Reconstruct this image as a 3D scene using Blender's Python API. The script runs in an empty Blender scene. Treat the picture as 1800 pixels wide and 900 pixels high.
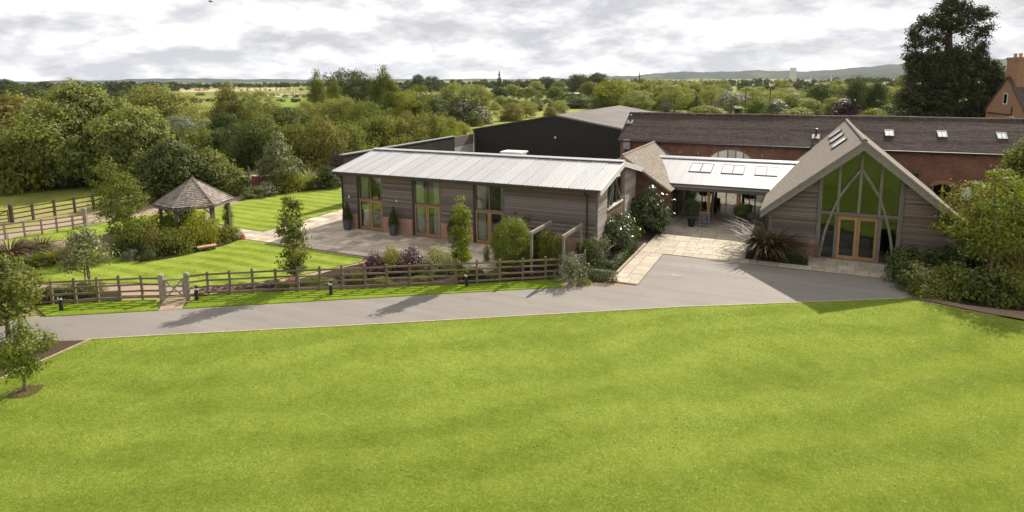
import bpy, bmesh, math, random
import numpy as np
from mathutils import Vector, Matrix
D = bpy.data
sc = bpy.context.scene
C = sc.collection
rad = math.radians

# ------------------------------------------------------------------ camera
# World frame: x runs along the long barn, y runs away from it, z up. Metres.
AZ = rad(25.4)                      # heading of the drone camera relative to the barn
CAM = np.array([28.36, -34.33, 10.5])
TH = math.atan(165 / 1088.0)        # pitch below the horizon
ROLL = rad(0.42)
FPX, PX, PY = 1088.0, 900.0, 305.0  # focal length and principal point on the 1800 px wide photograph
_f = np.array([-math.sin(AZ) * math.cos(TH), math.cos(AZ) * math.cos(TH), -math.sin(TH)])
_r = np.array([math.cos(AZ), math.sin(AZ), 0.0])
_u = np.cross(_r, _f)
_R = math.cos(ROLL) * _r - math.sin(ROLL) * _u
_U = math.sin(ROLL) * _r + math.cos(ROLL) * _u
cam_data = D.cameras.new('camera')
cam = D.objects.new('camera', cam_data)
C.objects.link(cam)
cam.matrix_world = Matrix(((_R[0], _U[0], -_f[0], CAM[0]), (_R[1], _U[1], -_f[1], CAM[1]),
                           (_R[2], _U[2], -_f[2], CAM[2]), (0, 0, 0, 1)))
cam_data.sensor_width = 36.0
cam_data.lens = 36.0 * FPX / 1800.0
cam_data.shift_y = -(450 - PY) / 1800.0
cam_data.clip_start = 0.5
cam_data.clip_end = 30000
sc.camera = cam

# ------------------------------------------------------------------ sky and sun
SUN_AZ, SUN_EL = rad(12.0), rad(37.0)     # from +y towards +x
sd = Vector((math.sin(SUN_AZ) * math.cos(SUN_EL), math.cos(SUN_AZ) * math.cos(SUN_EL), math.sin(SUN_EL)))
sun_data = D.lights.new('sun', 'SUN')
sun_data.energy = 4.1
sun_data.angle = rad(0.6)
sun_data.color = (1.0, 0.93, 0.82)
sun = D.objects.new('sun', sun_data)
C.objects.link(sun)
sun.rotation_euler = (-sd).to_track_quat('-Z', 'Y').to_euler()

sc.view_settings.view_transform = 'Standard'
sc.view_settings.look = 'None'
sc.view_settings.gamma = 1.0
sc.view_settings.use_curve_mapping = False
sc.view_settings.exposure = 0.95
sc.render.engine = 'CYCLES'
sc.cycles.use_denoising = True
sc.cycles.max_bounces = 8
sc.cycles.transparent_max_bounces = 12
sc.cycles.diffuse_bounces = 3
sc.cycles.glossy_bounces = 3
sc.cycles.caustics_reflective = False
sc.cycles.caustics_refractive = False
sc.cycles.sample_clamp_indirect = 6.0


class NT:
    """small node-tree helper"""
    def __init__(self, tree):
        self.t = tree
        tree.nodes.clear()

    def n(self, kind, ins=None, **props):
        nd = self.t.nodes.new(kind)
        for k, v in props.items():
            setattr(nd, k, v)
        for k, v in (ins or {}).items():
            s = nd.inputs[k]
            if isinstance(v, bpy.types.NodeSocket):
                self.t.links.new(v, s)
            else:
                if isinstance(v, (tuple, list)) and len(v) == 3 and s.type == 'RGBA':
                    v = (*v, 1.0)
                s.default_value = v
        return nd

    def math(self, op, a, b=None, c=None, clamp=False):
        ins = {0: a}
        if b is not None: ins[1] = b
        if c is not None: ins[2] = c
        return self.n('ShaderNodeMath', ins, operation=op, use_clamp=clamp).outputs[0]

    def vmath(self, op, a, b=None, out=0):
        ins = {0: a}
        if b is not None: ins[1] = b
        return self.n('ShaderNodeVectorMath', ins, operation=op).outputs[out]

    def mix(self, f, a, b, blend='MIX'):
        m = self.n('ShaderNodeMix', data_type='RGBA', blend_type=blend)
        for i, v in ((0, f), (6, a), (7, b)):
            s = m.inputs[i]
            if isinstance(v, bpy.types.NodeSocket):
                self.t.links.new(v, s)
            else:
                s.default_value = (*v, 1.0) if isinstance(v, (tuple, list)) and len(v) == 3 else v
        return m.outputs[2]

    def noise(self, vec, scale, detail=3.0, rough=0.55, dist=0.0, col=False):
        nd = self.n('ShaderNodeTexNoise', {'Scale': scale, 'Detail': detail, 'Roughness': rough, 'Distortion': dist})
        if vec is not None: self.t.links.new(vec, nd.inputs['Vector'])
        return nd.outputs['Color' if col else 'Fac']

    def ramp(self, f, stops, interp='LINEAR'):
        nd = self.n('ShaderNodeValToRGB', {0: f})
        cr = nd.color_ramp
        cr.interpolation = interp
        while len(cr.elements) < len(stops): cr.elements.new(0.5)
        for e, (p, c) in zip(cr.elements, stops):
            e.position = p
            e.color = (*c, 1.0) if isinstance(c, (tuple, list)) else (c, c, c, 1.0)
        return nd.outputs[0]

    def scale(self, vec, s):
        return self.n('ShaderNodeMapping', {'Vector': vec, 'Scale': s}).outputs[0]


world = D.worlds.new('World')
sc.world = world
world.use_nodes = True
w = NT(world.node_tree)
sky = w.n('ShaderNodeTexSky', sky_type='NISHITA', sun_disc=False, sun_elevation=SUN_EL, sun_rotation=SUN_AZ,
          air_density=1.0, dust_density=2.0)
gen = w.n('ShaderNodeTexCoord').outputs['Generated']
sep = w.n('ShaderNodeSeparateXYZ', {0: gen})
zc = w.math('ADD', w.math('MAXIMUM', sep.outputs[2], 0.0), 0.32)
cx = w.math('DIVIDE', sep.outputs[0], zc)
cy = w.math('DIVIDE', sep.outputs[1], zc)
cp = w.n('ShaderNodeCombineXYZ', {0: cx, 1: cy, 2: 3.7}).outputs[0]


def cloud_n(k):
    return w.noise(w.vmath('MULTIPLY', cp, (k, k, 1.0)), 4.4, 7.0, 0.58, 0.0)


up, down = cloud_n(0.955), cloud_n(1.03)
relief = w.math('SUBTRACT', down, up)                 # tops of the heaps face the light, bases lie in shade
wide = w.noise(cp, 1.4, 1.0, 0.5)
shade = w.math('ADD', w.math('MULTIPLY', relief, 1.9), w.math('ADD', w.math('MULTIPLY', down, -1.0), w.math('MULTIPLY', wide, -0.7)))
cl_t = w.math('ADD', shade, 1.36, clamp=True)
cloud = w.ramp(cl_t, [(0.26, (0.325, 0.328, 0.35)), (0.42, (0.42, 0.42, 0.437)), (0.54, (0.50, 0.495, 0.50)), (0.72, (0.66, 0.65, 0.635))])
cover = w.ramp(down, [(0.30, 0.88), (0.45, 1.0)])
skyc = w.mix(1.0, sky.outputs[0], (0.10, 0.10, 0.10), 'MULTIPLY')
col = w.mix(cover, skyc, cloud)
bg = w.n('ShaderNodeBackground', {'Color': col, 'Strength': 1.0})
w.n('ShaderNodeOutputWorld', {'Surface': bg.outputs[0]})


def ray(x, y):
    return _f + _R * (x - PX) / FPX - _U * (y - PY) / FPX


def G(x, y, z=0.0):
    """point of the photograph -> the place where that sight line meets the level z"""
    d = ray(x, y)
    p = CAM + d * ((z - CAM[2]) / d[2])
    return Vector(p)


def proj(p):
    v = np.array(p) - CAM
    zz = v @ _f
    return PX + FPX * (v @ _R) / zz, PY - FPX * (v @ _U) / zz


def height_at(p, ytop):
    lo, hi = -2.0, 120.0
    for _ in range(50):
        m = (lo + hi) / 2
        if proj((p[0], p[1], m))[1] > ytop: lo = m
        else: hi = m
    return lo


def depth(p):
    return float((np.array(p) - CAM) @ _f)


# ------------------------------------------------------------------ object helpers
def tag(o, label=None, cat=None, group=None, kind=None):
    if label: o['label'] = label
    if cat: o['category'] = cat
    if group: o['group'] = group
    if kind: o['kind'] = kind
    return o


def thing(name, label, cat, loc=(0, 0, 0), group=None, rz=0.0):
    o = D.objects.new(name, None)
    C.objects.link(o)
    o.location = loc
    o.rotation_euler = (0, 0, rz)
    o.empty_display_size = 0.2
    return tag(o, label, cat, group)


def mesh_obj(name, me, mat, parent=None, loc=None):
    o = D.objects.new(name, me)
    C.objects.link(o)
    if mat is not None and len(me.materials) == 0: me.materials.append(mat)
    if parent is not None: o.parent = parent
    if loc is not None: o.location = loc
    return o


class MB:
    """collects simple solids into one mesh"""
    def __init__(self):
        self.v, self.f = [], []

    def add(self, vs, fs):
        k = len(self.v)
        self.v += [tuple(p) for p in vs]
        self.f += [tuple(i + k for i in q) for q in fs]
        return self

    def box(self, x0, x1, y0, y1, z0, z1):
        vs = [(x0, y0, z0), (x1, y0, z0), (x1, y1, z0), (x0, y1, z0), (x0, y0, z1), (x1, y0, z1), (x1, y1, z1), (x0, y1, z1)]
        return self.add(vs, [(0, 3, 2, 1), (4, 5, 6, 7), (0, 1, 5, 4), (1, 2, 6, 5), (2, 3, 7, 6), (3, 0, 4, 7)])

    def extrude(self, poly, vec):
        """closed solid from a planar polygon swept along vec"""
        n = len(poly)
        a = [Vector(p) for p in poly]
        b = [p + Vector(vec) for p in a]
        fs = [tuple(range(n))[::-1], tuple(range(n, 2 * n))]
        fs += [(i, (i + 1) % n, n + (i + 1) % n, n + i) for i in range(n)]
        return self.add(a + b, fs)

    def beam(self, p, q, w_, h_, up=(0, 0, 1)):
        p, q = Vector(p), Vector(q)
        d = (q - p).normalized()
        s = d.cross(Vector(up))
        if s.length < 1e-4: s = d.cross(Vector((1, 0, 0)))
        s.normalize()
        u = s.cross(d)
        s, u = s * w_ / 2, u * h_ / 2
        return self.extrude([p - s - u, p + s - u, p + s + u, p - s + u], q - p)

    def tube(self, pts, radii, n=7, cap=True):
        pts = [Vector(p) for p in pts]
        k = len(self.v)
        for i, p in enumerate(pts):
            d = (pts[min(i + 1, len(pts) - 1)] - pts[max(i - 1, 0)]).normalized()
            s = d.cross(Vector((0.31, 0.95, 0.05)))
            if s.length < 0.05: s = d.cross(Vector((1, 0, 0)))
            s.normalize()
            u = s.cross(d)
            for j in range(n):
                a = 2 * math.pi * j / n
                self.v.append(tuple(p + (s * math.cos(a) + u * math.sin(a)) * radii[i]))
        for i in range(len(pts) - 1):
            for j in range(n):
                self.f.append((k + i * n + j, k + i * n + (j + 1) % n, k + (i + 1) * n + (j + 1) % n, k + (i + 1) * n + j))
        if cap:
            self.f.append(tuple(k + j for j in range(n))[::-1])
            self.f.append(tuple(k + (len(pts) - 1) * n + j for j in range(n)))
        return self

    def lathe(self, prof, n=14, c=(0, 0)):
        k = len(self.v)
        for r, z in prof:
            for j in range(n):
                a = 2 * math.pi * j / n
                self.v.append((c[0] + r * math.cos(a), c[1] + r * math.sin(a), z))
        for i in range(len(prof) - 1):
            for j in range(n):
                self.f.append((k + i * n + j, k + i * n + (j + 1) % n, k + (i + 1) * n + (j + 1) % n, k + (i + 1) * n + j))
        self.f.append(tuple(k + (len(prof) - 1) * n + j for j in range(n)))
        return self

    def mesh(self, name, mat, smooth=False):
        me = D.meshes.new(name)
        me.from_pydata(self.v, [], self.f)
        if smooth: me.polygons.foreach_set('use_smooth', [True] * len(me.polygons))
        me.materials.append(mat)
        me.update()
        return me

    def build(self, name, mat, parent=None, loc=None, smooth=False):
        return mesh_obj(name, self.mesh(name, mat, smooth), mat, parent, loc)


def copy_thing(root, loc=None, rz=None, scale=None, label=None, group=None):
    c = root.copy()
    C.objects.link(c)
    if loc is not None: c.location = loc
    if rz is not None: c.rotation_euler = (0, 0, rz)
    if scale is not None: c.scale = scale if isinstance(scale, tuple) else (scale,) * 3
    if label: c['label'] = label
    if group: c['group'] = group
    for ch in root.children:
        d = ch.copy()
        C.objects.link(d)
        d.parent = c
        for g in ch.children:
            e = g.copy()
            C.objects.link(e)
            e.parent = d
    return c


def clip_convex(poly, clip):
    """Sutherland-Hodgman in the plane; clip counter-clockwise"""
    out = list(poly)
    n = len(clip)
    for i in range(n):
        ax, ay = clip[i]
        bx, by = clip[(i + 1) % n]
        src, out = out, []
        if not src: return []
        side = lambda p: (bx - ax) * (p[1] - ay) - (by - ay) * (p[0] - ax)
        for j in range(len(src)):
            p, q = src[j], src[(j + 1) % len(src)]
            sp, sq = side(p), side(q)
            if sp >= 0: out.append(p)
            if (sp >= 0) != (sq >= 0):
                t = sp / (sp - sq)
                out.append((p[0] + (q[0] - p[0]) * t, p[1] + (q[1] - p[1]) * t))
    return out


def area2(p):
    return 0.5 * sum(p[i][0] * p[(i + 1) % len(p)][1] - p[(i + 1) % len(p)][0] * p[i][1] for i in range(len(p)))


# ------------------------------------------------------------------ materials
def new_mat(name):
    m = D.materials.new(name)
    m.use_nodes = True
    return m, NT(m.node_tree)


def finish(t, color, rough=0.8, bump=None, bump_s=0.3, bump_d=0.02, spec=0.35, metal=0.0, **extra):
    ins = {'Base Color': color, 'Roughness': rough, 'Metallic': metal, 'Specular IOR Level': spec}
    ins.update(extra)
    if bump is not None:
        ins['Normal'] = t.n('ShaderNodeBump', {'Height': bump, 'Strength': bump_s, 'Distance': bump_d}).outputs[0]
    b = t.n('ShaderNodeBsdfPrincipled', ins)
    t.n('ShaderNodeOutputMaterial', {'Surface': b.outputs[0]})


def simple(name, c1, c2=None, scale=3.0, rough=0.8, bump=0.2, spec=0.3, metal=0.0, stretch=(1, 1, 1), objvar=0.0, detail=5.0, bump_d=0.01):
    """two-tone noise material in object space, optional tone shift per object"""
    m, t = new_mat(name)
    c2 = c2 or tuple(x * 0.7 for x in c1)
    co = t.n('ShaderNodeTexCoord').outputs['Object']
    rnd = t.n('ShaderNodeObjectInfo').outputs['Random']
    off = t.n('ShaderNodeCombineXYZ', {0: t.math('MULTIPLY', rnd, 37.0), 1: t.math('MULTIPLY', rnd, 11.0), 2: 0.0}).outputs[0]
    v = t.scale(t.vmath('ADD', co, off), stretch)
    n1 = t.noise(v, scale, detail, 0.6)
    c = t.mix(t.ramp(n1, [(0.3, 0.0), (0.7, 1.0)]), c2, c1)
    if objvar:
        f = t.math('ADD', t.math('MULTIPLY', rnd, 2 * objvar), 1.0 - objvar)
        c = t.mix(1.0, c, t.n('ShaderNodeCombineColor', {0: f, 1: f, 2: f}).outputs[0], 'MULTIPLY')
    finish(t, c, rough, n1, bump, bump_d, spec, metal)
    return m


def grass_mat(name, c_lo, c_hi, stripe=None, stripe_w=0.7, stripe_amt=0.0, patch=1.0, fine=1.0, dry=(0.20, 0.19, 0.05), dry_amt=0.25):
    m, t = new_mat(name)
    pos = t.n('ShaderNodeNewGeometry').outputs['Position']
    n_f = t.noise(pos, 34.0, 4.0, 0.75)
    n_ff = t.noise(t.scale(pos, (1, 1, 1)), 9.0, 5.0, 0.7)
    n_m = t.noise(pos, 1.6, 5.0, 0.62)
    n_l = t.noise(pos, 0.22, 4.0, 0.55)
    f = t.math('ADD', t.math('MULTIPLY', n_f, 0.42 * fine), t.math('ADD', t.math('MULTIPLY', n_ff, 0.55 * fine), t.math('ADD', t.math('MULTIPLY', n_m, 0.38 * patch), t.math('MULTIPLY', n_l, 0.42 * patch))))
    f = t.math('MULTIPLY', f, 1.0 / (0.97 * fine + 0.80 * patch))
    if stripe is not None:
        dx, dy, wob = stripe
        sx = t.n('ShaderNodeSeparateXYZ', {0: pos})
        wv = t.math('ADD', t.math('MULTIPLY', sx.outputs[0], dx), t.math('MULTIPLY', sx.outputs[1], dy))
        wv = t.math('ADD', wv, t.math('MULTIPLY', t.noise(pos, 0.13, 2.0, 0.4), wob))
        s = t.math('SINE', t.math('MULTIPLY', wv, math.pi / stripe_w))
        s = t.math('MULTIPLY', t.math('MULTIPLY', s, 2.2), 1.0)
        s = t.math('MAXIMUM', t.math('MINIMUM', s, 1.0), -1.0)
        s = t.math('MULTIPLY', s, t.ramp(t.noise(pos, 0.35, 2.0, 0.5), [(0.3, 0.35), (0.65, 1.0)]))
        f = t.math('ADD', f, t.math('MULTIPLY', s, stripe_amt))  # mown stripes: sheen of the grass lean put into the colour
    c = t.ramp(f, [(0.33, tuple(x * 0.55 for x in c_lo)), (0.455, c_lo), (0.545, c_hi), (0.67, tuple(x * 1.3 for x in c_hi))])
    dm = t.math('MULTIPLY', t.ramp(t.noise(pos, 0.8, 6.0, 0.68), [(0.52, 0.0), (0.75, 1.0)]), dry_amt)
    c = t.mix(dm, c, dry)
    # worm casts and little bare spots
    sp = t.ramp(t.noise(pos, 4.3, 2.0, 0.5), [(0.735, 0.0), (0.76, 1.0)])
    c = t.mix(t.math('MULTIPLY', sp, 0.75), c, (0.07, 0.075, 0.02))
    h = t.math('ADD', t.math('MULTIPLY', n_f, 0.5), n_ff)
    finish(t, c, 0.9, h, 0.8, 0.06, 0.06)
    return m


M = {}
M['lawn'] = grass_mat('lawn_grass', (0.142, 0.190, 0.023), (0.208, 0.260, 0.044), stripe=(-0.62, 0.78, 6.0), stripe_w=1.25, stripe_amt=0.022, patch=1.25, fine=1.5, dry_amt=0.1)
M['garden_lawn'] = grass_mat('garden_grass', (0.150, 0.200, 0.020), (0.235, 0.290, 0.042), stripe=(0.02, 1.0, 1.8), stripe_w=0.62, stripe_amt=0.042, patch=0.5, fine=0.6, dry_amt=0.08)
M['verge'] = grass_mat('verge_grass', (0.12, 0.18, 0.010), (0.18, 0.25, 0.02), dry_amt=0.15)
M['meadow'] = grass_mat('meadow_grass', (0.17, 0.19, 0.035), (0.27, 0.27, 0.07), patch=1.4, dry=(0.30, 0.26, 0.10), dry_amt=0.7)


def ground_mat():
    m, t = new_mat('countryside')
    pos = t.n('ShaderNodeNewGeometry').outputs['Position']
    vo = t.n('ShaderNodeTexVoronoi', {'Vector': pos, 'Scale': 0.0052, 'Randomness': 0.9}, feature='F1')
    r = t.n('ShaderNodeSeparateColor', {0: vo.outputs['Color']}).outputs[0]
    c = t.ramp(r, [(0.0, (0.14, 0.175, 0.03)), (0.45, (0.17, 0.20, 0.035)), (0.62, (0.26, 0.22, 0.09)), (0.8, (0.12, 0.16, 0.03)), (0.93, (0.30, 0.25, 0.11))], 'CONSTANT')
    n = t.noise(pos, 0.06, 6.0, 0.65)
    c = t.mix(t.ramp(n, [(0.35, 0.0), (0.7, 0.55)]), c, (0.11, 0.12, 0.03))
    n2 = t.noise(pos, 0.9, 5.0, 0.7)
    c = t.mix(t.math('MULTIPLY', n2, 0.35), c, (0.24, 0.24, 0.07))
    finish(t, c, 0.9, n2, 0.3, 0.1, 0.1)
    return m


M['ground'] = ground_mat()


def asphalt():
    m, t = new_mat('pale_tarmac')
    pos = t.n('ShaderNodeNewGeometry').outputs['Position']
    g1 = t.noise(pos, 55.0, 3.0, 0.7)
    g2 = t.noise(pos, 0.5, 5.0, 0.6)
    g3 = t.noise(t.n('ShaderNodeMapping', {'Vector': pos, 'Rotation': (0, 0, rad(-33)), 'Scale': (0.16, 1.6, 1)}).outputs[0], 0.9, 4.0, 0.6)
    c = t.ramp(g1, [(0.25, (0.118, 0.106, 0.094)), (0.75, (0.252, 0.224, 0.192))])
    c = t.mix(t.ramp(g2, [(0.35, 0.0), (0.7, 0.5)]), c, (0.214, 0.190, 0.163))
    c = t.mix(t.ramp(g3, [(0.5, 0.0), (0.72, 0.45)]), c, (0.118, 0.107, 0.106))
    # tyre-polished lanes, stains and repaired patches
    mp = t.n('ShaderNodeMapping', {'Vector': pos, 'Rotation': (0, 0, rad(-31.5)), 'Scale': (0.05, 1.0, 1)}).outputs[0]
    g4 = t.noise(mp, 1.1, 3.0, 0.5)
    c = t.mix(t.ramp(g4, [(0.50, 0.0), (0.70, 0.3)]), c, (0.27, 0.24, 0.22))
    st = t.noise(pos, 0.8, 5.0, 0.7)
    c = t.mix(t.ramp(st, [(0.60, 0.0), (0.72, 0.55)]), c, (0.10, 0.090, 0.085))
    chips = t.noise(pos, 16.0, 2.0, 0.5)
    c = t.mix(t.ramp(chips, [(0.70, 0.0), (0.75, 0.7)]), c, (0.33, 0.29, 0.25))
    finish(t, c, 0.82, g1, 0.35, 0.01, 0.35)
    return m


M['road'] = asphalt()
M['gravel'] = simple('hoggin_gravel', (0.36, 0.27, 0.20), (0.24, 0.17, 0.12), 14.0, 0.95, 0.5, 0.1)
M['mortar'] = simple('joint_sand', (0.20, 0.165, 0.13), (0.13, 0.11, 0.085), 20.0, 0.95, 0.3, 0.1)
M['flag'] = simple('sandstone_flag', (0.54, 0.45, 0.35), (0.38, 0.305, 0.23), 2.2, 0.8, 0.25, 0.3, objvar=0.34)
M['flag2'] = simple('pale_sandstone_flag', (0.44, 0.38, 0.295), (0.315, 0.263, 0.20), 2.0, 0.8, 0.25, 0.3, objvar=0.16)
M['bark'] = simple('bark_mulch', (0.12, 0.075, 0.052), (0.035, 0.022, 0.016), 26.0, 0.95, 1.0, 0.1, bump_d=0.05)
M['bark_pale'] = simple('pale_bark', (0.33, 0.24, 0.16), (0.13, 0.085, 0.055), 16.0, 0.95, 1.0, 0.1, bump_d=0.05)
M['soil'] = simple('bed_soil', (0.055, 0.038, 0.027), (0.025, 0.018, 0.013), 18.0, 0.95, 0.9, 0.1, bump_d=0.05)
M['edging'] = simple('timber_edging', (0.43, 0.36, 0.25), (0.28, 0.23, 0.155), 5.0, 0.85, 0.2, 0.2)
M['track'] = simple('concrete_track', (0.30, 0.27, 0.25), (0.20, 0.18, 0.165), 2.0, 0.9, 0.3, 0.2)
M['board'] = simple('weathered_larch', (0.235, 0.195, 0.172), (0.125, 0.102, 0.093), 5.0, 0.85, 0.4, 0.2, stretch=(0.5, 0.35, 7.0), objvar=0.36, detail=6.0)
M['board_warm'] = simple('sheltered_larch', (0.235, 0.165, 0.115), (0.14, 0.10, 0.076), 5.0, 0.85, 0.4, 0.2, stretch=(0.35, 0.35, 9.0), objvar=0.25, detail=6.0)
M['board_sunlit'] = simple('sunlit_larch', (0.46, 0.40, 0.345), (0.30, 0.255, 0.22), 5.0, 0.85, 0.4, 0.2, stretch=(0.4, 0.4, 9.0), objvar=0.2, detail=6.0)  # same larch as the front, grazing sun put into the colour
M['oak'] = simple('fresh_oak_joinery', (0.35, 0.20, 0.085), (0.235, 0.13, 0.055), 4.0, 0.55, 0.2, 0.4, stretch=(4, 4, 0.5), objvar=0.1)
M['oak_grey'] = simple('weathered_oak', (0.19, 0.165, 0.14), (0.11, 0.095, 0.082), 4.0, 0.85, 0.35, 0.2, stretch=(4, 4, 0.6), objvar=0.12)
M['oak_pale'] = simple('pale_oak_brace', (0.25, 0.215, 0.175), (0.15, 0.128, 0.105), 4.0, 0.85, 0.3, 0.2, stretch=(3, 3, 0.8), objvar=0.1)
M['barge'] = simple('silver_oak_barge', (0.245, 0.215, 0.185), (0.165, 0.145, 0.125), 3.0, 0.85, 0.3, 0.2, stretch=(0.8, 4, 4), objvar=0.06)
M['fence'] = simple('fence_softwood', (0.235, 0.185, 0.12), (0.13, 0.10, 0.062), 6.0, 0.88, 0.4, 0.2, stretch=(2, 2, 2), objvar=0.2)
M['fence_pale'] = simple('silvered_gate_post', (0.36, 0.31, 0.25), (0.21, 0.18, 0.14), 6.0, 0.88, 0.4, 0.2, objvar=0.1)
M['fence_dark'] = simple('old_field_fence', (0.115, 0.088, 0.062), (0.06, 0.047, 0.034), 6.0, 0.9, 0.4, 0.15, objvar=0.2)
M['black_paint'] = simple('black_powder_coat', (0.022, 0.022, 0.024), (0.014, 0.014, 0.015), 8.0, 0.5, 0.05, 0.4)
M['dark_metal'] = simple('dark_grey_metal', (0.055, 0.05, 0.052), (0.04, 0.037, 0.038), 3.0, 0.5, 0.05, 0.4)
M['white_paint'] = simple('white_paint', (0.72, 0.70, 0.66), (0.60, 0.58, 0.54), 2.0, 0.6, 0.05, 0.4)
M['lead'] = simple('lead_flashing', (0.30, 0.29, 0.31), (0.20, 0.195, 0.21), 4.0, 0.55, 0.2, 0.4)
M['zinc'] = simple('zinc_roof', (0.44, 0.437, 0.432), (0.395, 0.392, 0.387), 1.2, 0.5, 0.05, 0.5, metal=0.25, stretch=(3.5, 0.22, 0.22), objvar=0.08)
M['zinc_link'] = simple('pale_zinc_roof', (0.36, 0.357, 0.362), (0.305, 0.302, 0.305), 0.9, 0.55, 0.05, 0.4, metal=0.15, stretch=(1, 0.25, 0.25), objvar=0.06)
M['interior'] = simple('dark_interior', (0.085, 0.075, 0.068), (0.06, 0.053, 0.048), 1.0, 0.9, 0.0, 0.2)
M['interior_pale'] = simple('plaster_interior', (0.60, 0.54, 0.45), (0.52, 0.47, 0.39), 1.0, 0.9, 0.0, 0.2)
M['interior_floor'] = simple('stone_floor_interior', (0.42, 0.33, 0.24), (0.30, 0.23, 0.16), 1.5, 0.35, 0.05, 0.5)
M['curtain'] = simple('pale_curtain', (0.80, 0.78, 0.73), (0.7, 0.68, 0.64), 3.0, 0.9, 0.1, 0.1)
M['planter'] = simple('grey_planter', (0.10, 0.10, 0.105), (0.06, 0.06, 0.065), 4.0, 0.6, 0.1, 0.3)
M['terracotta'] = simple('terracotta_plank', (0.50, 0.30, 0.18), (0.38, 0.22, 0.13), 5.0, 0.75, 0.15, 0.3)
M['slate'] = simple('chalkboard', (0.035, 0.04, 0.05), (0.025, 0.03, 0.035), 12.0, 0.8, 0.05, 0.2)
M['chalk'] = simple('chalk', (0.55, 0.56, 0.62), (0.4, 0.4, 0.45), 20.0, 0.9, 0.0, 0.1)
M['bark_trunk'] = simple('tree_bark', (0.13, 0.10, 0.075), (0.06, 0.045, 0.035), 9.0, 0.95, 0.8, 0.1, stretch=(3, 3, 0.6), bump_d=0.03)
M['bark_red'] = simple('redwood_bark', (0.12, 0.065, 0.045), (0.05, 0.03, 0.022), 3.0, 0.95, 0.8, 0.1, stretch=(3, 3, 0.4), bump_d=0.05)
M['bark_light'] = simple('sapling_bark', (0.30, 0.22, 0.14), (0.18, 0.13, 0.085), 12.0, 0.9, 0.4, 0.1, stretch=(3, 3, 0.6))


def brick_mat(name, c1, c2, mortar, bw=0.225, bh=0.075, vary=0.5, stain=(0.10, 0.06, 0.045)):
    m, t = new_mat(name)
    geo = t.n('ShaderNodeNewGeometry')
    s = t.n('ShaderNodeSeparateXYZ', {0: geo.outputs['Position']})
    v = t.n('ShaderNodeCombineXYZ', {0: t.math('ADD', s.outputs[0], s.outputs[1]), 1: s.outputs[2], 2: 0.0}).outputs[0]
    b = t.n('ShaderNodeTexBrick', {'Vector': v, 'Color1': c1, 'Color2': c2, 'Mortar': mortar, 'Scale': 1.0, 'Mortar Size': 0.007,
                                   'Mortar Smooth': 0.2, 'Bias': -0.1, 'Brick Width': bw, 'Row Height': bh})
    n1 = t.noise(v, 1.1, 5.0, 0.65)
    n2 = t.noise(v, 9.0, 3.0, 0.6)
    c = t.mix(t.ramp(n1, [(0.42, 0.0), (0.72, vary)]), b.outputs['Color'], stain)
    c = t.mix(t.math('MULTIPLY', t.ramp(n2, [(0.55, 0.0), (0.75, 1.0)]), 0.35), c, (0.42, 0.27, 0.19))
    finish(t, c, 0.9, t.math('SUBTRACT', n2, t.math('MULTIPLY', b.outputs['Fac'], 1.2)), 0.5, 0.012, 0.15)
    return m


M['brick'] = brick_mat('red_brick_old', (0.29, 0.125, 0.075), (0.185, 0.075, 0.05), (0.25, 0.19, 0.145), vary=0.7)
M['brick_new'] = brick_mat('soft_red_brick', (0.43, 0.235, 0.165), (0.32, 0.16, 0.11), (0.38, 0.31, 0.25), vary=0.3)
M['brick_house'] = brick_mat('house_brick', (0.34, 0.185, 0.115), (0.25, 0.13, 0.08), (0.36, 0.27, 0.2), vary=0.25)


def tile_mat(name, cols, ax, cosang, tw=0.17, th=0.10, moss=(0.11, 0.10, 0.05), moss_amt=0.3, lich=(0.34, 0.30, 0.25), lich_amt=0.35, bump=0.6):
    """clay tiles; ax 0: courses run along x (slope in y), 1: courses along y"""
    m, t = new_mat(name)
    pos = t.n('ShaderNodeNewGeometry').outputs['Position']
    s = t.n('ShaderNodeSeparateXYZ', {0: pos})
    u, vv = (s.outputs[0], s.outputs[1]) if ax == 0 else (s.outputs[1], s.outputs[0])
    v = t.n('ShaderNodeCombineXYZ', {0: u, 1: t.math('DIVIDE', vv, cosang), 2: 0.0}).outputs[0]
    b = t.n('ShaderNodeTexBrick', {'Vector': v, 'Color1': (0, 0, 0), 'Color2': (1, 1, 1), 'Mortar': (0, 0, 0), 'Scale': 1.0,
                                   'Mortar Size': 0.008, 'Mortar Smooth': 0.3, 'Brick Width': tw, 'Row Height': th})
    f = t.n('ShaderNodeSeparateColor', {0: b.outputs['Color']}).outputs[0]
    n0 = t.noise(v, 3.5, 4.0, 0.7)
    c = t.ramp(t.math('ADD', t.math('MULTIPLY', f, 0.55), t.math('MULTIPLY', n0, 0.45)), [(0.1, cols[0]), (0.5, cols[1]), (0.9, cols[2])])
    n1 = t.noise(v, 0.45, 5.0, 0.65)
    c = t.mix(t.ramp(n1, [(0.45, 0.0), (0.75, moss_amt)]), c, moss)
    nl = t.noise(t.scale(v, (0.6, 2.0, 1.0)), 2.2, 6.0, 0.72)
    c = t.mix(t.ramp(nl, [(0.56, 0.0), (0.72, lich_amt)]), c, lich)
    h = t.math('SUBTRACT', t.math('ADD', f, n0), t.math('MULTIPLY', b.outputs['Fac'], 1.3))
    finish(t, c, 0.85, h, bump, 0.02, 0.25)
    return m


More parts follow.
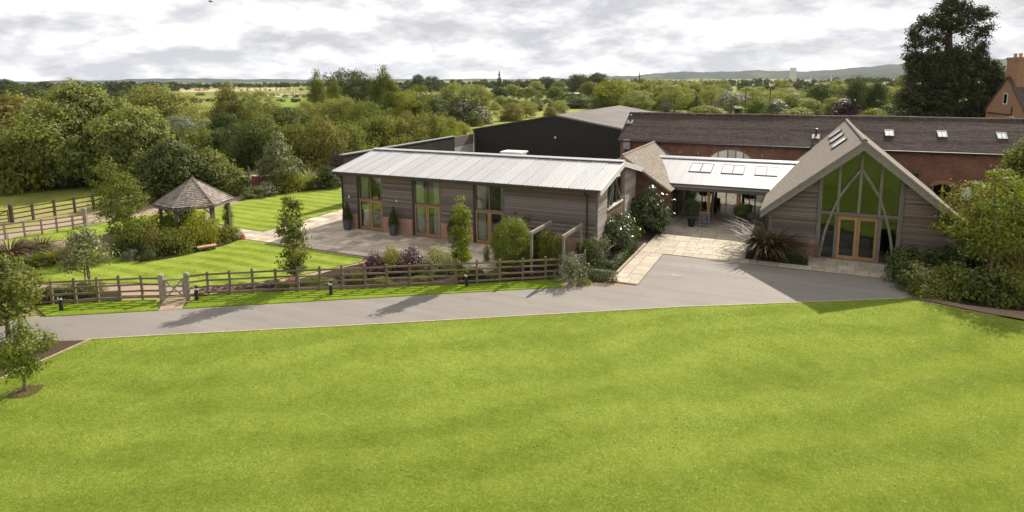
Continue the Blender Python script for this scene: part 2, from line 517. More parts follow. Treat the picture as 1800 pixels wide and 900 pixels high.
RP = math.atan2(2.35, 3.7)
M['tile_old'] = tile_mat('old_clay_tiles', ((0.046, 0.033, 0.032), (0.092, 0.065, 0.060), (0.155, 0.108, 0.092)), 0, math.cos(RP), lich=(0.30, 0.225, 0.18), lich_amt=0.6)
GP = math.atan2(4.28, 5.05)
M['tile_gable'] = tile_mat('brown_tiles', ((0.11, 0.09, 0.068), (0.155, 0.129, 0.098), (0.21, 0.18, 0.142)), 1, math.cos(GP), lich_amt=0.2, moss_amt=0.2)
M['tile_annex'] = tile_mat('pale_reclaimed_tiles', ((0.155, 0.12, 0.09), (0.235, 0.19, 0.145), (0.34, 0.285, 0.23)), 1, math.cos(math.atan2(2.4, 3.5)), lich=(0.6, 0.55, 0.48), lich_amt=0.4)
M['tile_house'] = tile_mat('house_tiles', ((0.055, 0.04, 0.038), (0.085, 0.06, 0.055), (0.13, 0.09, 0.08)), 1, 0.7)
M['sheet_roof'] = tile_mat('fibre_cement_sheet', ((0.085, 0.072, 0.066), (0.115, 0.098, 0.09), (0.155, 0.132, 0.12)), 1, 1.0, tw=1.1, th=1.6, lich=(0.19, 0.165, 0.145), lich_amt=0.5, bump=0.2)
M['black_sheet'] = simple('dark_box_profile_sheet', (0.030, 0.025, 0.022), (0.022, 0.019, 0.017), 0.8, 0.6, 0.05, 0.3)
M['grey_sheet'] = simple('pale_grey_sheet', (0.42, 0.42, 0.43), (0.32, 0.32, 0.33), 0.7, 0.6, 0.05, 0.3)
M['shingle'] = simple('cedar_shingle', (0.30, 0.255, 0.215), (0.15, 0.125, 0.105), 3.2, 0.9, 0.4, 0.15, stretch=(1, 1, 3), detail=6.0)


def shingle_mat():
    m, t = new_mat('cedar_shingle_courses')
    geo = t.n('ShaderNodeNewGeometry')
    r = geo.outputs['Random Per Island']
    n = t.noise(geo.outputs['Position'], 1.3, 5.0, 0.6)
    c = t.ramp(t.math('ADD', t.math('MULTIPLY', r, 0.7), t.math('MULTIPLY', n, 0.4)), [(0.1, (0.12, 0.10, 0.086)), (0.5, (0.23, 0.195, 0.165)), (0.95, (0.36, 0.315, 0.27))])
    finish(t, c, 0.9, n, 0.2, 0.01, 0.15)
    return m


M['shingle'] = shingle_mat()


def glass(name, refl=0.22, tint=(0.75, 0.8, 0.72)):
    m, t = new_mat(name)
    fr = t.n('ShaderNodeFresnel', {'IOR': 1.5})
    f = t.math('ADD', t.math('MULTIPLY', fr.outputs[0], 1.5), refl, clamp=True)
    n = t.noise(t.n('ShaderNodeTexCoord').outputs['Object'], 0.9, 2.0, 0.5)
    bmp = t.n('ShaderNodeBump', {'Height': n, 'Strength': 0.3, 'Distance': 0.03}).outputs[0]
    g = t.n('ShaderNodeBsdfGlossy', {'Color': (0.88, 0.92, 0.95), 'Roughness': 0.015, 'Normal': bmp})
    tr = t.n('ShaderNodeBsdfTransparent', {'Color': tint})
    mx = t.n('ShaderNodeMixShader', {0: f, 1: tr.outputs[0], 2: g.outputs[0]})
    t.n('ShaderNodeOutputMaterial', {'Surface': mx.outputs[0]})
    return m


M['sky_pane'] = simple('rooflight_sky_reflection', (0.66, 0.68, 0.70), (0.60, 0.62, 0.64), 1.0, 0.2, 0.0, 0.7)  # opaque pale pane, the sky's reflection put into its colour
M['glass'] = glass('window_glass', 0.02, (0.86, 0.9, 0.86))
M['glass_dark'] = glass('gable_glass', 0.03, (0.45, 0.5, 0.42))
M['link_glass'] = glass('entrance_glass', 0.30, (0.75, 0.8, 0.75))
M['skyglass'] = glass('rooflight_glass', 0.8, (0.8, 0.83, 0.85))


def leaf_mat(name, c1, c2, transl=0.35, rough=0.6, spec=0.14, clump=0.5, hue=0.0, tc=(1.25, 1.2, 0.55), stripe=False):
    m, t = new_mat(name)
    geo = t.n('ShaderNodeNewGeometry')
    rnd = geo.outputs['Random Per Island']
    ob = t.n('ShaderNodeObjectInfo').outputs['Random']
    n = t.noise(t.n('ShaderNodeTexCoord').outputs['Object'], clump, 2.0, 0.5)
    f = t.math('ADD', t.math('MULTIPLY', rnd, 0.6), t.math('MULTIPLY', t.ramp(n, [(0.35, 0.0), (0.65, 1.0)]), 0.4))
    if stripe:      # mower's alternate swathes, sheen of the leaning blades put into the tint
        sx = t.n('ShaderNodeSeparateXYZ', {0: geo.outputs['Position']})
        wv = t.math('ADD', t.math('MULTIPLY', sx.outputs[0], -0.62), t.math('MULTIPLY', sx.outputs[1], 0.78))
        wv = t.math('ADD', wv, t.math('MULTIPLY', t.noise(geo.outputs['Position'], 0.13, 2.0, 0.4), 6.0))
        sw = t.math('MULTIPLY', t.math('SINE', t.math('MULTIPLY', wv, math.pi / 1.25)), t.ramp(t.noise(geo.outputs['Position'], 0.2, 3.0, 0.5), [(0.35, 0.10), (0.7, 0.26)]))
        sl2 = t.noise(t.n('ShaderNodeMapping', {'Vector': geo.outputs['Position'], 'Rotation': (0, 0, rad(-38)), 'Scale': (0.12, 1.0, 1)}).outputs[0], 1.6, 4.0, 0.6)
        f = t.math('ADD', f, t.math('ADD', sw, t.math('MULTIPLY', t.math('SUBTRACT', sl2, 0.5), 0.6)), clamp=True)
    c = t.mix(f, c2, c1)
    if stripe:
        c = t.mix(t.math('MULTIPLY', t.ramp(t.noise(geo.outputs['Position'], 0.9, 5.0, 0.7), [(0.52, 0.0), (0.74, 1.0)]), 0.45), c, (0.44, 0.41, 0.17))
        c = t.mix(t.math('MULTIPLY', t.ramp(t.noise(geo.outputs['Position'], 2.6, 3.0, 0.6), [(0.66, 0.0), (0.72, 1.0)]), 0.55), c, (0.10, 0.14, 0.025))
    k = t.math('ADD', t.math('MULTIPLY', ob, 0.3), 0.85)
    c = t.mix(1.0, c, t.n('ShaderNodeCombineColor', {0: k, 1: t.math('ADD', t.math('MULTIPLY', ob, 0.16), 0.92), 2: k}).outputs[0], 'MULTIPLY')
    b = t.n('ShaderNodeBsdfPrincipled', {'Base Color': c, 'Roughness': rough, 'Specular IOR Level': spec})
    tl = t.n('ShaderNodeBsdfTranslucent', {'Color': t.mix(1.0, c, tc, 'MULTIPLY')})
    mx = t.n('ShaderNodeMixShader', {0: transl, 1: b.outputs[0], 2: tl.outputs[0]})
    t.n('ShaderNodeOutputMaterial', {'Surface': mx.outputs[0]})
    return m


L = {}
L['oak'] = leaf_mat('leaf_mid_green', (0.220, 0.245, 0.056), (0.085, 0.107, 0.023), 0.42)
L['dark'] = leaf_mat('leaf_dark_green', (0.112, 0.138, 0.042), (0.046, 0.062, 0.020), 0.32)
L['pale'] = leaf_mat('leaf_pale_willow', (0.355, 0.365, 0.130), (0.155, 0.172, 0.052), 0.48)
L['lime'] = leaf_mat('leaf_lime', (0.26, 0.29, 0.045), (0.11, 0.145, 0.022), 0.42)
L['yellow'] = leaf_mat('leaf_yellow_green', (0.30, 0.31, 0.045), (0.15, 0.175, 0.024), 0.4)
L['bright'] = leaf_mat('leaf_fresh_green', (0.20, 0.245, 0.035), (0.09, 0.12, 0.018), 0.4)
L['brown'] = leaf_mat('leaf_turning', (0.27, 0.25, 0.072), (0.11, 0.108, 0.030), 0.42)
L['silver'] = leaf_mat('leaf_silver', (0.27, 0.28, 0.19), (0.13, 0.14, 0.085), 0.25, 0.5, 0.4)
L['purple'] = leaf_mat('leaf_purple', (0.085, 0.042, 0.052), (0.035, 0.018, 0.026), 0.25, 0.45, 0.4, tc=(1.4, 0.7, 0.7))
L['conifer'] = leaf_mat('leaf_redwood', (0.085, 0.098, 0.045), (0.034, 0.044, 0.020), 0.2, 0.7, 0.15)
L['box'] = leaf_mat('leaf_box', (0.085, 0.115, 0.022), (0.035, 0.052, 0.012), 0.25, 0.5, 0.3, 3.0)
L['laurel'] = leaf_mat('leaf_glossy', (0.115, 0.150, 0.034), (0.050, 0.070, 0.018), 0.2, 0.24, 0.7, 2.0)
L['varieg'] = leaf_mat('leaf_variegated', (0.38, 0.39, 0.18), (0.15, 0.185, 0.05), 0.3)
L['phorm'] = leaf_mat('leaf_bronze', (0.165, 0.115, 0.06), (0.06, 0.048, 0.026), 0.2, 0.6, 0.25)
L['pink'] = leaf_mat('petal_pink', (0.45, 0.16, 0.20), (0.28, 0.08, 0.12), 0.3)
L['red'] = leaf_mat('petal_red', (0.45, 0.06, 0.05), (0.25, 0.03, 0.03), 0.3)
L['sage'] = leaf_mat('leaf_sage', (0.225, 0.245, 0.105), (0.10, 0.115, 0.042), 0.3, 0.45, 0.4)
L['blade'] = leaf_mat('grass_blade', (0.352, 0.402, 0.085), (0.222, 0.282, 0.054), 0.45, 0.7, 0.1, 0.9, stripe=True)
L['far'] = leaf_mat('leaf_far_wood', (0.085, 0.098, 0.034), (0.036, 0.045, 0.018), 0.25, 0.8, 0.1, 0.02)
L['far2'] = leaf_mat('leaf_far_wood_pale', (0.17, 0.175, 0.055), (0.085, 0.095, 0.03), 0.25, 0.8, 0.1, 0.02)

# ------------------------------------------------------------------ the ground
def sheet(name, pts, z, mat, kind='structure', thick=0.0):
    bm = bmesh.new()
    vs = [bm.verts.new((p[0], p[1], z)) for p in pts]
    f = bm.faces.new(vs)
    if f.normal.z < 0: f.normal_flip()
    bm.normal_update()
    if f.normal.z < 0: f.normal_flip()
    if thick:
        r = bmesh.ops.extrude_face_region(bm, geom=[f])
        bmesh.ops.translate(bm, verts=[e for e in r['geom'] if isinstance(e, bmesh.types.BMVert)], vec=(0, 0, -thick))
        bmesh.ops.recalc_face_normals(bm, faces=bm.faces)
    me = D.meshes.new(name)
    bm.to_mesh(me)
    bm.free()
    me.materials.append(mat)
    o = mesh_obj(name, me, mat)
    if kind: o['kind'] = kind
    return o


def smooth_line(pts, k=6):
    """Catmull-Rom through points"""
    P = [Vector((p[0], p[1])) for p in pts]
    out = []
    for i in range(len(P) - 1):
        a, b, c, d = P[max(i - 1, 0)], P[i], P[i + 1], P[min(i + 2, len(P) - 1)]
        for j in range(k):
            t = j / k
            out.append(0.5 * ((2 * b) + (c - a) * t + (2 * a - 5 * b + 4 * c - d) * t * t + (3 * b - a - 3 * c + d) * t ** 3))
    out.append(P[-1])
    return [(p.x, p.y) for p in out]


GP_ = lambda pts, z=0.0: [tuple(G(x, y, z)[:2]) for x, y in pts]

sheet('ground', [(-9000, -400), (9000, -400), (9000, 12000), (-9000, 12000)], -0.08, M['ground'])
# field beyond the garden fence, pasture behind the shed
sheet('pasture', GP_([(-400, 372), (-60, 388), (300, 330), (560, 268), (640, 205), (500, 225), (200, 260), (-400, 300)]), -0.04, M['meadow'])
sheet('pasture', GP_([(640, 262), (830, 235), (1110, 214), (1110, 188), (1010, 182), (860, 203), (760, 212), (690, 214), (640, 240)]), -0.03, M['meadow'])

near = GP_([(160, 598), (300, 590), (600, 575), (900, 558), (1200, 541), (1415, 533), (1590, 526)])
road_near = [(-14.0, -31.0)] + near + [(36.5, 0.4), (60, 3.0)]
lawn_near_left = GP_([(160, 598), (80, 634), (0, 669)])
sheet('lawn', near[:1] + smooth_line(near, 4) + GP_([(1640, 534), (1720, 551), (1800, 566), (1960, 590)]) + [(75, -40), (75, -70), (-60, -70), (-40, -40)] + lawn_near_left[::-1], 0.03, M['lawn'], thick=0.1)
far = GP_([(-200, 575), (80, 557), (280, 546), (320, 543), (620, 526), (900, 510), (1000, 505), (1095, 502)])
sheet('driveway', [(-34, -44)] + far + [(20.8, -3.9), (21.05, 2.35), (33.4, 2.45), (36, 2.6), (60, 6.0), (60, 1.5), (36.0, -1.6)] + [(p[0], p[1] - 0.06) for p in near[::-1]] + [(-6, -27.0), (-24, -52)], 0.004, M['road'])
sheet('gravel_path', [(-14, -22), (20.5, -4.6), (21.3, -3), (19.9, 3), (17.5, -0.1), (-1.4, -0.1), (-1.5, 14), (-20, 14), (-24, -8)], -0.006, M['gravel'])
verge_far = GP_([(60, 538), (93, 536), (134.5, 534), (173.5, 531.5), (252, 528), (275, 527.5)])
sheet('grass_verge', GP_([(82, 557), (279, 546)]) + verge_far[::-1], 0.03, M['verge'], thick=0.06)
verge2 = GP_([(321, 543), (620, 526), (900, 510), (990, 505), (985, 492), (958, 492), (878, 497), (802, 501), (721, 504), (643, 508), (563, 511), (486, 513.5), (406, 517.5), (345, 522)])
sheet('grass_verge', verge2, 0.03, M['verge'], thick=0.06)

# striped garden lawns
l1_low = smooth_line(GP_([(630, 462), (547, 480), (484, 492), (413, 501), (335, 505), (249, 498), (174, 499), (67, 500), (42, 490), (60, 473), (100, 463), (165, 452)]), 5)
sheet('garden_lawn', [(5.1, -5.75)] + l1_low + [(-13.0, -12.0), (-16, -10), (-18.5, -13.5), (-20.5, -11.5), (-20.0, -7.0), (-18.4, -2.2), (-16.0, 0.5), (-13.0, -3.0), (-9.0, -5.5)], 0.03, M['garden_lawn'], thick=0.05)
sheet('garden_lawn', [(-9.0, -3.35), (-5.85, -3.35), (-5.75, 12.5), (-13, 13), (-15.5, 9.0), (-16.5, 5.0), (-16.0, 1.2), (-12.5, -2.6)], 0.03, M['garden_lawn'], thick=0.05)
# concrete farm track behind the garden
sheet('farm_track', GP_([(-160, 440), (0, 430), (130, 402), (215, 386), (235, 368), (190, 372), (130, 387), (0, 414), (-160, 424)]), -0.01, M['track'])

# planting beds
bed1 = smooth_line(GP_([(192, 440), (203, 452), (230, 459), (270, 459), (330, 449), (368, 438), (392, 433), (420, 421), (405, 408)]), 4)
sheet('planting_bed', bed1 + [(-11.5, -3.6), (-14.5, -5.0), (-15.5, -9.0), (-12.8, -11.5)], 0.045, M['soil'], thick=0.05)
fence_px = [(93, 535), (134.5, 533), (173.5, 530.5), (212.5, 528.5), (252, 527), (286, 527), (330.6, 524), (367, 519), (406, 517), (446, 515), (486, 513), (525, 512), (563, 510.5), (602.7, 508.8), (642.7, 507), (681, 505.2), (721, 503.2), (760.7, 501.5), (801.8, 499.6), (838.4, 497.8), (878.4, 495.8), (919, 493.8), (959, 491.6), (984, 490)]
fl = GP_(fence_px)
sheet('planting_bed', [(p[0], p[1] + 0.03) for p in fl[7:]] + [(19.3, -4.3), (19.5, -2.0), (17.0, 0.0), (13.0, -0.6), (12.0, -3.2), (9.0, -5.3), (6.0, -6.0), (5.2, -7.4), (4.4, -10.1), (2.6, -12.9)], 0.02, M['soil'], thick=0.05)
sheet('planting_bed', [(p[0], p[1] + 0.05) for p in fl[:4]] + [(-2.6, -15.6), (-5.0, -16.6), (-9.5, -18.2), (-12, -22), (-8, -21)], 0.02, M['soil'], thick=0.05)
sheet('planting_bed', [(17.75, -0.6), (19.1, -2.2), (19.55, -2.2), (19.55, 8.6), (17.8, 9.2)], 0.02, M['soil'], thick=0.05)
sheet('planting_bed', [(25.6, 3.2), (28.9, 3.2), (28.9, 5.2), (25.6, 5.2)], 0.06, M['soil'], thick=0.05)
sheet('planting_bed', GP_([(1575, 492), (1612, 526), (1700, 545), (1800, 556), (1960, 580)]) + [(60, 3), (60, 14), (36.2, 14), (36.2, 5.0), (33.6, 5.0)], 0.035, M['soil'], thick=0.05)
sheet('bark_strip', GP_([(1590, 524), (1640, 532), (1720, 549), (1800, 563), (1960, 588), (1960, 574), (1800, 549), (1700, 538), (1620, 522)]), 0.045, M['bark_pale'])
sheet('bark_bed', GP_([(-200, 612), (75, 601), (160, 598.5), (80, 633), (0, 668), (-200, 760)]), 0.025, M['bark'])
sheet('planting_bed', [(-8.0, 12.9), (-5.9, 12.4), (-5.9, 21.0), (-20, 20), (-19, 8), (-16.8, 4.0), (-15.5, 9.2), (-13, 13.2)], 0.01, M['soil'], thick=0.05)
gate_path = GP_([(288, 528), (329, 525), (319, 544), (278, 547)])
sheet('gate_path', gate_path, 0.012, M['gravel'])

# timber edging along the driveway and the bark bed
edge = thing('timber_edging', 'thin pale timber edging between the driveway and the big lawn', 'edging')
for i in range(len(near) - 1):
    p, q = near[i], near[i + 1]
    MB().beam((p[0] - 0.02, p[1] + 0.05, 0.015), (q[0] - 0.02, q[1] + 0.05, 0.015), 0.075, 0.065).build('edging_board', M['edging'], edge)
edge2 = thing('timber_edging', 'timber edging around the bark bed under the young trees at left', 'edging')
for p, q in zip(lawn_near_left[:-1], lawn_near_left[1:]):
    MB().beam((p[0], p[1], 0.03), (q[0], q[1], 0.03), 0.06, 0.12).build('edging_board', M['edging'], edge2)

# ------------------------------------------------------------------ flagstones
box_unit = {}


def unit_box(mat):
    if mat.name not in box_unit:
        box_unit[mat.name] = MB().box(-0.5, 0.5, -0.5, 0.5, -0.5, 0.5).mesh('unit_' + mat.name, mat)
    return box_unit[mat.name]


def piece(name, mat, parent, x0, x1, y0, y1, z0, z1, rot=(0, 0, 0)):
    o = D.objects.new(name, unit_box(mat))
    C.objects.link(o)
    o.location = ((x0 + x1) / 2, (y0 + y1) / 2, (z0 + z1) / 2)
    o.scale = (x1 - x0, y1 - y0, z1 - z0)
    o.rotation_euler = rot
    o.parent = parent
    return o


def flags(parent, rects, mat, seed, z=0.03):
    rng = random.Random(seed)
    for (x0, x1, y0, y1) in rects:
        y = y0
        while y < y1 - 0.05:
            h = rng.choice((0.58, 0.7, 0.85))
            if y + h > y1 - 0.25: h = y1 - y
            x = x0
            while x < x1 - 0.05:
                l = rng.choice((0.58, 0.72, 0.88, 1.05))
                if x + l > x1 - 0.3: l = x1 - x
                dz = rng.uniform(-0.004, 0.004)
                g = 0.012
                piece('flagstone', mat, parent, x + g, x + l - g, y + g, y + h - g, z - 0.045 + dz, z + dz, (rng.uniform(-.004, .004), rng.uniform(-.004, .004), 0))
                x += l
            y += h


patio = sheet('patio', [(-8.8, -5.5), (13.2, -5.5), (13.2, -0.02), (-1.5, -0.02), (-1.5, 7.2), (-5.75, 7.2), (-5.75, -3.4), (-8.8, -3.4)], 0.006, M['mortar'])
flags(patio, [(-5.72, 13.1, -5.42, -0.06), (-5.72, -1.6, -0.06, 7.1), (-8.75, -5.72, -5.42, -3.42)], M['flag'], 4)
court = sheet('entrance_court', [(19.6, -3.85), (21.05, -3.85), (21.05, 2.3), (25.55, 2.3), (33.7, 2.35), (33.7, 5.2), (26.4, 5.2), (26.4, 13.5), (19.6, 13.5)], 0.01, M['mortar'])
flags(court, [(19.62, 21.02, -3.8, 2.3), (19.62, 26.35, 2.3, 13.45), (26.35, 33.6, 2.38, 3.15), (28.95, 33.6, 3.15, 5.2)], M['flag2'], 9, 0.035)
kerb = thing('brick_edging', 'red brick edging around the box hedged bed by the entrance paving', 'edging')
for i in range(28):
    MB().box(19.44, 19.58, -2.35 + i * 0.235, -2.35 + i * 0.235 + 0.22, 0, 0.075).build('brick', M['brick_new'], kerb)
for i in range(9):
    MB().box(17.4 + i * 0.235, 17.4 + i * 0.235 + 0.22, -2.52, -2.38, 0, 0.07).build('brick', M['brick_new'], kerb)
kerb2 = thing('brick_edging', 'short red brick kerb at the end of the entrance paving', 'edging')
for i in range(6):
    MB().box(19.6 + i * 0.235, 19.82 + i * 0.235, -3.98, -3.87, 0, 0.06).build('brick', M['brick_new'], kerb2)
manhole = MB().lathe([(0.33, 0.0), (0.33, 0.012), (0.0, 0.013)], 20).build('manhole_cover', M['track'], None, tuple(G(1189, 484)[:2]) + (0.005,))
tag(manhole, 'round manhole cover in the driveway by the entrance paving', 'manhole cover')

# ------------------------------------------------------------------ long timber barn
RZ = lambda y: 4.17 + 0.206 * (y + 0.5) if y <= 4.5 else 4.17 + 0.206 * (9.5 - y)   # top of the roof

barn = thing('timber_barn', 'long single storey timber barn with pale zinc roof and oak glazed doors', 'barn')
OPEN = [(0.0, 1.98), (4.68, 6.72), (9.40, 11.42)]
X0, X1, YB = -1.45, 17.6, 9.0
wl = MB()
segs = [(X0, -0.14)] + [(OPEN[i][1] + 0.12, OPEN[i + 1][0] - 0.14) for i in range(2)] + [(OPEN[2][1] + 0.12, X1)]
for a, b in segs: wl.box(a, b, 0.05, 0.3, 0, 4.0)
for a, b in OPEN: wl.box(a - 0.14, b + 0.12, 0.05, 0.3, 3.87, 4.0)
wl.box(X0, X0 + 0.25, 0.3, YB, 0, 3.95)
wl.box(X0, X1, YB - 0.25, YB, 0, 3.95)
for sgn, xx in ((0, X0), (1, X1 - 0.25)):
    pass
barn_wall = wl.build('wall', M['interior'], barn)
# plaster lining and floor seen through the doors
MB().box(X0 + 0.26, X1 - 0.3, 0.32, YB - 0.26, 0.0, 0.05).build('floor', M['interior_floor'], barn)
MB().box(X0 + 0.26, X1 - 0.3, 7.0, 7.1, 0.05, 3.9).build('inner_wall', M['interior_pale'], barn)
rng = random.Random(1)
for si, (a, b) in enumerate(segs):
    MB().box(a, b, -0.06, 0.045, 0, 1.13).build('brick_plinth', M['brick_new'], barn)
    MB().box(a, b, -0.075, 0.045, 1.13, 1.18).build('plinth_sill', M['oak_grey'], barn)
    nb = 20
    hgt = (3.86 - 1.19) / nb
    for k in range(nb):
        z = 1.19 + k * hgt
        piece('weatherboard', M['board_warm'] if k >= nb - 2 - rng.random() * 2 else M['board'], barn_wall, a + 0.002, b - 0.002, -0.022 + rng.uniform(-.004, .004), 0.018, z + 0.011, z + hgt - 0.011)
MB().box(X0 - 0.02, X1 + 0.02, -0.04, 0.045, 3.865, 4.06).build('fascia_board', M['oak_grey'], barn)


def glazed_bay(parent, x0, x1, y, ztop, zmid, mat_frame=None, label=None):
    """oak double door with a two-light window over it, in a plane y"""
    MB().box(x0 - 0.14, x0 - 0.02, y - 0.07, y + 0.25, 0, ztop + 0.02).build('post', M['dark_metal'], parent)
    MB().box(x1 + 0.02, x1 + 0.12, y - 0.05, y + 0.25, 0, ztop + 0.02).build('post', M['oak_grey'], parent)
    xm = (x0 + x1) / 2
    win = MB()
    win.box(x0 - 0.018, x0 + 0.055, y + 0.02, y + 0.12, zmid + 0.1, ztop)
    win.box(x1 - 0.055, x1 + 0.018, y + 0.02, y + 0.12, zmid + 0.1, ztop)
    win.box(xm - 0.045, xm + 0.045, y + 0.02, y + 0.12, zmid + 0.1, ztop)
    win.box(x0 + 0.055, x1 - 0.055, y + 0.02, y + 0.118, ztop - 0.06, ztop)
    wo = win.build('window', M['oak_grey'], parent)
    MB().box(x0 - 0.018, x1 + 0.018, y - 0.02, y + 0.13, zmid, zmid + 0.098).build('transom', M['oak_grey'], parent)
    for a, b in ((x0 + 0.055, xm - 0.045), (xm + 0.045, x1 - 0.055)):
        MB().box(a, b, y + 0.06, y + 0.075, zmid + 0.1, ztop - 0.06).build('pane', M['glass'], wo)
    for a, b, s in ((x0, xm - 0.004, 1), (xm + 0.004, x1, -1)):
        d = MB()
        d.box(a, a + 0.13, y, y + 0.08, 0.05, zmid - 0.005).box(b - 0.13, b, y, y + 0.08, 0.05, zmid - 0.005)
        d.box(a + 0.13, b - 0.13, y, y + 0.08, 0.05, 0.24).box(a + 0.13, b - 0.13, y, y + 0.08, zmid - 0.14, zmid - 0.005)
        do = d.build('door', M['oak'], parent)
        MB().box(a + 0.13, b - 0.13, y + 0.03, y + 0.045, 0.24, zmid - 0.14).build('pane', M['glass'], do)
        hx = b - 0.07 if s > 0 else a + 0.07
        MB().box(hx - 0.015, hx + 0.015, y - 0.05, y, 1.0, 1.14).build('handle', M['lead'], do)
    MB().box(x0 - 0.018, x1 + 0.018, y - 0.05, y + 0.12, 0.0, 0.048).build('threshold', M['oak_grey'], parent)


def curtain(parent, x0, x1, y, z0, z1, seed):
    r = random.Random(seed)
    n = 22
    vs, fs = [], []
    for j, z in enumerate((z0, z1)):
        for i in range(n + 1):
            x = x0 + (x1 - x0) * i / n
            vs.append((x, y + 0.05 * math.sin(i * 1.7 + r.random()) * (1.2 - 0.4 * j), z))
    for i in range(n): fs.append((i, i + 1, n + 2 + i, n + 1 + i))
    k = len(vs)
    vs += [(a, b + 0.012, c) for a, b, c in vs]
    fs += [tuple(q + k for q in f[::-1]) for f in fs]
    return MB().add(vs, fs).build('curtain', M['curtain'], parent)


for i, (a, b) in enumerate(OPEN):
    glazed_bay(barn, a, b, 0.06, 3.86, 2.18)
    curtain(barn, a + 0.05, a + 0.66, 0.26, 0.08, 3.8, i)
    curtain(barn, b - (0.3, 0.62, 0.3)[i], b - 0.02, 0.26, 0.08, 3.8, i + 7)
for x, z in ((-0.75, 2.35), (3.35, 2.35), (8.1, 2.35)):
    lm = MB().lathe([(0.05, -0.07), (0.055, -0.05), (0.055, 0.07), (0.0, 0.08)], 10)
    lm.box(-0.02, 0.02, 0.03, 0.11, -0.02, 0.03)
    lm.build('wall_light', M['white_paint'], barn, (x, -0.13, z))

# roof: standing-seam sheets on two slopes, raised ridge cap on clips
roof = MB()
tk = 0.16
xr0, xr1 = X0 - 0.4, X1 + 0.34
for sgn in (0, 1):
    pass
prof_out = [(-0.5, RZ(-0.5) - 0.03), (4.5, RZ(4.5) - 0.03), (9.5, RZ(9.5) - 0.03), (9.5, RZ(9.5) - tk), (4.5, RZ(4.5) - tk - 0.03), (-0.5, RZ(-0.5) - tk)]
roof.extrude([(xr0 + 0.03, y, z) for y, z in prof_out], (xr1 - xr0 - 0.06, 0, 0))
roof_o = roof.build('roof', M['oak_grey'], barn)
NP = 20
pw = (xr1 - xr0) / NP
slope = math.atan(0.206)
plen = 5.0 / math.cos(slope) - 0.10


def panel_mesh(w_, l_, name, mat, ribs=3):
    """one roofing sheet lying in xy, ribs along y"""
    m = MB()
    xs = [0.0]
    prof = [(0.0, 0.0)]
    step = w_ / ribs
    for k in range(ribs):
        x = k * step
        prof += [(x + 0.012, 0.0 if k else 0.0), (x + 0.018, 0.055 if k == 0 else 0.026), (x + 0.042, 0.055 if k == 0 else 0.026), (x + 0.052, 0.0)]
    prof.append((w_ - 0.022, 0.0))
    n = len(prof)
    vs = [(x, 0, z) for x, z in prof] + [(x, l_, z) for x, z in prof]
    vs += [(x, 0, z - 0.02) for x, z in prof] + [(x, l_, z - 0.02) for x, z in prof]
    fs = [(i, i + 1, n + i + 1, n + i) for i in range(n - 1)] + [(2 * n + i, 3 * n + i, 3 * n + i + 1, 2 * n + i + 1) for i in range(n - 1)]
    fs += [(2 * n + i, 2 * n + i + 1, i + 1, i) for i in range(n - 1)] + [(n + i, n + i + 1, 3 * n + i + 1, 3 * n + i) for i in range(n - 1)]
    fs += [(0, n, 3 * n, 2 * n), (n - 1, 3 * n - 1, 4 * n - 1, 2 * n - 1)]
    return m.add(vs, fs).mesh(name, mat)


pm = panel_mesh(pw, plen, 'roof_panel', M['zinc'], 4)
prng = random.Random(3)
for k in range(NP):
    o = mesh_obj('roof_panel', pm, None, roof_o, (xr0 + k * pw, -0.53, RZ(-0.5) - 0.005))
    o.rotation_euler = (slope + prng.uniform(-0.0025, 0.0025), prng.uniform(-0.006, 0.006), 0)
    o = mesh_obj('roof_panel', pm, None, roof_o, (xr0 + (k + 1) * pw, 9.53, RZ(9.5) - 0.005))
    o.rotation_euler = (slope, 0, math.pi)
for k in range(NP + 1):
    MB().box(xr0 + k * pw - 0.02, xr0 + k * pw + 0.02, 4.30, 4.70, RZ(4.5) - 0.02, RZ(4.5) + 0.10).build('ridge_clip', M['zinc'], roof_o)
MB().extrude([(xr0 - 0.03, y, z) for y, z in ((4.2, RZ(4.5) + 0.075), (4.5, RZ(4.5) + 0.15), (4.8, RZ(4.5) + 0.075), (4.8, RZ(4.5) + 0.045), (4.5, RZ(4.5) + 0.115), (4.2, RZ(4.5) + 0.045))], (xr1 - xr0 + 0.06, 0, 0)).build('ridge_cap', M['zinc'], roof_o)
# verge flashings and deep barge boards at both ends
for xx, wd in ((xr1 - 0.02, 0.08), (xr0 - 0.06, 0.08)):
    for s in (0, 1):
        ya, yb = (-0.56, 4.5) if s == 0 else (9.56, 4.5)
        za, zb = RZ(-0.5) - 0.02, RZ(4.5)
        MB().extrude([(xx, ya, za - 0.30), (xx, yb, zb - 0.30), (xx, yb, zb + 0.045), (xx, ya, za + 0.045)], (wd, 0, 0)).build('barge_board', M['white_paint'] if xx > 5 else M['barge'], roof_o)
gut = MB()
gut.extrude([(xr0, -0.55, 4.05), (xr0, -0.67, 4.06), (xr0, -0.68, 4.15), (xr0, -0.665, 4.15), (xr0, -0.655, 4.075), (xr0, -0.565, 4.07), (xr0, -0.56, 4.15), (xr0, -0.545, 4.15)], (xr1 - xr0 - 0.1, 0, 0))
gut.build('gutter', M['dark_metal'], barn)
for x in (-1.35, 17.0):
    MB().tube([(x, -0.61, 4.06), (x, -0.6, 3.98), (x, -0.14, 3.72), (x, -0.13, 3.6), (x, -0.13, 0.05)], [0.045] * 5, 8).build('downpipe', M['black_paint'], barn)
MB().box(X0 - 0.012, X0 + 0.1, -0.03, 0.05, 1.19, 3.86).build('corner_board', M['oak_grey'], barn)
MB().box(X1 - 0.1, X1 + 0.015, -0.035, 0.05, 1.19, 3.86).build('corner_board', M['oak_grey'], barn)
MB().box(X0 - 0.03, X0 + 0.01, 0.0, YB, 0.0, 3.9).build('end_wall', M['board'], barn)

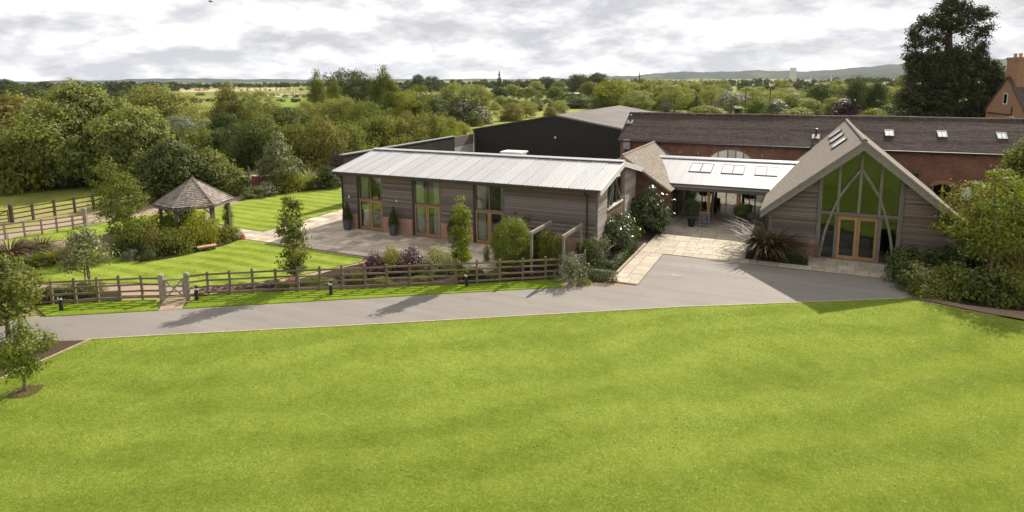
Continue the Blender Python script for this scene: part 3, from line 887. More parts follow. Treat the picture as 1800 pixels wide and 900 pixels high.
# right-hand gable end, facing +x
ge = MB()
ge.extrude([(X1 - 0.28, 0.3, 0), (X1 - 0.28, 1.95, 0), (X1 - 0.28, 1.95, RZ(1.95) - 0.2), (X1 - 0.28, 0.3, RZ(0.3) - 0.2)], (0.22, 0, 0))
ge.extrude([(X1 - 0.28, 5.9, 0), (X1 - 0.28, YB, 0), (X1 - 0.28, YB, RZ(YB) - 0.2), (X1 - 0.28, 5.9, RZ(5.9) - 0.2)], (0.22, 0, 0))
ge.box(X1 - 0.28, X1 - 0.06, 1.95, 5.9, 0, 2.45)
gend = ge.build('gable_wall', M['interior'], barn)
MB().box(X1 - 0.05, X1 + 0.05, 0.05, 1.93, 0, 0.5).build('brick_plinth', M['brick_new'], barn)
bh = 0.134
k = 0
while True:
    z = 0.52 + k * bh
    k += 1
    if z > 5.0: break
    zt = z + bh * 0.5
    # left part: y from where the roof allows to 1.93
    ymin = 0.06
    if RZ(ymin) - 0.22 < zt: ymin = (zt + 0.22 - 4.17) / 0.206 - 0.5
    if ymin < 1.8: piece('weatherboard', M['board_sunlit'], gend, X1 - 0.022, X1 + 0.012, ymin, 1.93, z + 0.01, z + bh - 0.01)
    ymax = 8.98
    if RZ(ymax) - 0.22 < zt: ymax = 9.5 - (zt + 0.22 - 4.17) / 0.206
    if ymax > 6.1: piece('weatherboard', M['board_sunlit'], gend, X1 - 0.022, X1 + 0.012, 6.05, ymax, z + 0.01, z + bh - 0.01)
gwin = MB().box(X1 - 0.10, X1 - 0.02, 1.93, 5.24, RZ(1.97) - 0.30, RZ(1.97) - 0.24).build('gable_window', M['oak_grey'], barn)
for y in (1.97, 3.1, 4.15, 5.2):
    MB().box(X1 - 0.104, X1 - 0.016, y - 0.04, y + 0.04, 2.58, RZ(y) - 0.24).build('mullion', M['oak_grey'], gwin)
for a, b in ((2.02, 3.06), (3.14, 4.11), (4.19, 5.16)):
    MB().extrude([(X1 - 0.07, a, 2.6), (X1 - 0.07, b, 2.6), (X1 - 0.07, b, RZ(b) - 0.26), (X1 - 0.07, a, RZ(a) - 0.26)], (0.012, 0, 0)).build('pane', M['glass'], gwin)
MB().box(X1 - 0.1, X1 + 0.06, 1.93, 5.5, 2.47, 2.575).build('sill', M['white_paint'], gwin)
for (ya, za, yb, zb) in ((2.15, 2.6, 3.35, 4.45), (3.35, 4.5, 5.0, 2.62), (3.25, 4.5, 2.9, 2.62)):
    MB().beam((X1 + 0.0, ya, za), (X1 + 0.0, yb, zb), 0.07, 0.13, (1, 0, 0)).build('brace', M['oak_pale'], gwin)
for i in range(15):
    y = 1.97 + i * 0.262
    piece('vertical_board', M['board_warm'], gend, X1 - 0.05, X1 - 0.005 - 0.008 * (i % 2), y, y + 0.255, 0.1, 2.46)
for i in range(3):
    y = 5.25 + i * 0.262
    piece('vertical_board', M['board_warm'], gend, X1 - 0.045, X1 - 0.002, y, y + 0.255, 2.6, RZ(5.6) - 0.25)
vent = MB()
vent.box(-0.75, 0.75, -0.5, 0.5, 0, 0.42)
vent.extrude([(-0.85, -0.6, 0.42), (0.85, -0.6, 0.42), (0.85, 0.6, 0.42), (-0.85, 0.6, 0.42)], (0, 0, 0.1))
vent.build('roof_vent', M['white_paint'], roof_o, (9.35, 6.1, RZ(6.1) - 0.02))
for x in (6.9, 7.5, 8.0): pass

# ------------------------------------------------------------------ stepped tile roofs
def tiled_slope(name, parent, mat, p_eave0, p_eave1, up, n, lift=0.022, wob=0.0, seed=0, nu=24):
    """courses of tiles: each course a strip whose lower edge stands proud of the one below"""
    rr = random.Random(seed)
    a, b, u = Vector(p_eave0), Vector(p_eave1), Vector(up)
    nrm = (b - a).cross(u).normalized()
    if nrm.z < 0: nrm = -nrm
    vs, fs = [], []
    wv = [[rr.gauss(0, 1) for _ in range(nu + 1)] for _ in range(2)]
    for k in range(n):
        for j, (t, l) in enumerate(((k / n, lift), ((k + 1) / n, 0.0))):
            for i in range(nu + 1):
                s = i / nu
                w_ = wob * (math.sin(s * 9 + t * 3 + seed) + math.sin(s * 23 - t * 5) * 0.5) + (rr.uniform(-.006, .006) if j == 0 else 0)
                vs.append(a + (b - a) * s + u * t + nrm * (l + w_))
        base = k * 2 * (nu + 1)
        for i in range(nu):
            fs.append((base + i, base + i + 1, base + nu + 1 + i + 1, base + nu + 1 + i))
            if k:
                pb = base - (nu + 1)
                fs.append((pb + i, pb + i + 1, base + i + 1, base + i))
    o = MB().add(vs, fs).build(name, mat, parent)
    return o


# ------------------------------------------------------------------ small tiled annex between barn and entrance link
annex = thing('tiled_annex', 'small brick annex with steep pale tiled roof between barn and entrance', 'annex')
aw = MB()
aw.extrude([(13.2, 9.6, 0), (19.7, 9.6, 0), (19.7, 9.6, 2.75), (16.5, 9.6, 4.85), (13.2, 9.6, 2.75)], (0, 0.25, 0))
aw.box(19.45, 19.7, 9.85, 13.4, 0, 2.75)
aw.build('wall', M['brick'], annex)
ar = MB()
ar.extrude([(20.0, 9.3, 2.62), (16.5, 9.3, 4.98), (13.0, 9.3, 2.62), (13.0, 9.3, 2.50), (16.5, 9.3, 4.84), (20.0, 9.3, 2.50)], (0, 10.7, 0))
aro = ar.build('roof', M['oak_grey'], annex)
tiled_slope('tile_courses', aro, M['tile_annex'], (20.06, 9.26, 2.60), (20.06, 20.0, 2.60), (-3.56, 0, 2.42), 30, 0.03, 0.008, 2, 40)
tiled_slope('tile_courses', aro, M['tile_annex'], (12.94, 20.0, 2.60), (12.94, 9.26, 2.60), (3.56, 0, 2.42), 30, 0.03, 0.008, 3, 40)
for i in range(24):
    MB().tube([(16.5, 9.27 + i * 0.45, 5.02), (16.5, 9.27 + i * 0.45 + 0.46, 5.025)], [0.11, 0.10], 8).build('ridge_tile', M['tile_annex'], aro)
MB().extrude([(20.02, 9.22, 2.47), (16.5, 9.22, 4.83), (12.98, 9.22, 2.47), (12.98, 9.22, 2.63), (16.5, 9.22, 4.99), (20.02, 9.22, 2.63)], (0, 0.06, 0)).build('barge_board', M['oak_pale'], aro)

# ------------------------------------------------------------------ glazed entrance link
link = thing('glazed_link', 'low glazed entrance link with pale metal roof and three pairs of rooflights', 'entrance')
LX0, LX1 = 17.4, 28.2
LE, LR = (11.0, 2.86), (16.4, 4.12)
lslope = math.atan2(LR[1] - LE[1], LR[0] - LE[0])
llen = math.hypot(LR[1] - LE[1], LR[0] - LE[0])
lz = lambda y: LE[1] + (y - LE[0]) * (LR[1] - LE[1]) / (LR[0] - LE[0])
SK = [(20.5, 22.15), (22.85, 24.45), (25.2, 26.75)]
SY = (13.55, 15.35)
lr = MB()


def lslab(x0, x1, y0, y1, t=0.16):
    lr.extrude([(x0, y0, lz(y0)), (x1, y0, lz(y0)), (x1, y1, lz(y1)), (x0, y1, lz(y1))], (0, 0, -t))


lslab(LX0, LX1, LE[0], SY[0])
lslab(LX0, LX1, SY[1], LR[0])
xs = [LX0] + [v for p in SK for v in p] + [LX1]
for i in range(0, len(xs), 2): lslab(xs[i], xs[i + 1], SY[0], SY[1])
lr.extrude([(LX0, LR[0], LR[1]), (LX1, LR[0], LR[1]), (LX1, 19.95, 3.4), (LX0, 19.95, 3.4)], (0, 0, -0.16))
lro = lr.build('roof', M['zinc_link'], link)
for k in range(14):
    x = 18.0 + k * 0.74
    if x > 27.9: break
    inside = [p for p in SK if p[0] - 0.05 < x < p[1] + 0.05]
    for (ya, yb) in ([(LE[0], LR[0] - 0.2)] if not inside else [(LE[0], SY[0] - 0.1), (SY[1] + 0.1, LR[0] - 0.2)]):
        MB().beam((x, ya, lz(ya) + 0.012), (x, yb, lz(yb) + 0.012), 0.022, 0.026).build('seam', M['zinc_link'], lro)
for (a, b) in SK:
    m = (a + b) / 2
    for p, q in ((a, m), (m, b)):
        fr = MB()
        e = 0.05
        for (u0, u1, v0, v1) in ((p, p + e, SY[0], SY[1]), (q - e, q, SY[0], SY[1]), (p + e, q - e, SY[0], SY[0] + 0.09), (p + e, q - e, SY[1] - 0.06, SY[1])):
            fr.extrude([(u0, v0, lz(v0) + 0.06), (u1, v0, lz(v0) + 0.06), (u1, v1, lz(v1) + 0.06), (u0, v1, lz(v1) + 0.06)], (0, 0, -0.2))
        fo = fr.build('rooflight', M['dark_metal'], link)
        MB().extrude([(p + e, SY[0] + 0.09, lz(SY[0] + 0.09) + 0.04), (q - e, SY[0] + 0.09, lz(SY[0] + 0.09) + 0.04), (q - e, SY[1] - 0.06, lz(SY[1] - 0.06) + 0.04), (p + e, SY[1] - 0.06, lz(SY[1] - 0.06) + 0.04)], (0, 0, -0.015)).build('pane', M['sky_pane'], fo)
MB().extrude([(LX0, LR[0] - 0.28, LR[1] + 0.03), (LX1, LR[0] - 0.28, LR[1] + 0.03), (LX1, LR[0] + 0.1, LR[1] + 0.17), (LX0, LR[0] + 0.1, LR[1] + 0.17)], (0, 0, -0.04)).build('ridge_cap', M['zinc'], lro)
MB().box(LX0, LX1, LR[0] - 0.22, LR[0] - 0.1, LR[1] - 0.06, LR[1] + 0.06).build('ridge_upstand', M['dark_metal'], lro)
MB().box(19.3, 26.4, LE[0] - 0.09, LE[0] + 0.02, 2.86, 2.95).build('gutter', M['dark_metal'], lro)
MB().box(19.4, 26.6, LE[0] + 0.05, LE[0] + 0.17, 2.47, 2.75).build('beam', M['oak_grey'], link)
for x in (19.65, 22.35, 24.35, 26.35):
    MB().box(x - 0.1, x + 0.1, LE[0] + 0.30, LE[0] + 0.5, 0.03, 2.62).build('post', M['oak_grey'] if x in (19.65, 26.35) else M['oak'], link)
MB().box(19.4, 26.6, LE[0] + 0.28, LE[0] + 0.52, 2.625, 2.80).build('beam', M['oak_grey'], link)
MB().box(17.6, 28.0, 13.5, 19.7, 0.0, 0.04).build('floor', M['interior_floor'], link)
MB().box(17.6, 28.0, 19.5, 19.7, 0.04, 3.2).build('back_wall', M['interior_pale'], link)
gx = [19.7, 20.6, 21.6, 22.35, 24.3, 25.35, 26.3]
scr = MB()
for x in gx: scr.box(x - 0.045, x + 0.045, 13.42, 13.52, 0.04, 2.75)
scr.box(19.7, 26.3, 13.40, 13.53, 2.75, 2.95)
scro = scr.build('glazed_screen', M['oak_grey'], link)
for a, b in zip(gx[:-1], gx[1:]):
    MB().box(a + 0.045, b - 0.045, 13.46, 13.475, 0.06, 2.75).build('pane', M['link_glass'], scro)
MB().box(23.29, 23.36, 13.41, 13.53, 0.05, 2.75).build('meeting_stile', M['oak'], scro)
for x in (22.42, 24.23): MB().box(x - 0.035, x + 0.035, 13.40, 13.535, 0.05, 2.75).build('door_stile', M['oak'], scro)
MB().box(19.45, 19.62, 13.1, 13.5, 0.0, 2.8).build('pier', M['brick'], link)

# ------------------------------------------------------------------ gabled oak-framed barn on the right
gab = thing('gabled_barn', 'gabled timber barn with tall oak framed glass front and steep brown roof', 'barn')
GX0, GX1, GXC, GY = 26.72, 36.02, 31.37, 5.28
sl = 4.28 / 5.05
zr = lambda x: 7.0 - abs(x - GXC) * sl
wallm = MB()
for (a, b) in ((GX0, 29.28), (33.5, GX1)):
    wallm.extrude([(a, GY + 0.03, 0), (b, GY + 0.03, 0), (b, GY + 0.03, zr(b) - 0.22), (a, GY + 0.03, zr(a) - 0.22)], (0, 0.25, 0))
wallm.box(GX0, GX0 + 0.2, GY + 0.28, 13.3, 0, zr(GX0) - 0.25)
wallm.box(GX1 - 0.2, GX1, GY + 0.28, 19.9, 0, zr(GX1) - 0.25)
gwall = wallm.build('wall', M['interior'], gab)
MB().box(GX0 + 0.2, GX1 - 0.2, GY + 0.28, 19.9, 0.0, 0.05).build('floor', M['interior'], gab)
MB().extrude([(x, 13.5, z) for x, z in ((GX0 + 0.25, 0.05), (GX1 - 0.25, 0.05), (GX1 - 0.25, zr(GX1 - 0.25) - 0.3), (GXC, 6.65), (GX0 + 0.25, zr(GX0 + 0.25) - 0.3))], (0, 0.1, 0)).build('inner_wall', M['interior'], gab)
for (a, b) in ((GX0 - 0.03, 29.26), (33.52, GX1 + 0.03)):
    MB().box(a, b, GY - 0.07, GY + 0.028, 0, 1.08).build('brick_plinth', M['brick_new'], gab)
    MB().box(a, b, GY - 0.09, GY + 0.028, 1.08, 1.2).build('plinth_sill', M['oak_grey'], gab)
bh = 0.128
for k in range(40):
    z = 1.21 + k * bh
    zt = z + bh
    xr = (7.0 - 0.24 - zt) / sl
    for s in (0, 1):
        if s == 0:
            a, b = max(GX0 + 0.02, GXC - xr), 29.26
        else:
            a, b = 33.52, min(GX1 - 0.02, GXC + xr)
        if b - a > 0.12:
            piece('weatherboard', M['board'] if rng.random() < 0.8 else M['board_warm'], gwall, a, b, GY - 0.03 + rng.uniform(-.004, .004), GY + 0.005, z + 0.011, z + bh - 0.011)
MB().box(GX0 - 0.03, GX0 + 0.12, GY - 0.06, GY + 0.028, 1.2, zr(GX0) - 0.25).build('corner_post', M['oak_grey'], gab)
MB().box(GX1 - 0.12, GX1 + 0.03, GY - 0.06, GY + 0.028, 1.2, zr(GX1) - 0.25).build('corner_post', M['oak_grey'], gab)
# oak frame
for x in (29.38, 33.40):
    MB().box(x - 0.11, x + 0.11, GY - 0.10, GY + 0.15, 0, zr(x) - 0.2).build('post', M['oak_grey'], gab)
MB().box(29.27, 33.51, GY - 0.12, GY + 0.16, 2.68, 2.84).build('beam', M['oak_grey'], gab)
MB().box(29.27, 33.51, GY - 0.1, GY + 0.15, 0.0, 0.09).build('sill_beam', M['oak_grey'], gab)
for x in (30.32, 31.37, 32.38):
    MB().box(x - 0.07, x + 0.07, GY - 0.08, GY + 0.1, 2.84, zr(x) - 0.25).build('mullion', M['oak_pale'], gab)
for x in (30.28, 32.46):
    MB().box(x - 0.08, x + 0.08, GY - 0.08, GY + 0.1, 0.09, 2.68).build('mullion', M['oak_grey'], gab)
for s in (-1, 1):
    pts = [(GXC + s * dx, GY - 0.09, z) for dx, z in ((0.05, 5.32), (0.52, 4.58), (0.98, 3.80), (1.24, 3.08), (1.52, 2.14), (1.70, 1.30), (1.82, 0.40), (1.86, 0.08))]
    MB().tube(pts, [0.075] * 8, 6).build('curved_brace', M['oak_pale'], gab)
upx = [29.49, 30.32, 31.37, 32.38, 33.29]
for a, b in zip(upx[:-1], upx[1:]):
    a2, b2 = a + (0.07 if a > 29.5 else 0), b - (0.07 if b < 33.2 else 0)
    MB().extrude([(a2, GY + 0.04, 2.84), (b2, GY + 0.04, 2.84), (b2, GY + 0.04, zr(b2) - 0.22), (a2, GY + 0.04, zr(a2) - 0.22)], (0, 0.012, 0)).build('pane', M['glass_dark'], gab)
for a, b in ((29.49, 30.2), (32.54, 33.29)):
    MB().box(a, b, GY + 0.04, GY + 0.052, 0.09, 2.68).build('pane', M['glass_dark'], gab)
for a, b in ((30.37, 31.365), (31.375, 32.37)):
    d = MB()
    e = 0.14
    d.box(a, a + e, GY - 0.05, GY + 0.03, 0.1, 2.58).box(b - e, b, GY - 0.05, GY + 0.03, 0.1, 2.58)
    d.box(a + e, b - e, GY - 0.05, GY + 0.03, 0.1, 0.3).box(a + e, b - e, GY - 0.05, GY + 0.03, 2.42, 2.58)
    do = d.build('door', M['oak'], gab)
    MB().box(a + e, b - e, GY - 0.016, GY - 0.004, 0.3, 2.42).build('pane', M['glass_dark'], do)
    hx = b - 0.07 if a < 31 else a + 0.07
    MB().box(hx - 0.015, hx + 0.015, GY - 0.1, GY - 0.05, 1.05, 1.2).build('handle', M['lead'], do)
MB().box(30.36, 32.38, GY - 0.04, GY + 0.1, 2.585, 2.68).build('door_head', M['oak'], gab)
# pale notices inside the door
for z in (0.42, 0.78):
    nt = MB().box(30.56, 30.94, GY + 0.25, GY + 0.27, z, z + 0.16).build('notice', M['white_paint'], gab)
# roof
groof = MB()
YF, YK = 4.66, 23.6
groof.extrude([(26.27, YF, 2.67), (GXC, YF, 6.95), (36.47, YF, 2.67), (36.47, YF, 2.5), (GXC, YF, 6.75), (26.27, YF, 2.5)], (0, YK - YF, 0))
gro = groof.build('roof', M['oak_grey'], gab)
tiled_slope('tile_courses', gro, M['tile_gable'], (26.22, YK, 2.66), (26.22, YF - 0.03, 2.66), (5.15, 0, 4.365), 52, 0.03, 0.006, 5, 40)
tiled_slope('tile_courses', gro, M['tile_gable'], (36.52, YF - 0.03, 2.66), (36.52, YK, 2.66), (-5.15, 0, 4.365), 52, 0.03, 0.006, 6, 40)
for i in range(42):
    MB().tube([(GXC, YF - 0.03 + i * 0.45, 7.02), (GXC, YF - 0.03 + i * 0.45 + 0.46, 7.03)], [0.13, 0.12], 8).build('ridge_tile', M['tile_gable'], gro)
for s in (-1, 1):
    x1 = GXC + s * 5.15
    z1 = 7.0 - 5.15 * sl
    MB().extrude([(GXC, YF - 0.06, 6.98), (x1, YF - 0.06, z1 - 0.02), (x1, YF - 0.06, z1 - 0.40), (GXC, YF - 0.06, 6.50)], (0, 0.07, 0)).build('barge_board', M['barge'], gro)
    MB().extrude([(GXC, YF - 0.09, 7.03), (x1, YF - 0.09, z1 + 0.03), (x1, YF - 0.09, z1 - 0.09), (GXC, YF - 0.09, 6.90)], (0, 0.05, 0)).build('verge_strip', M['barge'], gro)
# rooflights on the left slope
for yk in (10.75, 14.4, 18.0):
    for q in (0,):
        xa, xb = 30.02, 30.82
        za, zb = zr(xa) + 0.07, zr(xb) + 0.07
        f = MB().extrude([(xa, yk - 0.7, za), (xb, yk - 0.7, zb), (xb, yk + 0.7, zb), (xa, yk + 0.7, za)], (-0.05, 0, 0.06)).build('rooflight', M['dark_metal'], gab)
        MB().extrude([(xa + 0.01, yk - 0.6, za + 0.115), (xb - 0.12, yk - 0.6, zb + 0.005), (xb - 0.12, yk + 0.6, zb + 0.005), (xa + 0.01, yk + 0.6, za + 0.115)], (-0.01, 0, 0.012)).build('pane', M['sky_pane'], f)

# ------------------------------------------------------------------ long brick barn behind
bb = thing('brick_barn', 'long old red brick barn with dark clay tile roof behind the courtyard', 'barn')
BX0, BX1 = 13.4, 78.0
MB().box(BX0, BX1, 20.0, 20.3, 0, 5.0).build('wall', M['brick'], bb)
MB().box(BX0, BX1, 27.1, 27.4, 0, 5.0).build('wall', M['brick'], bb)
for xx in (BX0, BX1 - 0.3):
    MB().extrude([(xx, 20.31, 0), (xx, 27.09, 0), (xx, 27.09, 5.1), (xx, 23.7, 7.05), (xx, 20.31, 5.1)], (0.3, 0, 0)).build('gable_wall', M['brick'], bb)
bro = MB().extrude([(BX0 - 0.15, 19.75, 5.06), (BX0 - 0.15, 23.7, 7.22), (BX0 - 0.15, 27.65, 5.06), (BX0 - 0.15, 27.65, 4.96), (BX0 - 0.15, 23.7, 7.10), (BX0 - 0.15, 19.75, 4.96)], (BX1 - BX0 + 0.3, 0, 0)).build('roof', M['oak_grey'], bb)
tiled_slope('tile_courses', bro, M['tile_old'], (BX0 - 0.2, 19.68, 5.06), (BX1 + 0.2, 19.68, 5.06), (0, 4.02, 2.20), 44, 0.03, 0.028, 8, 150)
tiled_slope('tile_courses', bro, M['tile_old'], (BX1 + 0.2, 27.72, 5.06), (BX0 - 0.2, 27.72, 5.06), (0, -4.02, 2.20), 24, 0.03, 0.02, 9, 60)
rt = MB().tube([(0, 0, 0), (0.46, 0, 0.004)], [0.15, 0.135], 8).mesh('ridge_tile', M['tile_old'])
for i in range(144):
    mesh_obj('ridge_tile', rt, None, bro, (BX0 - 0.18 + i * 0.45, 23.7, 7.25 + 0.02 * math.sin(i * 0.3) + prng.uniform(-.012, .012)))
MB().tube([(BX0 - 0.1, 19.62, 5.0), (30, 19.62, 4.98), (BX1, 19.62, 5.0)], [0.07] * 3, 8).build('gutter', M['black_paint'], bb)
MB().tube([(13.9, 19.65, 4.8), (13.9, 19.9, 4.6), (13.9, 19.93, 0)], [0.05] * 3, 8).build('downpipe', M['black_paint'], bb)
# rooflights, vents and flues
RS = 2.20 / 4.02
brz = lambda y: 5.06 + (y - 19.68) * RS
for px, py in ((1563, 236), (1656, 238), (1761, 241)):
    d = ray(px, py)
    t = (5.06 - 19.68 * RS + CAM[1] * RS - CAM[2]) / (d[2] - d[1] * RS)
    x, y = (CAM + d * t)[:2]
    xa, xb, ya, yb = x - 0.3, x + 0.3, y - 0.38, y + 0.38
    f = MB()
    for (u0, u1, v0, v1) in ((xa, xa + 0.07, ya, yb), (xb - 0.07, xb, ya, yb), (x - 0.03, x + 0.03, ya, yb), (xa + 0.07, xb - 0.07, ya, ya + 0.08), (xa + 0.07, xb - 0.07, yb - 0.08, yb)):
        f.extrude([(u0, v0, brz(v0) + 0.13), (u1, v0, brz(v0) + 0.13), (u1, v1, brz(v1) + 0.13), (u0, v1, brz(v1) + 0.13)], (0, 0, -0.12))
    fo = f.build('rooflight', M['dark_metal'], bb)
    for (u0, u1) in ((xa + 0.07, x - 0.03), (x + 0.03, xb - 0.07)):
        MB().extrude([(u0, ya + 0.08, brz(ya + .08) + 0.10), (u1, ya + 0.08, brz(ya + .08) + 0.10), (u1, yb - 0.08, brz(yb - .08) + 0.10), (u0, yb - 0.08, brz(yb - .08) + 0.10)], (0, 0, -0.02)).build('pane', M['glass'], fo)
for px, py in ((1108, 214), (1434, 240)):
    d = ray(px, py)
    t = (5.06 - 19.68 * RS + CAM[1] * RS - CAM[2]) / (d[2] - d[1] * RS)
    x, y = (CAM + d * t)[:2]
    fl_ = MB().tube([(x, y, brz(y) - 0.05), (x, y, brz(y) + 0.5)], [0.09, 0.09], 10)
    fl_.lathe([(0.17, brz(y) + 0.52), (0.14, brz(y) + 0.62), (0.0, brz(y) + 0.68)], 10, (x, y))
    fl_.build('flue', M['dark_metal'], bb)
    MB().extrude([(x - 0.28, y - 0.35, brz(y - .35) + 0.05), (x + 0.28, y - 0.35, brz(y - .35) + 0.05), (x + 0.28, y + 0.2, brz(y + .2) + 0.05), (x - 0.28, y + 0.2, brz(y + .2) + 0.05)], (0, 0, 0.02)).build('flashing', M['lead'], bb)
MB().box(13.75, 14.35, 19.62, 19.9, 4.3, 5.15).build('hopper', M['lead'], bb)
# arched cart opening glazed above the link roof
ac = (22.85, 3.24)
arch = []
for i in range(25):
    a = math.pi * i / 24
    arch.append((ac[0] + 1.95 * math.cos(a), ac[1] + 1.42 * math.sin(a)))
ring = MB()
for i in range(24):
    p, q = arch[i], arch[i + 1]
    def o_(pt, k):
        return (ac[0] + (pt[0] - ac[0]) * k, 19.93, ac[1] + (pt[1] - ac[1]) * k)
    ring.extrude([o_(p, 1.0), o_(q, 1.0), o_(q, 1.15), o_(p, 1.15)], (0, 0.068, 0))
aw_ = MB().extrude([(p[0], 19.97, p[1]) for p in arch], (0, 0.028, 0)).build('arched_window', M['oak'], bb)
for i in range(24):
    p, q = arch[i], arch[i + 1]
    MB().extrude([o_(p, 1.0), o_(q, 1.0), o_(q, 1.14), o_(p, 1.14)], (0, 0.066, 0)).build('arch_brick', M['brick'], aw_)
for (a, b) in ((-1.6, -1.05), (-0.95, -0.3), (-0.2, 0.35), (0.45, 0.95), (1.05, 1.6)):
    n = 5
    pts = [(ac[0] + a, 19.955, 2.6), (ac[0] + b, 19.955, 2.6)]
    for i in range(n + 1):
        x = b + (a - b) * i / n
        pts.append((ac[0] + x, 19.955, ac[1] + 1.30 * math.sqrt(max(0, 1 - (x / 1.85) ** 2))))
    MB().extrude(pts, (0, 0.012, 0)).build('pane', M['curtain'] if a in (-0.95, 0.45, -1.6) else M['interior_pale'], aw_)
# small arched window on the right part and a vent box
d = ray(1655, 344)
t = (19.96 - CAM[1]) / d[1]
wx = (CAM + d * t)[0]
wz0, wz1, ww = 1.5, 2.45, 0.62
ap = [(wx - ww, wz0), (wx + ww, wz0)] + [(wx + ww * math.cos(math.pi * i / 12), wz1 + 0.35 * math.sin(math.pi * i / 12)) for i in range(13)]
win = MB().extrude([(x, 19.96, z) for x, z in ap], (0, 0.035, 0)).build('window', M['oak'], bb)
for s in (-1, 1):
    q = [(wx + s * 0.06, wz0 + 0.1), (wx + s * 0.54, wz0 + 0.1), (wx + s * 0.54, wz1 + 0.02), (wx + s * 0.06, wz1 + 0.22)]
    if s < 0: q = q[::-1]
    MB().extrude([(x, 19.945, z) for x, z in q], (0, 0.012, 0)).build('pane', M['glass_dark'], win)
for i in range(12):
    a0_, a1_ = math.pi * i / 12, math.pi * (i + 1) / 12
    MB().extrude([(wx + r_ * ww * math.cos(a), 19.93, wz1 + (0.35 * r_ + 0.0) * math.sin(a)) for a, r_ in ((a0_, 1.02), (a1_, 1.02), (a1_, 1.3), (a0_, 1.3))], (0, 0.068, 0)).build('arch_brick', M['brick_new'], win)
MB().box(wx - 2.0, wx - 1.55, 19.9, 20.0, 2.9, 3.35).build('wall_vent', M['black_paint'], bb)
MB().box(wx + 1.15, wx + 1.75, 19.7, 20.0, 1.6, 2.4).build('air_unit', M['white_paint'], bb)
for x in (18.7, 20.2, 25.3, 34.2, 40.5):
    MB().box(x - 0.06, x + 0.06, 19.93, 20.0, 4.05, 4.3).build('iron_tie', M['lead'], bb)

# ------------------------------------------------------------------ black steel shed and dark boundary building
shed = thing('steel_shed', 'large dark clad farm shed with shallow grey sheet roof', 'shed')
SX0, SX1, SXC, SYF, SYB = -6.05, 14.2, 4.08, 28.0, 53.0
SE, SA = 4.85, 6.60
ws = MB()
ws.extrude([(SX0, SYF, 0), (SX1, SYF, 0), (SX1, SYF, SE), (SXC, SYF, SA), (SX0, SYF, SE)], (0, 0.08, 0))
ws.box(SX0, SX0 + 0.08, SYF + 0.08, SYB, 0, SE).box(SX1 - 0.08, SX1, SYF + 0.08, SYB, 0, SE)
ws.extrude([(SX0, SYB - 0.08, 0), (SX1, SYB - 0.08, 0), (SX1, SYB - 0.08, SE), (SXC, SYB - 0.08, SA), (SX0, SYB - 0.08, SE)], (0, 0.08, 0))
swall = ws.build('wall', M['black_sheet'], shed)
n_rib = 80
for i in range(n_rib):
    x = SX0 + 0.1 + (SX1 - SX0 - 0.2) * i / (n_rib - 1)
    top = SA - abs(x - SXC) * (SA - SE) / (SXC - SX0) - 0.03
    piece('cladding_rib', M['black_sheet'], swall, x - 0.035, x + 0.035, SYF - 0.035, SYF + 0.01, 0.1, top)
sro = MB().extrude([(SX0 - 0.15, SYF - 0.12, SE), (SXC, SYF - 0.12, SA + 0.03), (SX1 + 0.15, SYF - 0.12, SE), (SX1 + 0.15, SYF - 0.12, SE + 0.1), (SXC, SYF - 0.12, SA + 0.14), (SX0 - 0.15, SYF - 0.12, SE + 0.1)], (0, SYB - SYF + 0.2, 0)).build('roof', M['sheet_roof'], shed)
MB().extrude([(SX1 + 0.15, SYF - 0.16, SE - 0.06), (SXC, SYF - 0.16, SA - 0.03), (SXC, SYF - 0.16, SA + 0.13), (SX1 + 0.15, SYF - 0.16, SE + 0.1)], (0, 0.035, 0)).build('verge_trim', M['barge'], sro)
MB().extrude([(SX0 - 0.15, SYF - 0.16, SE - 0.06), (SXC, SYF - 0.16, SA - 0.03), (SXC, SYF - 0.16, SA + 0.13), (SX0 - 0.15, SYF - 0.16, SE + 0.1)], (0, 0.035, 0)).build('verge_trim', M['dark_metal'], sro)
MB().lathe([(0.12, -0.1), (0.14, 0), (0.1, 0.1), (0, 0.12)], 10).build('security_light', M['white_paint'], shed, (SXC - 0.05, SYF - 0.15, 4.3))
MB().tube([(SX0 - 0.05, SYF - 0.1, SE - 0.1), (SX0 + 0.25, SYF - 0.1, SE - 0.5), (SX0 + 0.25, SYF - 0.1, 0.1)], [0.06] * 3, 8).build('downpipe', M['dark_metal'], shed)

dw = thing('dark_boundary_wall', 'tall dark clad boundary wall with pale capping behind the long barn', 'wall')
for i in range(12):
    y = 5.6 + i * 1.5
    MB().box(-6.30, -6.02 - 0.012 * (i % 2), y, y + 1.495, 0, 4.42).build('panel', M['black_sheet'], dw)
MB().box(-6.36, -5.96, 5.5, 23.7, 4.42, 4.50).build('capping', M['lead'], dw)
MB().box(-6.28, -6.06, 23.61, 27.9, 0, 3.3).build('panel', M['grey_sheet'], dw)
MB().box(-6.28, -6.04, 23.61, 27.9, 3.305, 4.38).build('panel', M['oak_grey'], dw)

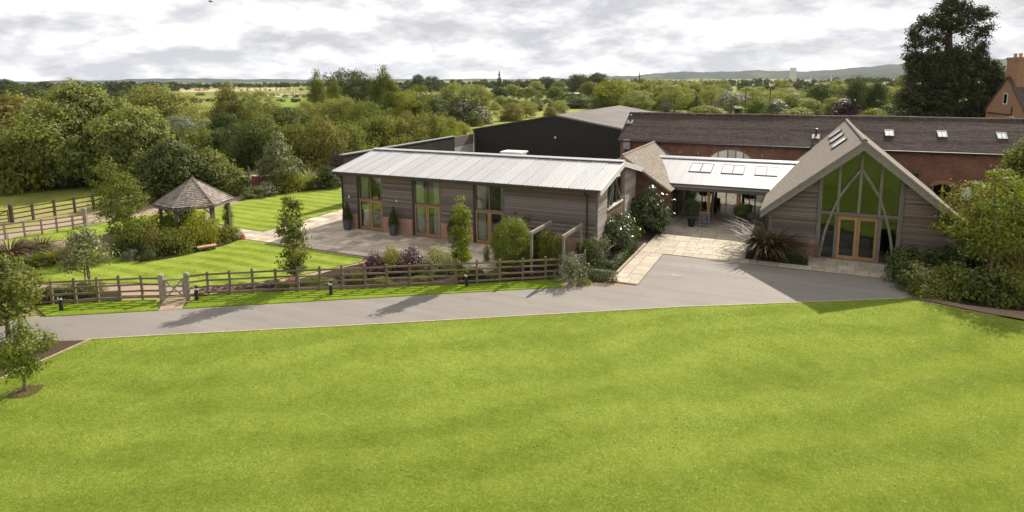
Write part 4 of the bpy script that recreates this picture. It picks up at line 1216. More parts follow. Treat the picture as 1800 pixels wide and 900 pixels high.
# ------------------------------------------------------------------ foliage
def leaf_mesh(name, pos, out, length, width, mat, rng, outw=0.9, upw=0.4, rnd=1.0, droop=0.0, fold=0.12):
    """one small folded leaf (a quad) at every position"""
    n = len(pos)
    nr = out * outw + rng.normal(size=(n, 3)) * rnd * 0.6 + np.array([0, 0, upw])
    nr /= np.linalg.norm(nr, axis=1, keepdims=True) + 1e-9
    t = rng.normal(size=(n, 3)) + out * 0.7 + np.array([0, 0, -droop])
    t -= nr * np.sum(t * nr, axis=1, keepdims=True)
    t /= np.linalg.norm(t, axis=1, keepdims=True) + 1e-9
    s = np.cross(nr, t)
    ln = (length * rng.uniform(0.5, 1.45, n))[:, None]
    wd = ln * width
    v = np.empty((n, 4, 3))
    v[:, 0] = pos - t * ln * 0.5
    v[:, 1] = pos + s * wd * 0.5 + nr * ln * fold - t * ln * 0.05
    v[:, 2] = pos + t * ln * 0.5
    v[:, 3] = pos - s * wd * 0.5 + nr * ln * fold - t * ln * 0.05
    return quad_mesh(name, v.reshape(-1, 3), mat)


def quad_mesh(name, v, mat):
    nv = len(v)
    nf = nv // 4
    me = D.meshes.new(name)
    me.vertices.add(nv)
    me.vertices.foreach_set('co', v.astype(np.float32).ravel())
    me.loops.add(nv)
    me.loops.foreach_set('vertex_index', np.arange(nv, dtype=np.int32))
    me.polygons.add(nf)
    me.polygons.foreach_set('loop_start', np.arange(0, nv, 4, dtype=np.int32))
    me.polygons.foreach_set('loop_total', np.full(nf, 4, dtype=np.int32))
    me.update(calc_edges=True)
    me.materials.append(mat)
    return me


PROF = {
    'round': lambda h: np.sqrt(np.clip(1 - (2 * h - 0.95) ** 2, 0.0, 1)) ** 0.85,
    'egg': lambda h: np.clip(np.sin(np.pi * np.clip(h, 0, 1) ** 0.72), 0, 1) ** 0.75,
    'dome': lambda h: np.sqrt(np.clip(1 - h ** 2.2, 0, 1)),
    'poplar': lambda h: np.clip(np.sin(np.pi * np.clip(h * 0.93 + 0.07, 0, 1) ** 0.6), 0, 1) ** 0.8,
    'cone': lambda h: np.clip(1.02 - h, 0.02, 1),
    'column': lambda h: np.clip(np.sin(np.pi * (0.12 + 0.86 * h)), 0.05, 1) ** 0.5,
}


def crown(seed, r, z0, z1, ncl, nlf, clr, leaf, mat, prof='round', shell=2.4, width=0.62, flat=0.75, lobes=0.22, lean=(0, 0), stretch=1.0, droop=0.1, upw=0.4, name='crown', ry=None):
    """clumps of leaves spread through the volume of a crown; returns mesh and clump centres"""
    rng = np.random.default_rng(seed)
    ry = ry or r
    H = z1 - z0
    pf = PROF[prof]
    # heights weighted by girth
    hh = rng.uniform(0, 1, ncl * 6)
    keep = rng.uniform(0, 1, ncl * 6) < np.clip(pf(hh), 0.12, 1)
    h = hh[keep][:ncl]
    ncl = len(h)
    th = rng.uniform(0, 2 * np.pi, ncl)
    q = rng.uniform(0.03, 1, ncl) ** (1 / shell)
    ph = rng.uniform(0, 6.28, 6)
    lob = 1 + lobes * (0.5 * np.sin(2 * th + ph[0] + 4 * h) + 0.5 * np.sin(3 * th + ph[1] - 5 * h) + 0.4 * np.sin(5 * th + ph[2] + 9 * h))
    rr = pf(h) * q * lob
    c = np.stack([r * rr * np.cos(th), ry * rr * np.sin(th), z0 + H * h + 0.06 * H * lobes * np.sin(3 * th + ph[3])], 1)
    c[:, 0] += lean[0] * h ** 1.5
    c[:, 1] += lean[1] * h ** 1.5
    o = np.stack([np.cos(th) * q, np.sin(th) * q, (h - 0.45) * 1.3], 1)
    o /= np.linalg.norm(o, axis=1, keepdims=True) + 1e-9
    cr = clr * rng.uniform(0.38, 1.0, ncl) ** 0.8 * 1.35
    k = np.repeat(np.arange(ncl), nlf)
    od = rng.normal(size=(len(k), 3))
    od /= np.linalg.norm(od, axis=1, keepdims=True) + 1e-9
    off = od * (rng.uniform(0.15, 1.0, len(k)) ** 0.5)[:, None] + rng.normal(size=(len(k), 3)) * 0.12
    off *= cr[k][:, None] * np.array([1, 1, flat * stretch]) * 0.95
    pos = c[k] + off
    out = od * 1.1 + o[k] * 0.5
    pos[:, 2] = np.maximum(pos[:, 2], 0.03)
    me = leaf_mesh(name, pos, out, leaf, width, mat, rng, upw=upw, droop=droop, outw=1.2, rnd=0.75)
    return me, c


def trunk_mesh(seed, height, r0, centres, mat, nlimb=9, z_first=0.35, lean=(0, 0), stems=1, spread=0.0):
    rr = random.Random(seed)
    m = MB()
    for s in range(stems):
        a0 = rr.uniform(0, 6.28) + s * 6.28 / stems
        bx, by = spread * math.cos(a0), spread * math.sin(a0)
        pts, rad_ = [], []
        n = 7
        for i in range(n):
            t = i / (n - 1)
            pts.append((bx * 0.4 + bx * t * 1.6 + lean[0] * t ** 1.5 + rr.uniform(-1, 1) * 0.012 * height, by * 0.4 + by * t * 1.6 + lean[1] * t ** 1.5 + rr.uniform(-1, 1) * 0.012 * height, -0.08 + height * t))
            rad_.append(r0 * (1.25 if i == 0 else 1.0) * (1 - 0.85 * t))
        m.tube(pts, rad_, 8)
        cs = list(centres)
        rr.shuffle(cs)
        for c in cs[:nlimb]:
            t = min(0.92, max(z_first * 0.75, (c[2] / height) * rr.uniform(0.5, 0.75)))
            i = min(n - 2, int(t * (n - 1)))
            f = t * (n - 1) - i
            p0 = Vector(pts[i]).lerp(Vector(pts[i + 1]), f)
            p2 = Vector(c)
            p1 = p0.lerp(p2, 0.5) + Vector((rr.uniform(-.1, .1), rr.uniform(-.1, .1), 0.08)) * (p2 - p0).length
            rb = r0 * (1 - 0.85 * t) * 0.5
            m.tube([p0, p0.lerp(p1, 0.6), p1, p2], [rb, rb * 0.75, rb * 0.5, rb * 0.12], 5)
    return m.mesh('trunk', mat, True)


def put_tree(name, label, loc, tm, cm, scale=(1, 1, 1), rz=0.0, group=None, leaf=None, cat='tree'):
    e = thing(name, label, cat, loc, group, rz)
    e.scale = scale
    if tm is not None: mesh_obj('trunk', tm, None, e)
    co = mesh_obj('crown' if cat == 'tree' else 'foliage', cm, None, e)
    if leaf is not None:
        co.material_slots[0].link = 'OBJECT'
        co.material_slots[0].material = leaf
    return e


def bush_obj(name, label, loc, cm, scale, rz, leaf, cat='shrub', group=None, stem=True):
    o = put_tree(name, label, loc, BUSH_STEM if stem else None, cm, scale, rz, group, leaf, cat)
    return o


def blades(seed, n, length, width, spread, mat, name='foliage', curve=0.6, r0=0.15):
    """a fountain of strap leaves"""
    rng = np.random.default_rng(seed)
    seg = 4
    vs = []
    for i in range(n):
        a = rng.uniform(0, 6.28)
        L_ = length * rng.uniform(0.6, 1.15)
        tilt = spread * rng.uniform(0.05, 1.0)
        b = np.array([math.cos(a) * r0 * rng.uniform(0, 1), math.sin(a) * r0 * rng.uniform(0, 1), 0.0])
        d = np.array([math.cos(a), math.sin(a), 0])
        sd_ = np.array([-math.sin(a), math.cos(a), 0])
        prev = None
        for k in range(seg + 1):
            t = k / seg
            ang = tilt + curve * t * t
            p = b + d * (L_ * t * math.sin(ang)) + np.array([0, 0, L_ * t * math.cos(ang)])
            wv = width * (1 - t) ** 0.6 * (0.5 + t if t < 0.5 else 1.0) * 0.5 + 0.002
            cur = (p - sd_ * wv, p + sd_ * wv)
            if prev is not None: vs += [prev[0], prev[1], cur[1], cur[0]]
            prev = cur
    return quad_mesh(name, np.array(vs), mat)


def hedge_mesh(seed, x, y, z, n, leaf, mat, top_round=0.1):
    """clipped hedge: leaves over the faces of a block with soft corners, plus fill"""
    rng = np.random.default_rng(seed)
    p = rng.uniform(-1, 1, (n, 3))
    ax = rng.integers(0, 3, n)
    sg = rng.choice([-1, 1], n)
    w_ = np.array([y * z, x * z, x * y])
    ax = rng.choice(3, n, p=w_ / w_.sum())
    ins = rng.uniform(0, 1, n) < 0.75
    for a in range(3):
        k = (ax == a) & ins
        p[k, a] = sg[k] * rng.uniform(0.82, 1.06, k.sum())
    p[:, :2] *= 1 - top_round * np.clip(p[:, 2:], 0, 1) ** 3
    out = p.copy()
    out /= np.linalg.norm(out, axis=1, keepdims=True) + 1e-9
    wob = 1 + 0.06 * np.sin(p[:, :1] * 7 + seed) * np.sin(p[:, 1:2] * 5)
    pos = p * np.array([x / 2, y / 2, z / 2]) * wob + np.array([0, 0, z / 2])
    pos += rng.normal(size=pos.shape) * leaf * 0.5
    pos[:, 2] = np.maximum(pos[:, 2], 0.02)
    return leaf_mesh('foliage', pos, out, leaf, 0.65, mat, rng)


ST = MB()
_rr = random.Random(77)
for i in range(7):
    a = i * 0.9
    ST.tube([(0.03 * math.cos(a), 0.03 * math.sin(a), -0.02), (0.15 * math.cos(a), 0.15 * math.sin(a), 0.35), (0.38 * math.cos(a), 0.38 * math.sin(a), 0.85)], [0.03, 0.02, 0.006], 5)
BUSH_STEM = ST.mesh('stems', M['bark_trunk'])

# prototypes: metre-size bushes (radius 1, height 1) in a few textures
def bush_proto(seed, ncl=70, nlf=34, clr=0.34, leaf=0.085, prof='dome', mat=None, **k):
    return crown(seed, 0.92, 0.04, 1.0, ncl, nlf, clr, leaf, mat or L['bright'], prof, name='foliage', **k)[0]


BP = [bush_proto(100 + i) for i in range(3)]                            # small-leaved
BPC = [bush_proto(110 + i, 60, 26, 0.36, 0.14) for i in range(2)]       # coarse
BPF = [bush_proto(120 + i, 110, 40, 0.26, 0.055) for i in range(2)]     # fine
BPL = [bush_proto(130 + i, 60, 26, 0.30, 0.13, width=0.42, upw=0.7) for i in range(2)]   # glossy long leaves

# ------------------------------------------------------------------ fences
def rail_fence(name, label, pts, mat, post_h=1.25, rails=(0.17, 0.48, 0.80, 1.10), pw=0.11, rw=0.04, rh=0.09, side=1, seed=0, tops=True, skip=()):
    r = random.Random(seed)
    f = thing(name, label, 'fence', (pts[0][0], pts[0][1], 0))
    o = Vector((pts[0][0], pts[0][1], 0))
    P = [Vector((p[0], p[1], 0)) - o for p in pts]
    pm_ = {}
    for i, p in enumerate(P):
        d = (P[min(i + 1, len(P) - 1)] - P[max(i - 1, 0)]).normalized()
        h = post_h + r.uniform(-0.04, 0.04)
        m = MB().box(-pw / 2, pw / 2, -pw * 0.4, pw * 0.4, -0.1, h - 0.03)
        m.extrude([(-pw / 2, -pw * 0.4, h - 0.03), (pw / 2, -pw * 0.4, h - 0.03), (pw / 2, pw * 0.4, h - 0.03), (-pw / 2, pw * 0.4, h - 0.03)], (0, pw * 0.1, 0.03))
        m = m.build('post', mat, f, p)
        m.rotation_euler = (r.uniform(-.015, .015), r.uniform(-.015, .015), math.atan2(d.y, d.x))
    for i in range(len(P) - 1):
        if i in skip: continue
        d = (P[i + 1] - P[i]).normalized()
        s = Vector((-d.y, d.x, 0)) * side * (pw * 0.4 + rw / 2 + 0.002)
        for z in rails:
            a = P[i] + s + Vector((0, 0, z + r.uniform(-.015, .015)))
            b = P[i + 1] + s + Vector((0, 0, z + r.uniform(-.015, .015)))
            MB().beam(a + d * 0.004, b - d * 0.004, rw, rh).build('rail', mat, f)
    return f


def gate(label, p, q, h, mat, bars=(0.12, 0.38, 0.66, 0.98), brace='x', post=0.2, post_h=1.25, pmat=None, posts=True):
    g = thing('timber_gate', label, 'gate', (p[0], p[1], 0))
    a, b = Vector((0, 0, 0)), Vector((q[0] - p[0], q[1] - p[1], 0))
    d = (b - a).normalized()
    if posts:
        for c in (a, b):
            m = MB().lathe([(post / 2, -0.1), (post / 2, post_h - 0.06), (post * 0.36, post_h), (0, post_h + 0.015)], 10).build('gate_post', pmat or mat, g, c)
    a2, b2 = a + d * (post / 2 + 0.05), b - d * (post / 2 + 0.05)
    for z in bars: MB().beam(a2 + Vector((0, 0, z)), b2 + Vector((0, 0, z)), 0.035, 0.075).build('bar', mat, g)
    for c in (a2, b2): MB().beam(c + Vector((0, 0, bars[0] - 0.06)), c + Vector((0, 0, bars[-1] + 0.06)), 0.06, 0.07, d).build('stile', mat, g)
    n = Vector((-d.y, d.x, 0)) * 0.05
    MB().beam(a2 + n + Vector((0, 0, bars[0])), b2 + n + Vector((0, 0, bars[-1])), 0.025, 0.07).build('brace', mat, g)
    if brace == 'x': MB().beam(a2 - n + Vector((0, 0, bars[-1])), b2 - n + Vector((0, 0, bars[0])), 0.025, 0.07).build('brace', mat, g)
    return g


rail_fence('post_and_rail_fence', 'weathered post and rail fence right of the garden gate along the verge', fl[7:], M['fence'], seed=1, side=-1)
fence_l = [tuple(G(20, 541)[:2]), tuple(G(56, 538)[:2])] + fl[:5]
rail_fence('post_and_rail_fence', 'short post and rail fence left of the garden gate', fence_l, M['fence'], seed=2, side=-1)
gate('small garden gate with crossed braces between two stout rounded posts', fl[5], fl[6], 1.1, M['fence_pale'], post=0.26, post_h=1.3)
# rails joining the gate posts to the two fences
for (p, q, lab) in ((fl[4], fl[5], 'left'), (fl[6], fl[7], 'right')): pass
j1 = thing('fence_rails', 'rails tying the left fence to the garden gate post', 'fence')
j2 = thing('fence_rails', 'rails tying the right fence to the garden gate post', 'fence')
for j, p, q in ((j1, fl[4], fl[5]), (j2, fl[6], fl[7])):
    for z in (0.17, 0.48, 0.80, 1.10):
        MB().beam((p[0], p[1] - 0.05, z), (q[0], q[1] - 0.05, z), 0.04, 0.09).build('rail', M['fence'], j)
fB = GP_([(-40, 418), (10.5, 413), (44, 415), (74.5, 411), (101, 409), (129, 404), (151, 401)])
fB = GP_([(-40, 428), (10, 420), (44, 416), (74.5, 412.5), (101, 409), (129, 404.5), (151, 401)])
rail_fence('post_and_rail_fence', 'pale low rail fence on the near side of the farm track', fB, M['fence_pale'], rails=(0.35, 0.68, 1.0), post_h=1.15, pw=0.12, seed=3)
gate('field gate at the end of the pale rail fence by the farm track', fB[-1], tuple(G(209, 386)[:2]), 1.1, M['fence_pale'], post=0.28, post_h=1.5, brace='one')
fA = GP_([(21.7, 392), (59, 385), (96.7, 378), (132, 372), (165, 366), (196, 361), (226, 355.5), (254, 350.5), (282, 345), (310, 340)])
rail_fence('field_fence', 'dark post and rail fence at the edge of the dry field', fA, M['fence_dark'], rails=(0.3, 0.66, 1.02), post_h=1.25, pw=0.16, seed=4)
gate('dark field gate at the left end of the field fence', tuple(G(-45, 400)[:2]), fA[0], 1.2, M['fence_dark'], post=0.3, post_h=1.45, brace='one')
fC = GP_([(402, 322), (420, 318), (438, 314.5)])
rail_fence('field_fence', 'short dark rail fence beyond the gazebo by the brick wall', GP_([(396, 327), (417, 322), (438, 317)]), M['fence_dark'], rails=(0.35, 0.7, 1.05), post_h=1.5, pw=0.2, seed=5)

# bollard lights on the verge
bl = thing('bollard_light', 'black bollard light on the verge left of the garden gate', 'bollard', G(108, 546))
MB().lathe([(0.085, 0.0), (0.085, 0.52), (0.06, 0.53), (0.06, 0.62), (0.09, 0.63), (0.09, 0.74), (0.0, 0.76)], 12).build('body', M['black_paint'], bl)
MB().lathe([(0.066, 0.535), (0.066, 0.615)], 12).build('lens', M['white_paint'], bl)
MB().box(-0.055, 0.055, -0.093, -0.082, 0.56, 0.68).build('label_plate', M['white_paint'], bl)
for (px, py, lab) in ((346, 528, 'black bollard light beside the right hand garden gate post'), (582, 519, 'black bollard light on the verge under the purple shrubs'), (820, 503.5, 'black bollard light on the verge nearest the pergola')):
    copy_thing(bl, G(px, py), None, None, lab)
bl['group'] = 'bollard lights along the verge'
for o in list(D.objects):
    if o.name.startswith('bollard_light'): o['group'] = 'bollard lights along the verge'

# ------------------------------------------------------------------ gazebo
GC = Vector((-9.55, -5.75, 0))
gz = thing('gazebo', 'hexagonal garden gazebo with silvery cedar shingle roof and timber posts', 'gazebo', GC)
RZ0 = 2.35
RZ1 = 3.95
RR = 2.5
a0 = math.atan2(-6.2 + 5.75, -7.0 + 9.55)
corners = [Vector((RR * math.cos(a0 + k * math.pi / 3), RR * math.sin(a0 + k * math.pi / 3), RZ0)) for k in range(6)]
apex = Vector((0, 0, RZ1))
grng = random.Random(12)
for k in range(6):
    p, q = corners[k], corners[(k + 1) % 6]
    nrm = (q - p).cross(apex - p).normalized()
    if nrm.z < 0: nrm = -nrm
    base = MB().add([p, q, apex, p - nrm * 0.05, q - nrm * 0.05, apex - Vector((0, 0, 0.06))], [(0, 1, 2), (3, 5, 4), (0, 3, 4, 1)]).build('roof_face', M['oak_grey'], gz)
    nc = 17
    sm = MB()
    for c in range(nc):
        t0, t1 = c / nc, min(1.0, (c + 1.12) / nc)
        a, b = p.lerp(apex, t0), q.lerp(apex, t0)
        a1, b1 = p.lerp(apex, t1), q.lerp(apex, t1)
        L0 = (b - a).length
        n = max(1, int(L0 / 0.16))
        s = 0.0
        cuts = [0.0]
        while cuts[-1] < 1.0:
            cuts.append(cuts[-1] + grng.uniform(0.09, 0.2) / max(L0, 0.1))
        cuts[-1] = 1.0
        for u0, u1 in zip(cuts[:-1], cuts[1:]):
            if u1 - u0 < 0.01: continue
            l = 0.035 + grng.uniform(-.006, .008)
            e = 0.004 / max(L0, 0.2)
            v = [a.lerp(b, u0 + e) + nrm * l, a.lerp(b, u1 - e) + nrm * l, a1.lerp(b1, u1 - e) + nrm * 0.006, a1.lerp(b1, u0 + e) + nrm * 0.006]
            sm.add(v + [a.lerp(b, u0 + e), a.lerp(b, u1 - e)], [(0, 1, 2, 3), (4, 5, 1, 0)])
    so = sm.build('shingles', M['shingle'], base)
    so['kind'] = 'stuff'
    MB().beam(p + Vector((0, 0, 0.03)), apex + Vector((0, 0, 0.03)), 0.09, 0.07).build('hip_board', M['oak_pale'], gz)
    MB().beam(p * 0.985 - Vector((0, 0, 0.1)), q * 0.985 - Vector((0, 0, 0.1)), 0.05, 0.14).build('eaves_beam', M['oak_grey'], gz)
    pc = Vector((p.x * 0.84, p.y * 0.84, 0))
    MB().box(-0.08, 0.08, -0.08, 0.08, 0, RZ0 - 0.05).build('post', M['oak_grey'], gz, pc)
    nx = Vector((q.x * 0.84, q.y * 0.84, 0))
    for s in (0.0, 1.0):
        st = pc.lerp(nx, s)
        md = pc.lerp(nx, 0.28 if s == 0 else 0.72)
        MB().beam((st.x, st.y, RZ0 - 0.65), (md.x, md.y, RZ0 - 0.12), 0.06, 0.09).build('brace', M['oak_grey'], gz)
MB().lathe([(0.08, RZ1 - 0.02), (0.1, RZ1 + 0.03), (0.03, RZ1 + 0.08), (0.05, RZ1 + 0.14), (0.0, RZ1 + 0.22)], 10).build('finial', M['oak_grey'], gz)
MB().lathe([(2.2, 0.04), (2.2, 0.12), (0, 0.121)], 6).build('deck', M['flag2'], gz)

# low terracotta-coloured bench on the lawn edge
bn = thing('garden_bench', 'low terracotta coloured plank bench at the edge of the gazebo bed', 'bench', G(364, 440))
bn.rotation_euler = (0, 0, rad(62))
for k in range(3): MB().box(-0.55, 0.55, -0.22 + k * 0.15, -0.08 + k * 0.15, 0.24, 0.31).build('seat_plank', M['terracotta'], bn)
for x in (-0.42, 0.42): MB().box(x - 0.05, x + 0.05, -0.2, 0.2, 0, 0.24).build('leg', M['oak_grey'], bn)

# ------------------------------------------------------------------ planters with clipped cones along the barn
cone_me = crown(301, 0.34, 0.0, 1.3, 150, 40, 0.12, 0.05, L['dark'], 'cone', shell=5.0, lobes=0.03, name='foliage')[0]
plm = MB()
plm.extrude([(-0.2, -0.2, 0), (0.2, -0.2, 0), (0.2, 0.2, 0), (-0.2, 0.2, 0)], (0, 0, 0.02))
vs = [(-0.19, -0.19, 0), (0.19, -0.19, 0), (0.19, 0.19, 0), (-0.19, 0.19, 0), (-0.26, -0.26, 0.8), (0.26, -0.26, 0.8), (0.26, 0.26, 0.8), (-0.26, 0.26, 0.8), (-0.22, -0.22, 0.8), (0.22, -0.22, 0.8), (0.22, 0.22, 0.8), (-0.22, 0.22, 0.8), (-0.21, -0.21, 0.72), (0.21, -0.21, 0.72), (0.21, 0.21, 0.72), (-0.21, 0.21, 0.72)]
fs = [(0, 3, 2, 1)] + [(i, (i + 1) % 4, 4 + (i + 1) % 4, 4 + i) for i in range(4)] + [(4 + i, 4 + (i + 1) % 4, 8 + (i + 1) % 4, 8 + i) for i in range(4)] + [(8 + i, 8 + (i + 1) % 4, 12 + (i + 1) % 4, 12 + i) for i in range(4)] + [(12, 13, 14, 15)]
pl_me = MB().add(vs, fs).mesh('planter', M['planter'])
stem_me = MB().tube([(0, 0, 0.7), (0, 0, 1.3)], [0.03, 0.02], 6).mesh('stem', M['bark_trunk'])
for i, (x, lab) in enumerate(((-0.62, 'tall grey planter left of the first oak door of the long barn'), (3.35, 'tall grey planter between the first and second oak doors of the long barn'), (8.0, 'tall grey planter behind the slim tree, between second and third doors'))):
    p = tag(mesh_obj('planter', pl_me, None, None, (x, -0.55, 0.03)), lab, 'planter', 'tall grey planters along the barn')
    t = thing('topiary_cone', 'clipped dark green cone in the ' + ('leftmost', 'middle', 'rightmost')[i] + ' tall grey planter', 'topiary', (x, -0.55, 0.03), 'clipped cones in planters')
    mesh_obj('stem', stem_me, None, t)
    mesh_obj('foliage', cone_me, None, t, (0, 0, 0.74))

# potted shrubs, chalkboard sign, table in the entrance
pot_me = MB().lathe([(0.2, 0), (0.27, 0.45), (0.3, 0.46), (0.3, 0.52), (0.25, 0.52), (0.24, 0.46), (0, 0.46)], 16).mesh('pot', M['black_paint'])
ball_me = crown(310, 0.48, 0.0, 0.9, 90, 36, 0.2, 0.08, L['dark'], 'round', shell=4.0, lobes=0.06, name='foliage')[0]
bstem = MB().tube([(0, 0, 0.45), (0, 0, 1.25)], [0.035, 0.03], 7).mesh('stem', M['bark_trunk'])
for px, py, lab in ((1215, 399, 'black pot with round standard tree left of the chalkboard sign'), (1302, 408, 'black pot with round standard tree right of the entrance doorway')):
    g = G(px, py)
    e = thing('potted_tree', lab, 'potted tree', (g[0], g[1], 0.035), 'standard trees at the entrance')
    mesh_obj('pot', pot_me, None, e)
    mesh_obj('stem', bstem, None, e)
    mesh_obj('foliage', ball_me, None, e, (0, 0, 1.05))
g = G(1238, 399)
sg = thing('chalkboard_sign', 'small oak framed chalkboard sign standing outside the entrance', 'sign', (g[0], g[1], 0.035), None, rad(6))
for s in (-1, 1):
    fr = MB()
    for (x0, x1, z0, z1) in ((-0.33, -0.27, 0, 1.05), (0.27, 0.33, 0, 1.05), (-0.27, 0.27, 0.97, 1.05), (-0.27, 0.27, 0.12, 0.19)):
        fr.extrude([(x0, s * (0.26 - 0.24 * z0 / 1.05), z0), (x1, s * (0.26 - 0.24 * z0 / 1.05), z0), (x1, s * (0.26 - 0.24 * z1 / 1.05), z1), (x0, s * (0.26 - 0.24 * z1 / 1.05), z1)], (0, s * 0.03, 0))
    fo = fr.build('frame', M['oak'], sg)
    yb = lambda z: s * (0.26 - 0.24 * z / 1.05) + s * 0.008
    MB().extrude([(-0.27, yb(0.19), 0.19), (0.27, yb(0.19), 0.19), (0.27, yb(0.97), 0.97), (-0.27, yb(0.97), 0.97)], (0, s * 0.012, 0)).build('board', M['slate'], fo)
    if s < 0:
        for i, (z, a, b) in enumerate(((0.84, -0.2, 0.2), (0.7, -0.16, 0.18), (0.56, -0.2, 0.12), (0.42, -0.14, 0.2), (0.3, -0.18, 0.16))):
            r_ = random.Random(i)
            x = a
            while x < b:
                l = r_.uniform(0.03, 0.08)
                MB().extrude([(x, yb(z) - 0.016, z), (min(b, x + l), yb(z) - 0.016, z), (min(b, x + l), yb(z + .035) - 0.016, z + 0.035), (x, yb(z + .035) - 0.016, z + 0.035)], (0, 0.003, 0)).build('chalk_mark', M['chalk'], fo)
                x += l + 0.02
tb = thing('dining_table', 'dark dining table inside the glazed entrance link', 'table', (23.1, 17.0, 0.04))
MB().box(-1.0, 1.0, -0.45, 0.45, 0.70, 0.75).build('tabletop', M['oak_grey'], tb)
for x in (-0.9, 0.9):
    for y in (-0.38, 0.38): MB().box(x - 0.04, x + 0.04, y - 0.04, y + 0.04, 0, 0.70).build('leg', M['oak_grey'], tb)
ch = None
for i, (x, y, lab) in enumerate(((22.5, 16.2, 'dark chair at the front left of the dining table in the link'), (23.5, 16.2, 'dark chair at the front right of the dining table in the link'))):
    if ch is None:
        ch = thing('dining_chair', lab, 'chair', (x, y, 0.04), 'chairs at the table in the link')
        MB().box(-0.2, 0.2, -0.2, 0.2, 0.42, 0.47).build('seat', M['black_paint'], ch)
        MB().box(-0.2, 0.2, -0.23, -0.19, 0.472, 0.95).build('backrest', M['black_paint'], ch)
        for a in (-0.17, 0.17):
            for b in (-0.17, 0.17): MB().box(a - 0.02, a + 0.02, b - 0.02, b + 0.02, 0, 0.42).build('leg', M['black_paint'], ch)
    else: copy_thing(ch, (x, y, 0.04), None, None, lab)

# timber pergola beams by the barn corner
def pergola(label, x, y0, y1, z, name='pergola_arch'):
    e = thing(name, label, 'pergola', (x, y0, 0))
    MB().beam((0, -0.12, z), (0, y1 - y0 + 0.12, z), 0.14, 0.17).build('beam', M['oak_pale'], e)
    for y in (0.05, y1 - y0 - 0.05): MB().box(-0.06, 0.06, y - 0.06, y + 0.06, 0, z - 0.085).build('post', M['oak_pale'], e)
    return e


def at_z(px, py, z): return G(px, py, z)
pa, pb = G(988, 416, 2.35), G(1024, 396, 2.35)
pergola('pergola beam on two posts nearest the barn corner', (pa[0] + pb[0]) / 2, pa[1], pb[1], 2.35)
pa, pb = G(934, 410, 2.35), G(967, 391, 2.35)
pergola('second pergola beam half swallowed by the round clipped bush', (pa[0] + pb[0]) / 2, pa[1], pb[1], 2.35)
pa = G(1024, 470)
lg = gate('low timber garden gate under the pergola beside the silver shrub', tuple(G(993, 480)[:2]), tuple(G(1028, 478)[:2]), 1.0, M['oak_pale'], post=0.12, post_h=1.25)

# dark close-boarded fence at the right end of the gabled barn
cb = thing('boarded_fence', 'dark close boarded fence behind the small tree beside the gabled barn', 'fence', (36.2, 7.4, 0))
for i in range(22): piece('plank', M['fence_dark'], cb, 0.02 + i * 0.17, 0.02 + i * 0.17 + 0.155, -0.012 - 0.01 * (i % 2), 0.012, 0.0, 1.75 + 0.02 * (i % 3))
for z in (0.4, 1.3): MB().box(0, 3.8, 0.02, 0.07, z, z + 0.09).build('rail', M['fence_dark'], cb)

# low brick garden wall by the far border
bw_ = thing('brick_garden_wall', 'low old red brick garden wall with stone coping beyond the upper lawn', 'wall', (0, 0, 0))
p, q = G(444, 331), G(487, 331)
MB().beam((p[0], p[1], 0.6), (q[0], q[1], 0.6), 0.23, 1.2).build('brickwork', M['brick'], bw_)
MB().beam((p[0], p[1], 1.24), (q[0], q[1], 1.24), 0.32, 0.08).build('coping', M['flag'], bw_)

# ------------------------------------------------------------------ garden planting near the camera
rngb = random.Random(5)


def shrub(label, px, py, top, wpx, protos, leaf, name='shrub', cat='shrub', dy=None, group=None, z=0.02, stem=True):
    """a bush whose foot stands at the photo point px,py; size from its outline"""
    g = G(px, py)
    dpt = depth(g)
    h = max(0.25, height_at(g, top))
    r = wpx / 2 / FPX * dpt
    pr = protos[rngb.randrange(len(protos))]
    g2 = Vector((g[0], g[1], z)) + Vector((-math.sin(AZ), math.cos(AZ), 0)) * r * 0.8
    h = max(0.25, height_at(g2, top))
    return bush_obj(name, label, g2, pr, (r * 1.08, (dy or r) * 1.08, h), rngb.uniform(0, 6.28), leaf, cat, group, stem)


S = shrub
# along the right-hand fence
S('dark purple shrub left of the yellow green one behind the fence', 655, 492, 448, 56, BP, L['purple'])
S('yellow green shrub between the two purple shrubs behind the fence', 686, 484, 436, 40, BP, L['yellow'])
S('larger rounded purple shrub behind the fence in front of the patio', 717, 485, 440, 62, BP, L['purple'])
S('cream variegated shrub behind the fence right of the purple shrubs', 765, 482, 437, 56, BP, L['varieg'])
S('pale variegated low shrub at the foot of the second slim tree', 792, 484, 447, 34, BP, L['varieg'])
S('dark green filler shrub under the cream variegated shrub', 748, 492, 462, 60, BPF, L['dark'])
S('dark green shrub at the foot of the second slim tree', 828, 494, 472, 46, BPC, L['dark'])
for i, (x, y, t, wd) in enumerate(((356, 516, 505, 18), (376, 513, 502, 20), (397, 511, 500, 22), (420, 510, 498, 24), (443, 508, 497, 22), (468, 506, 494, 24), (484, 504, 492, 20), (596, 498, 484, 26), (612, 492, 478, 22))):
    S('small purple leaved bed plant behind the fence, number %s from the gate' % ('one two three four five six seven eight nine'.split()[i]), x, y, t, wd, BP, L['purple'], 'bed_plant', 'plant', None, 'purple bed plants behind the fence', stem=False)
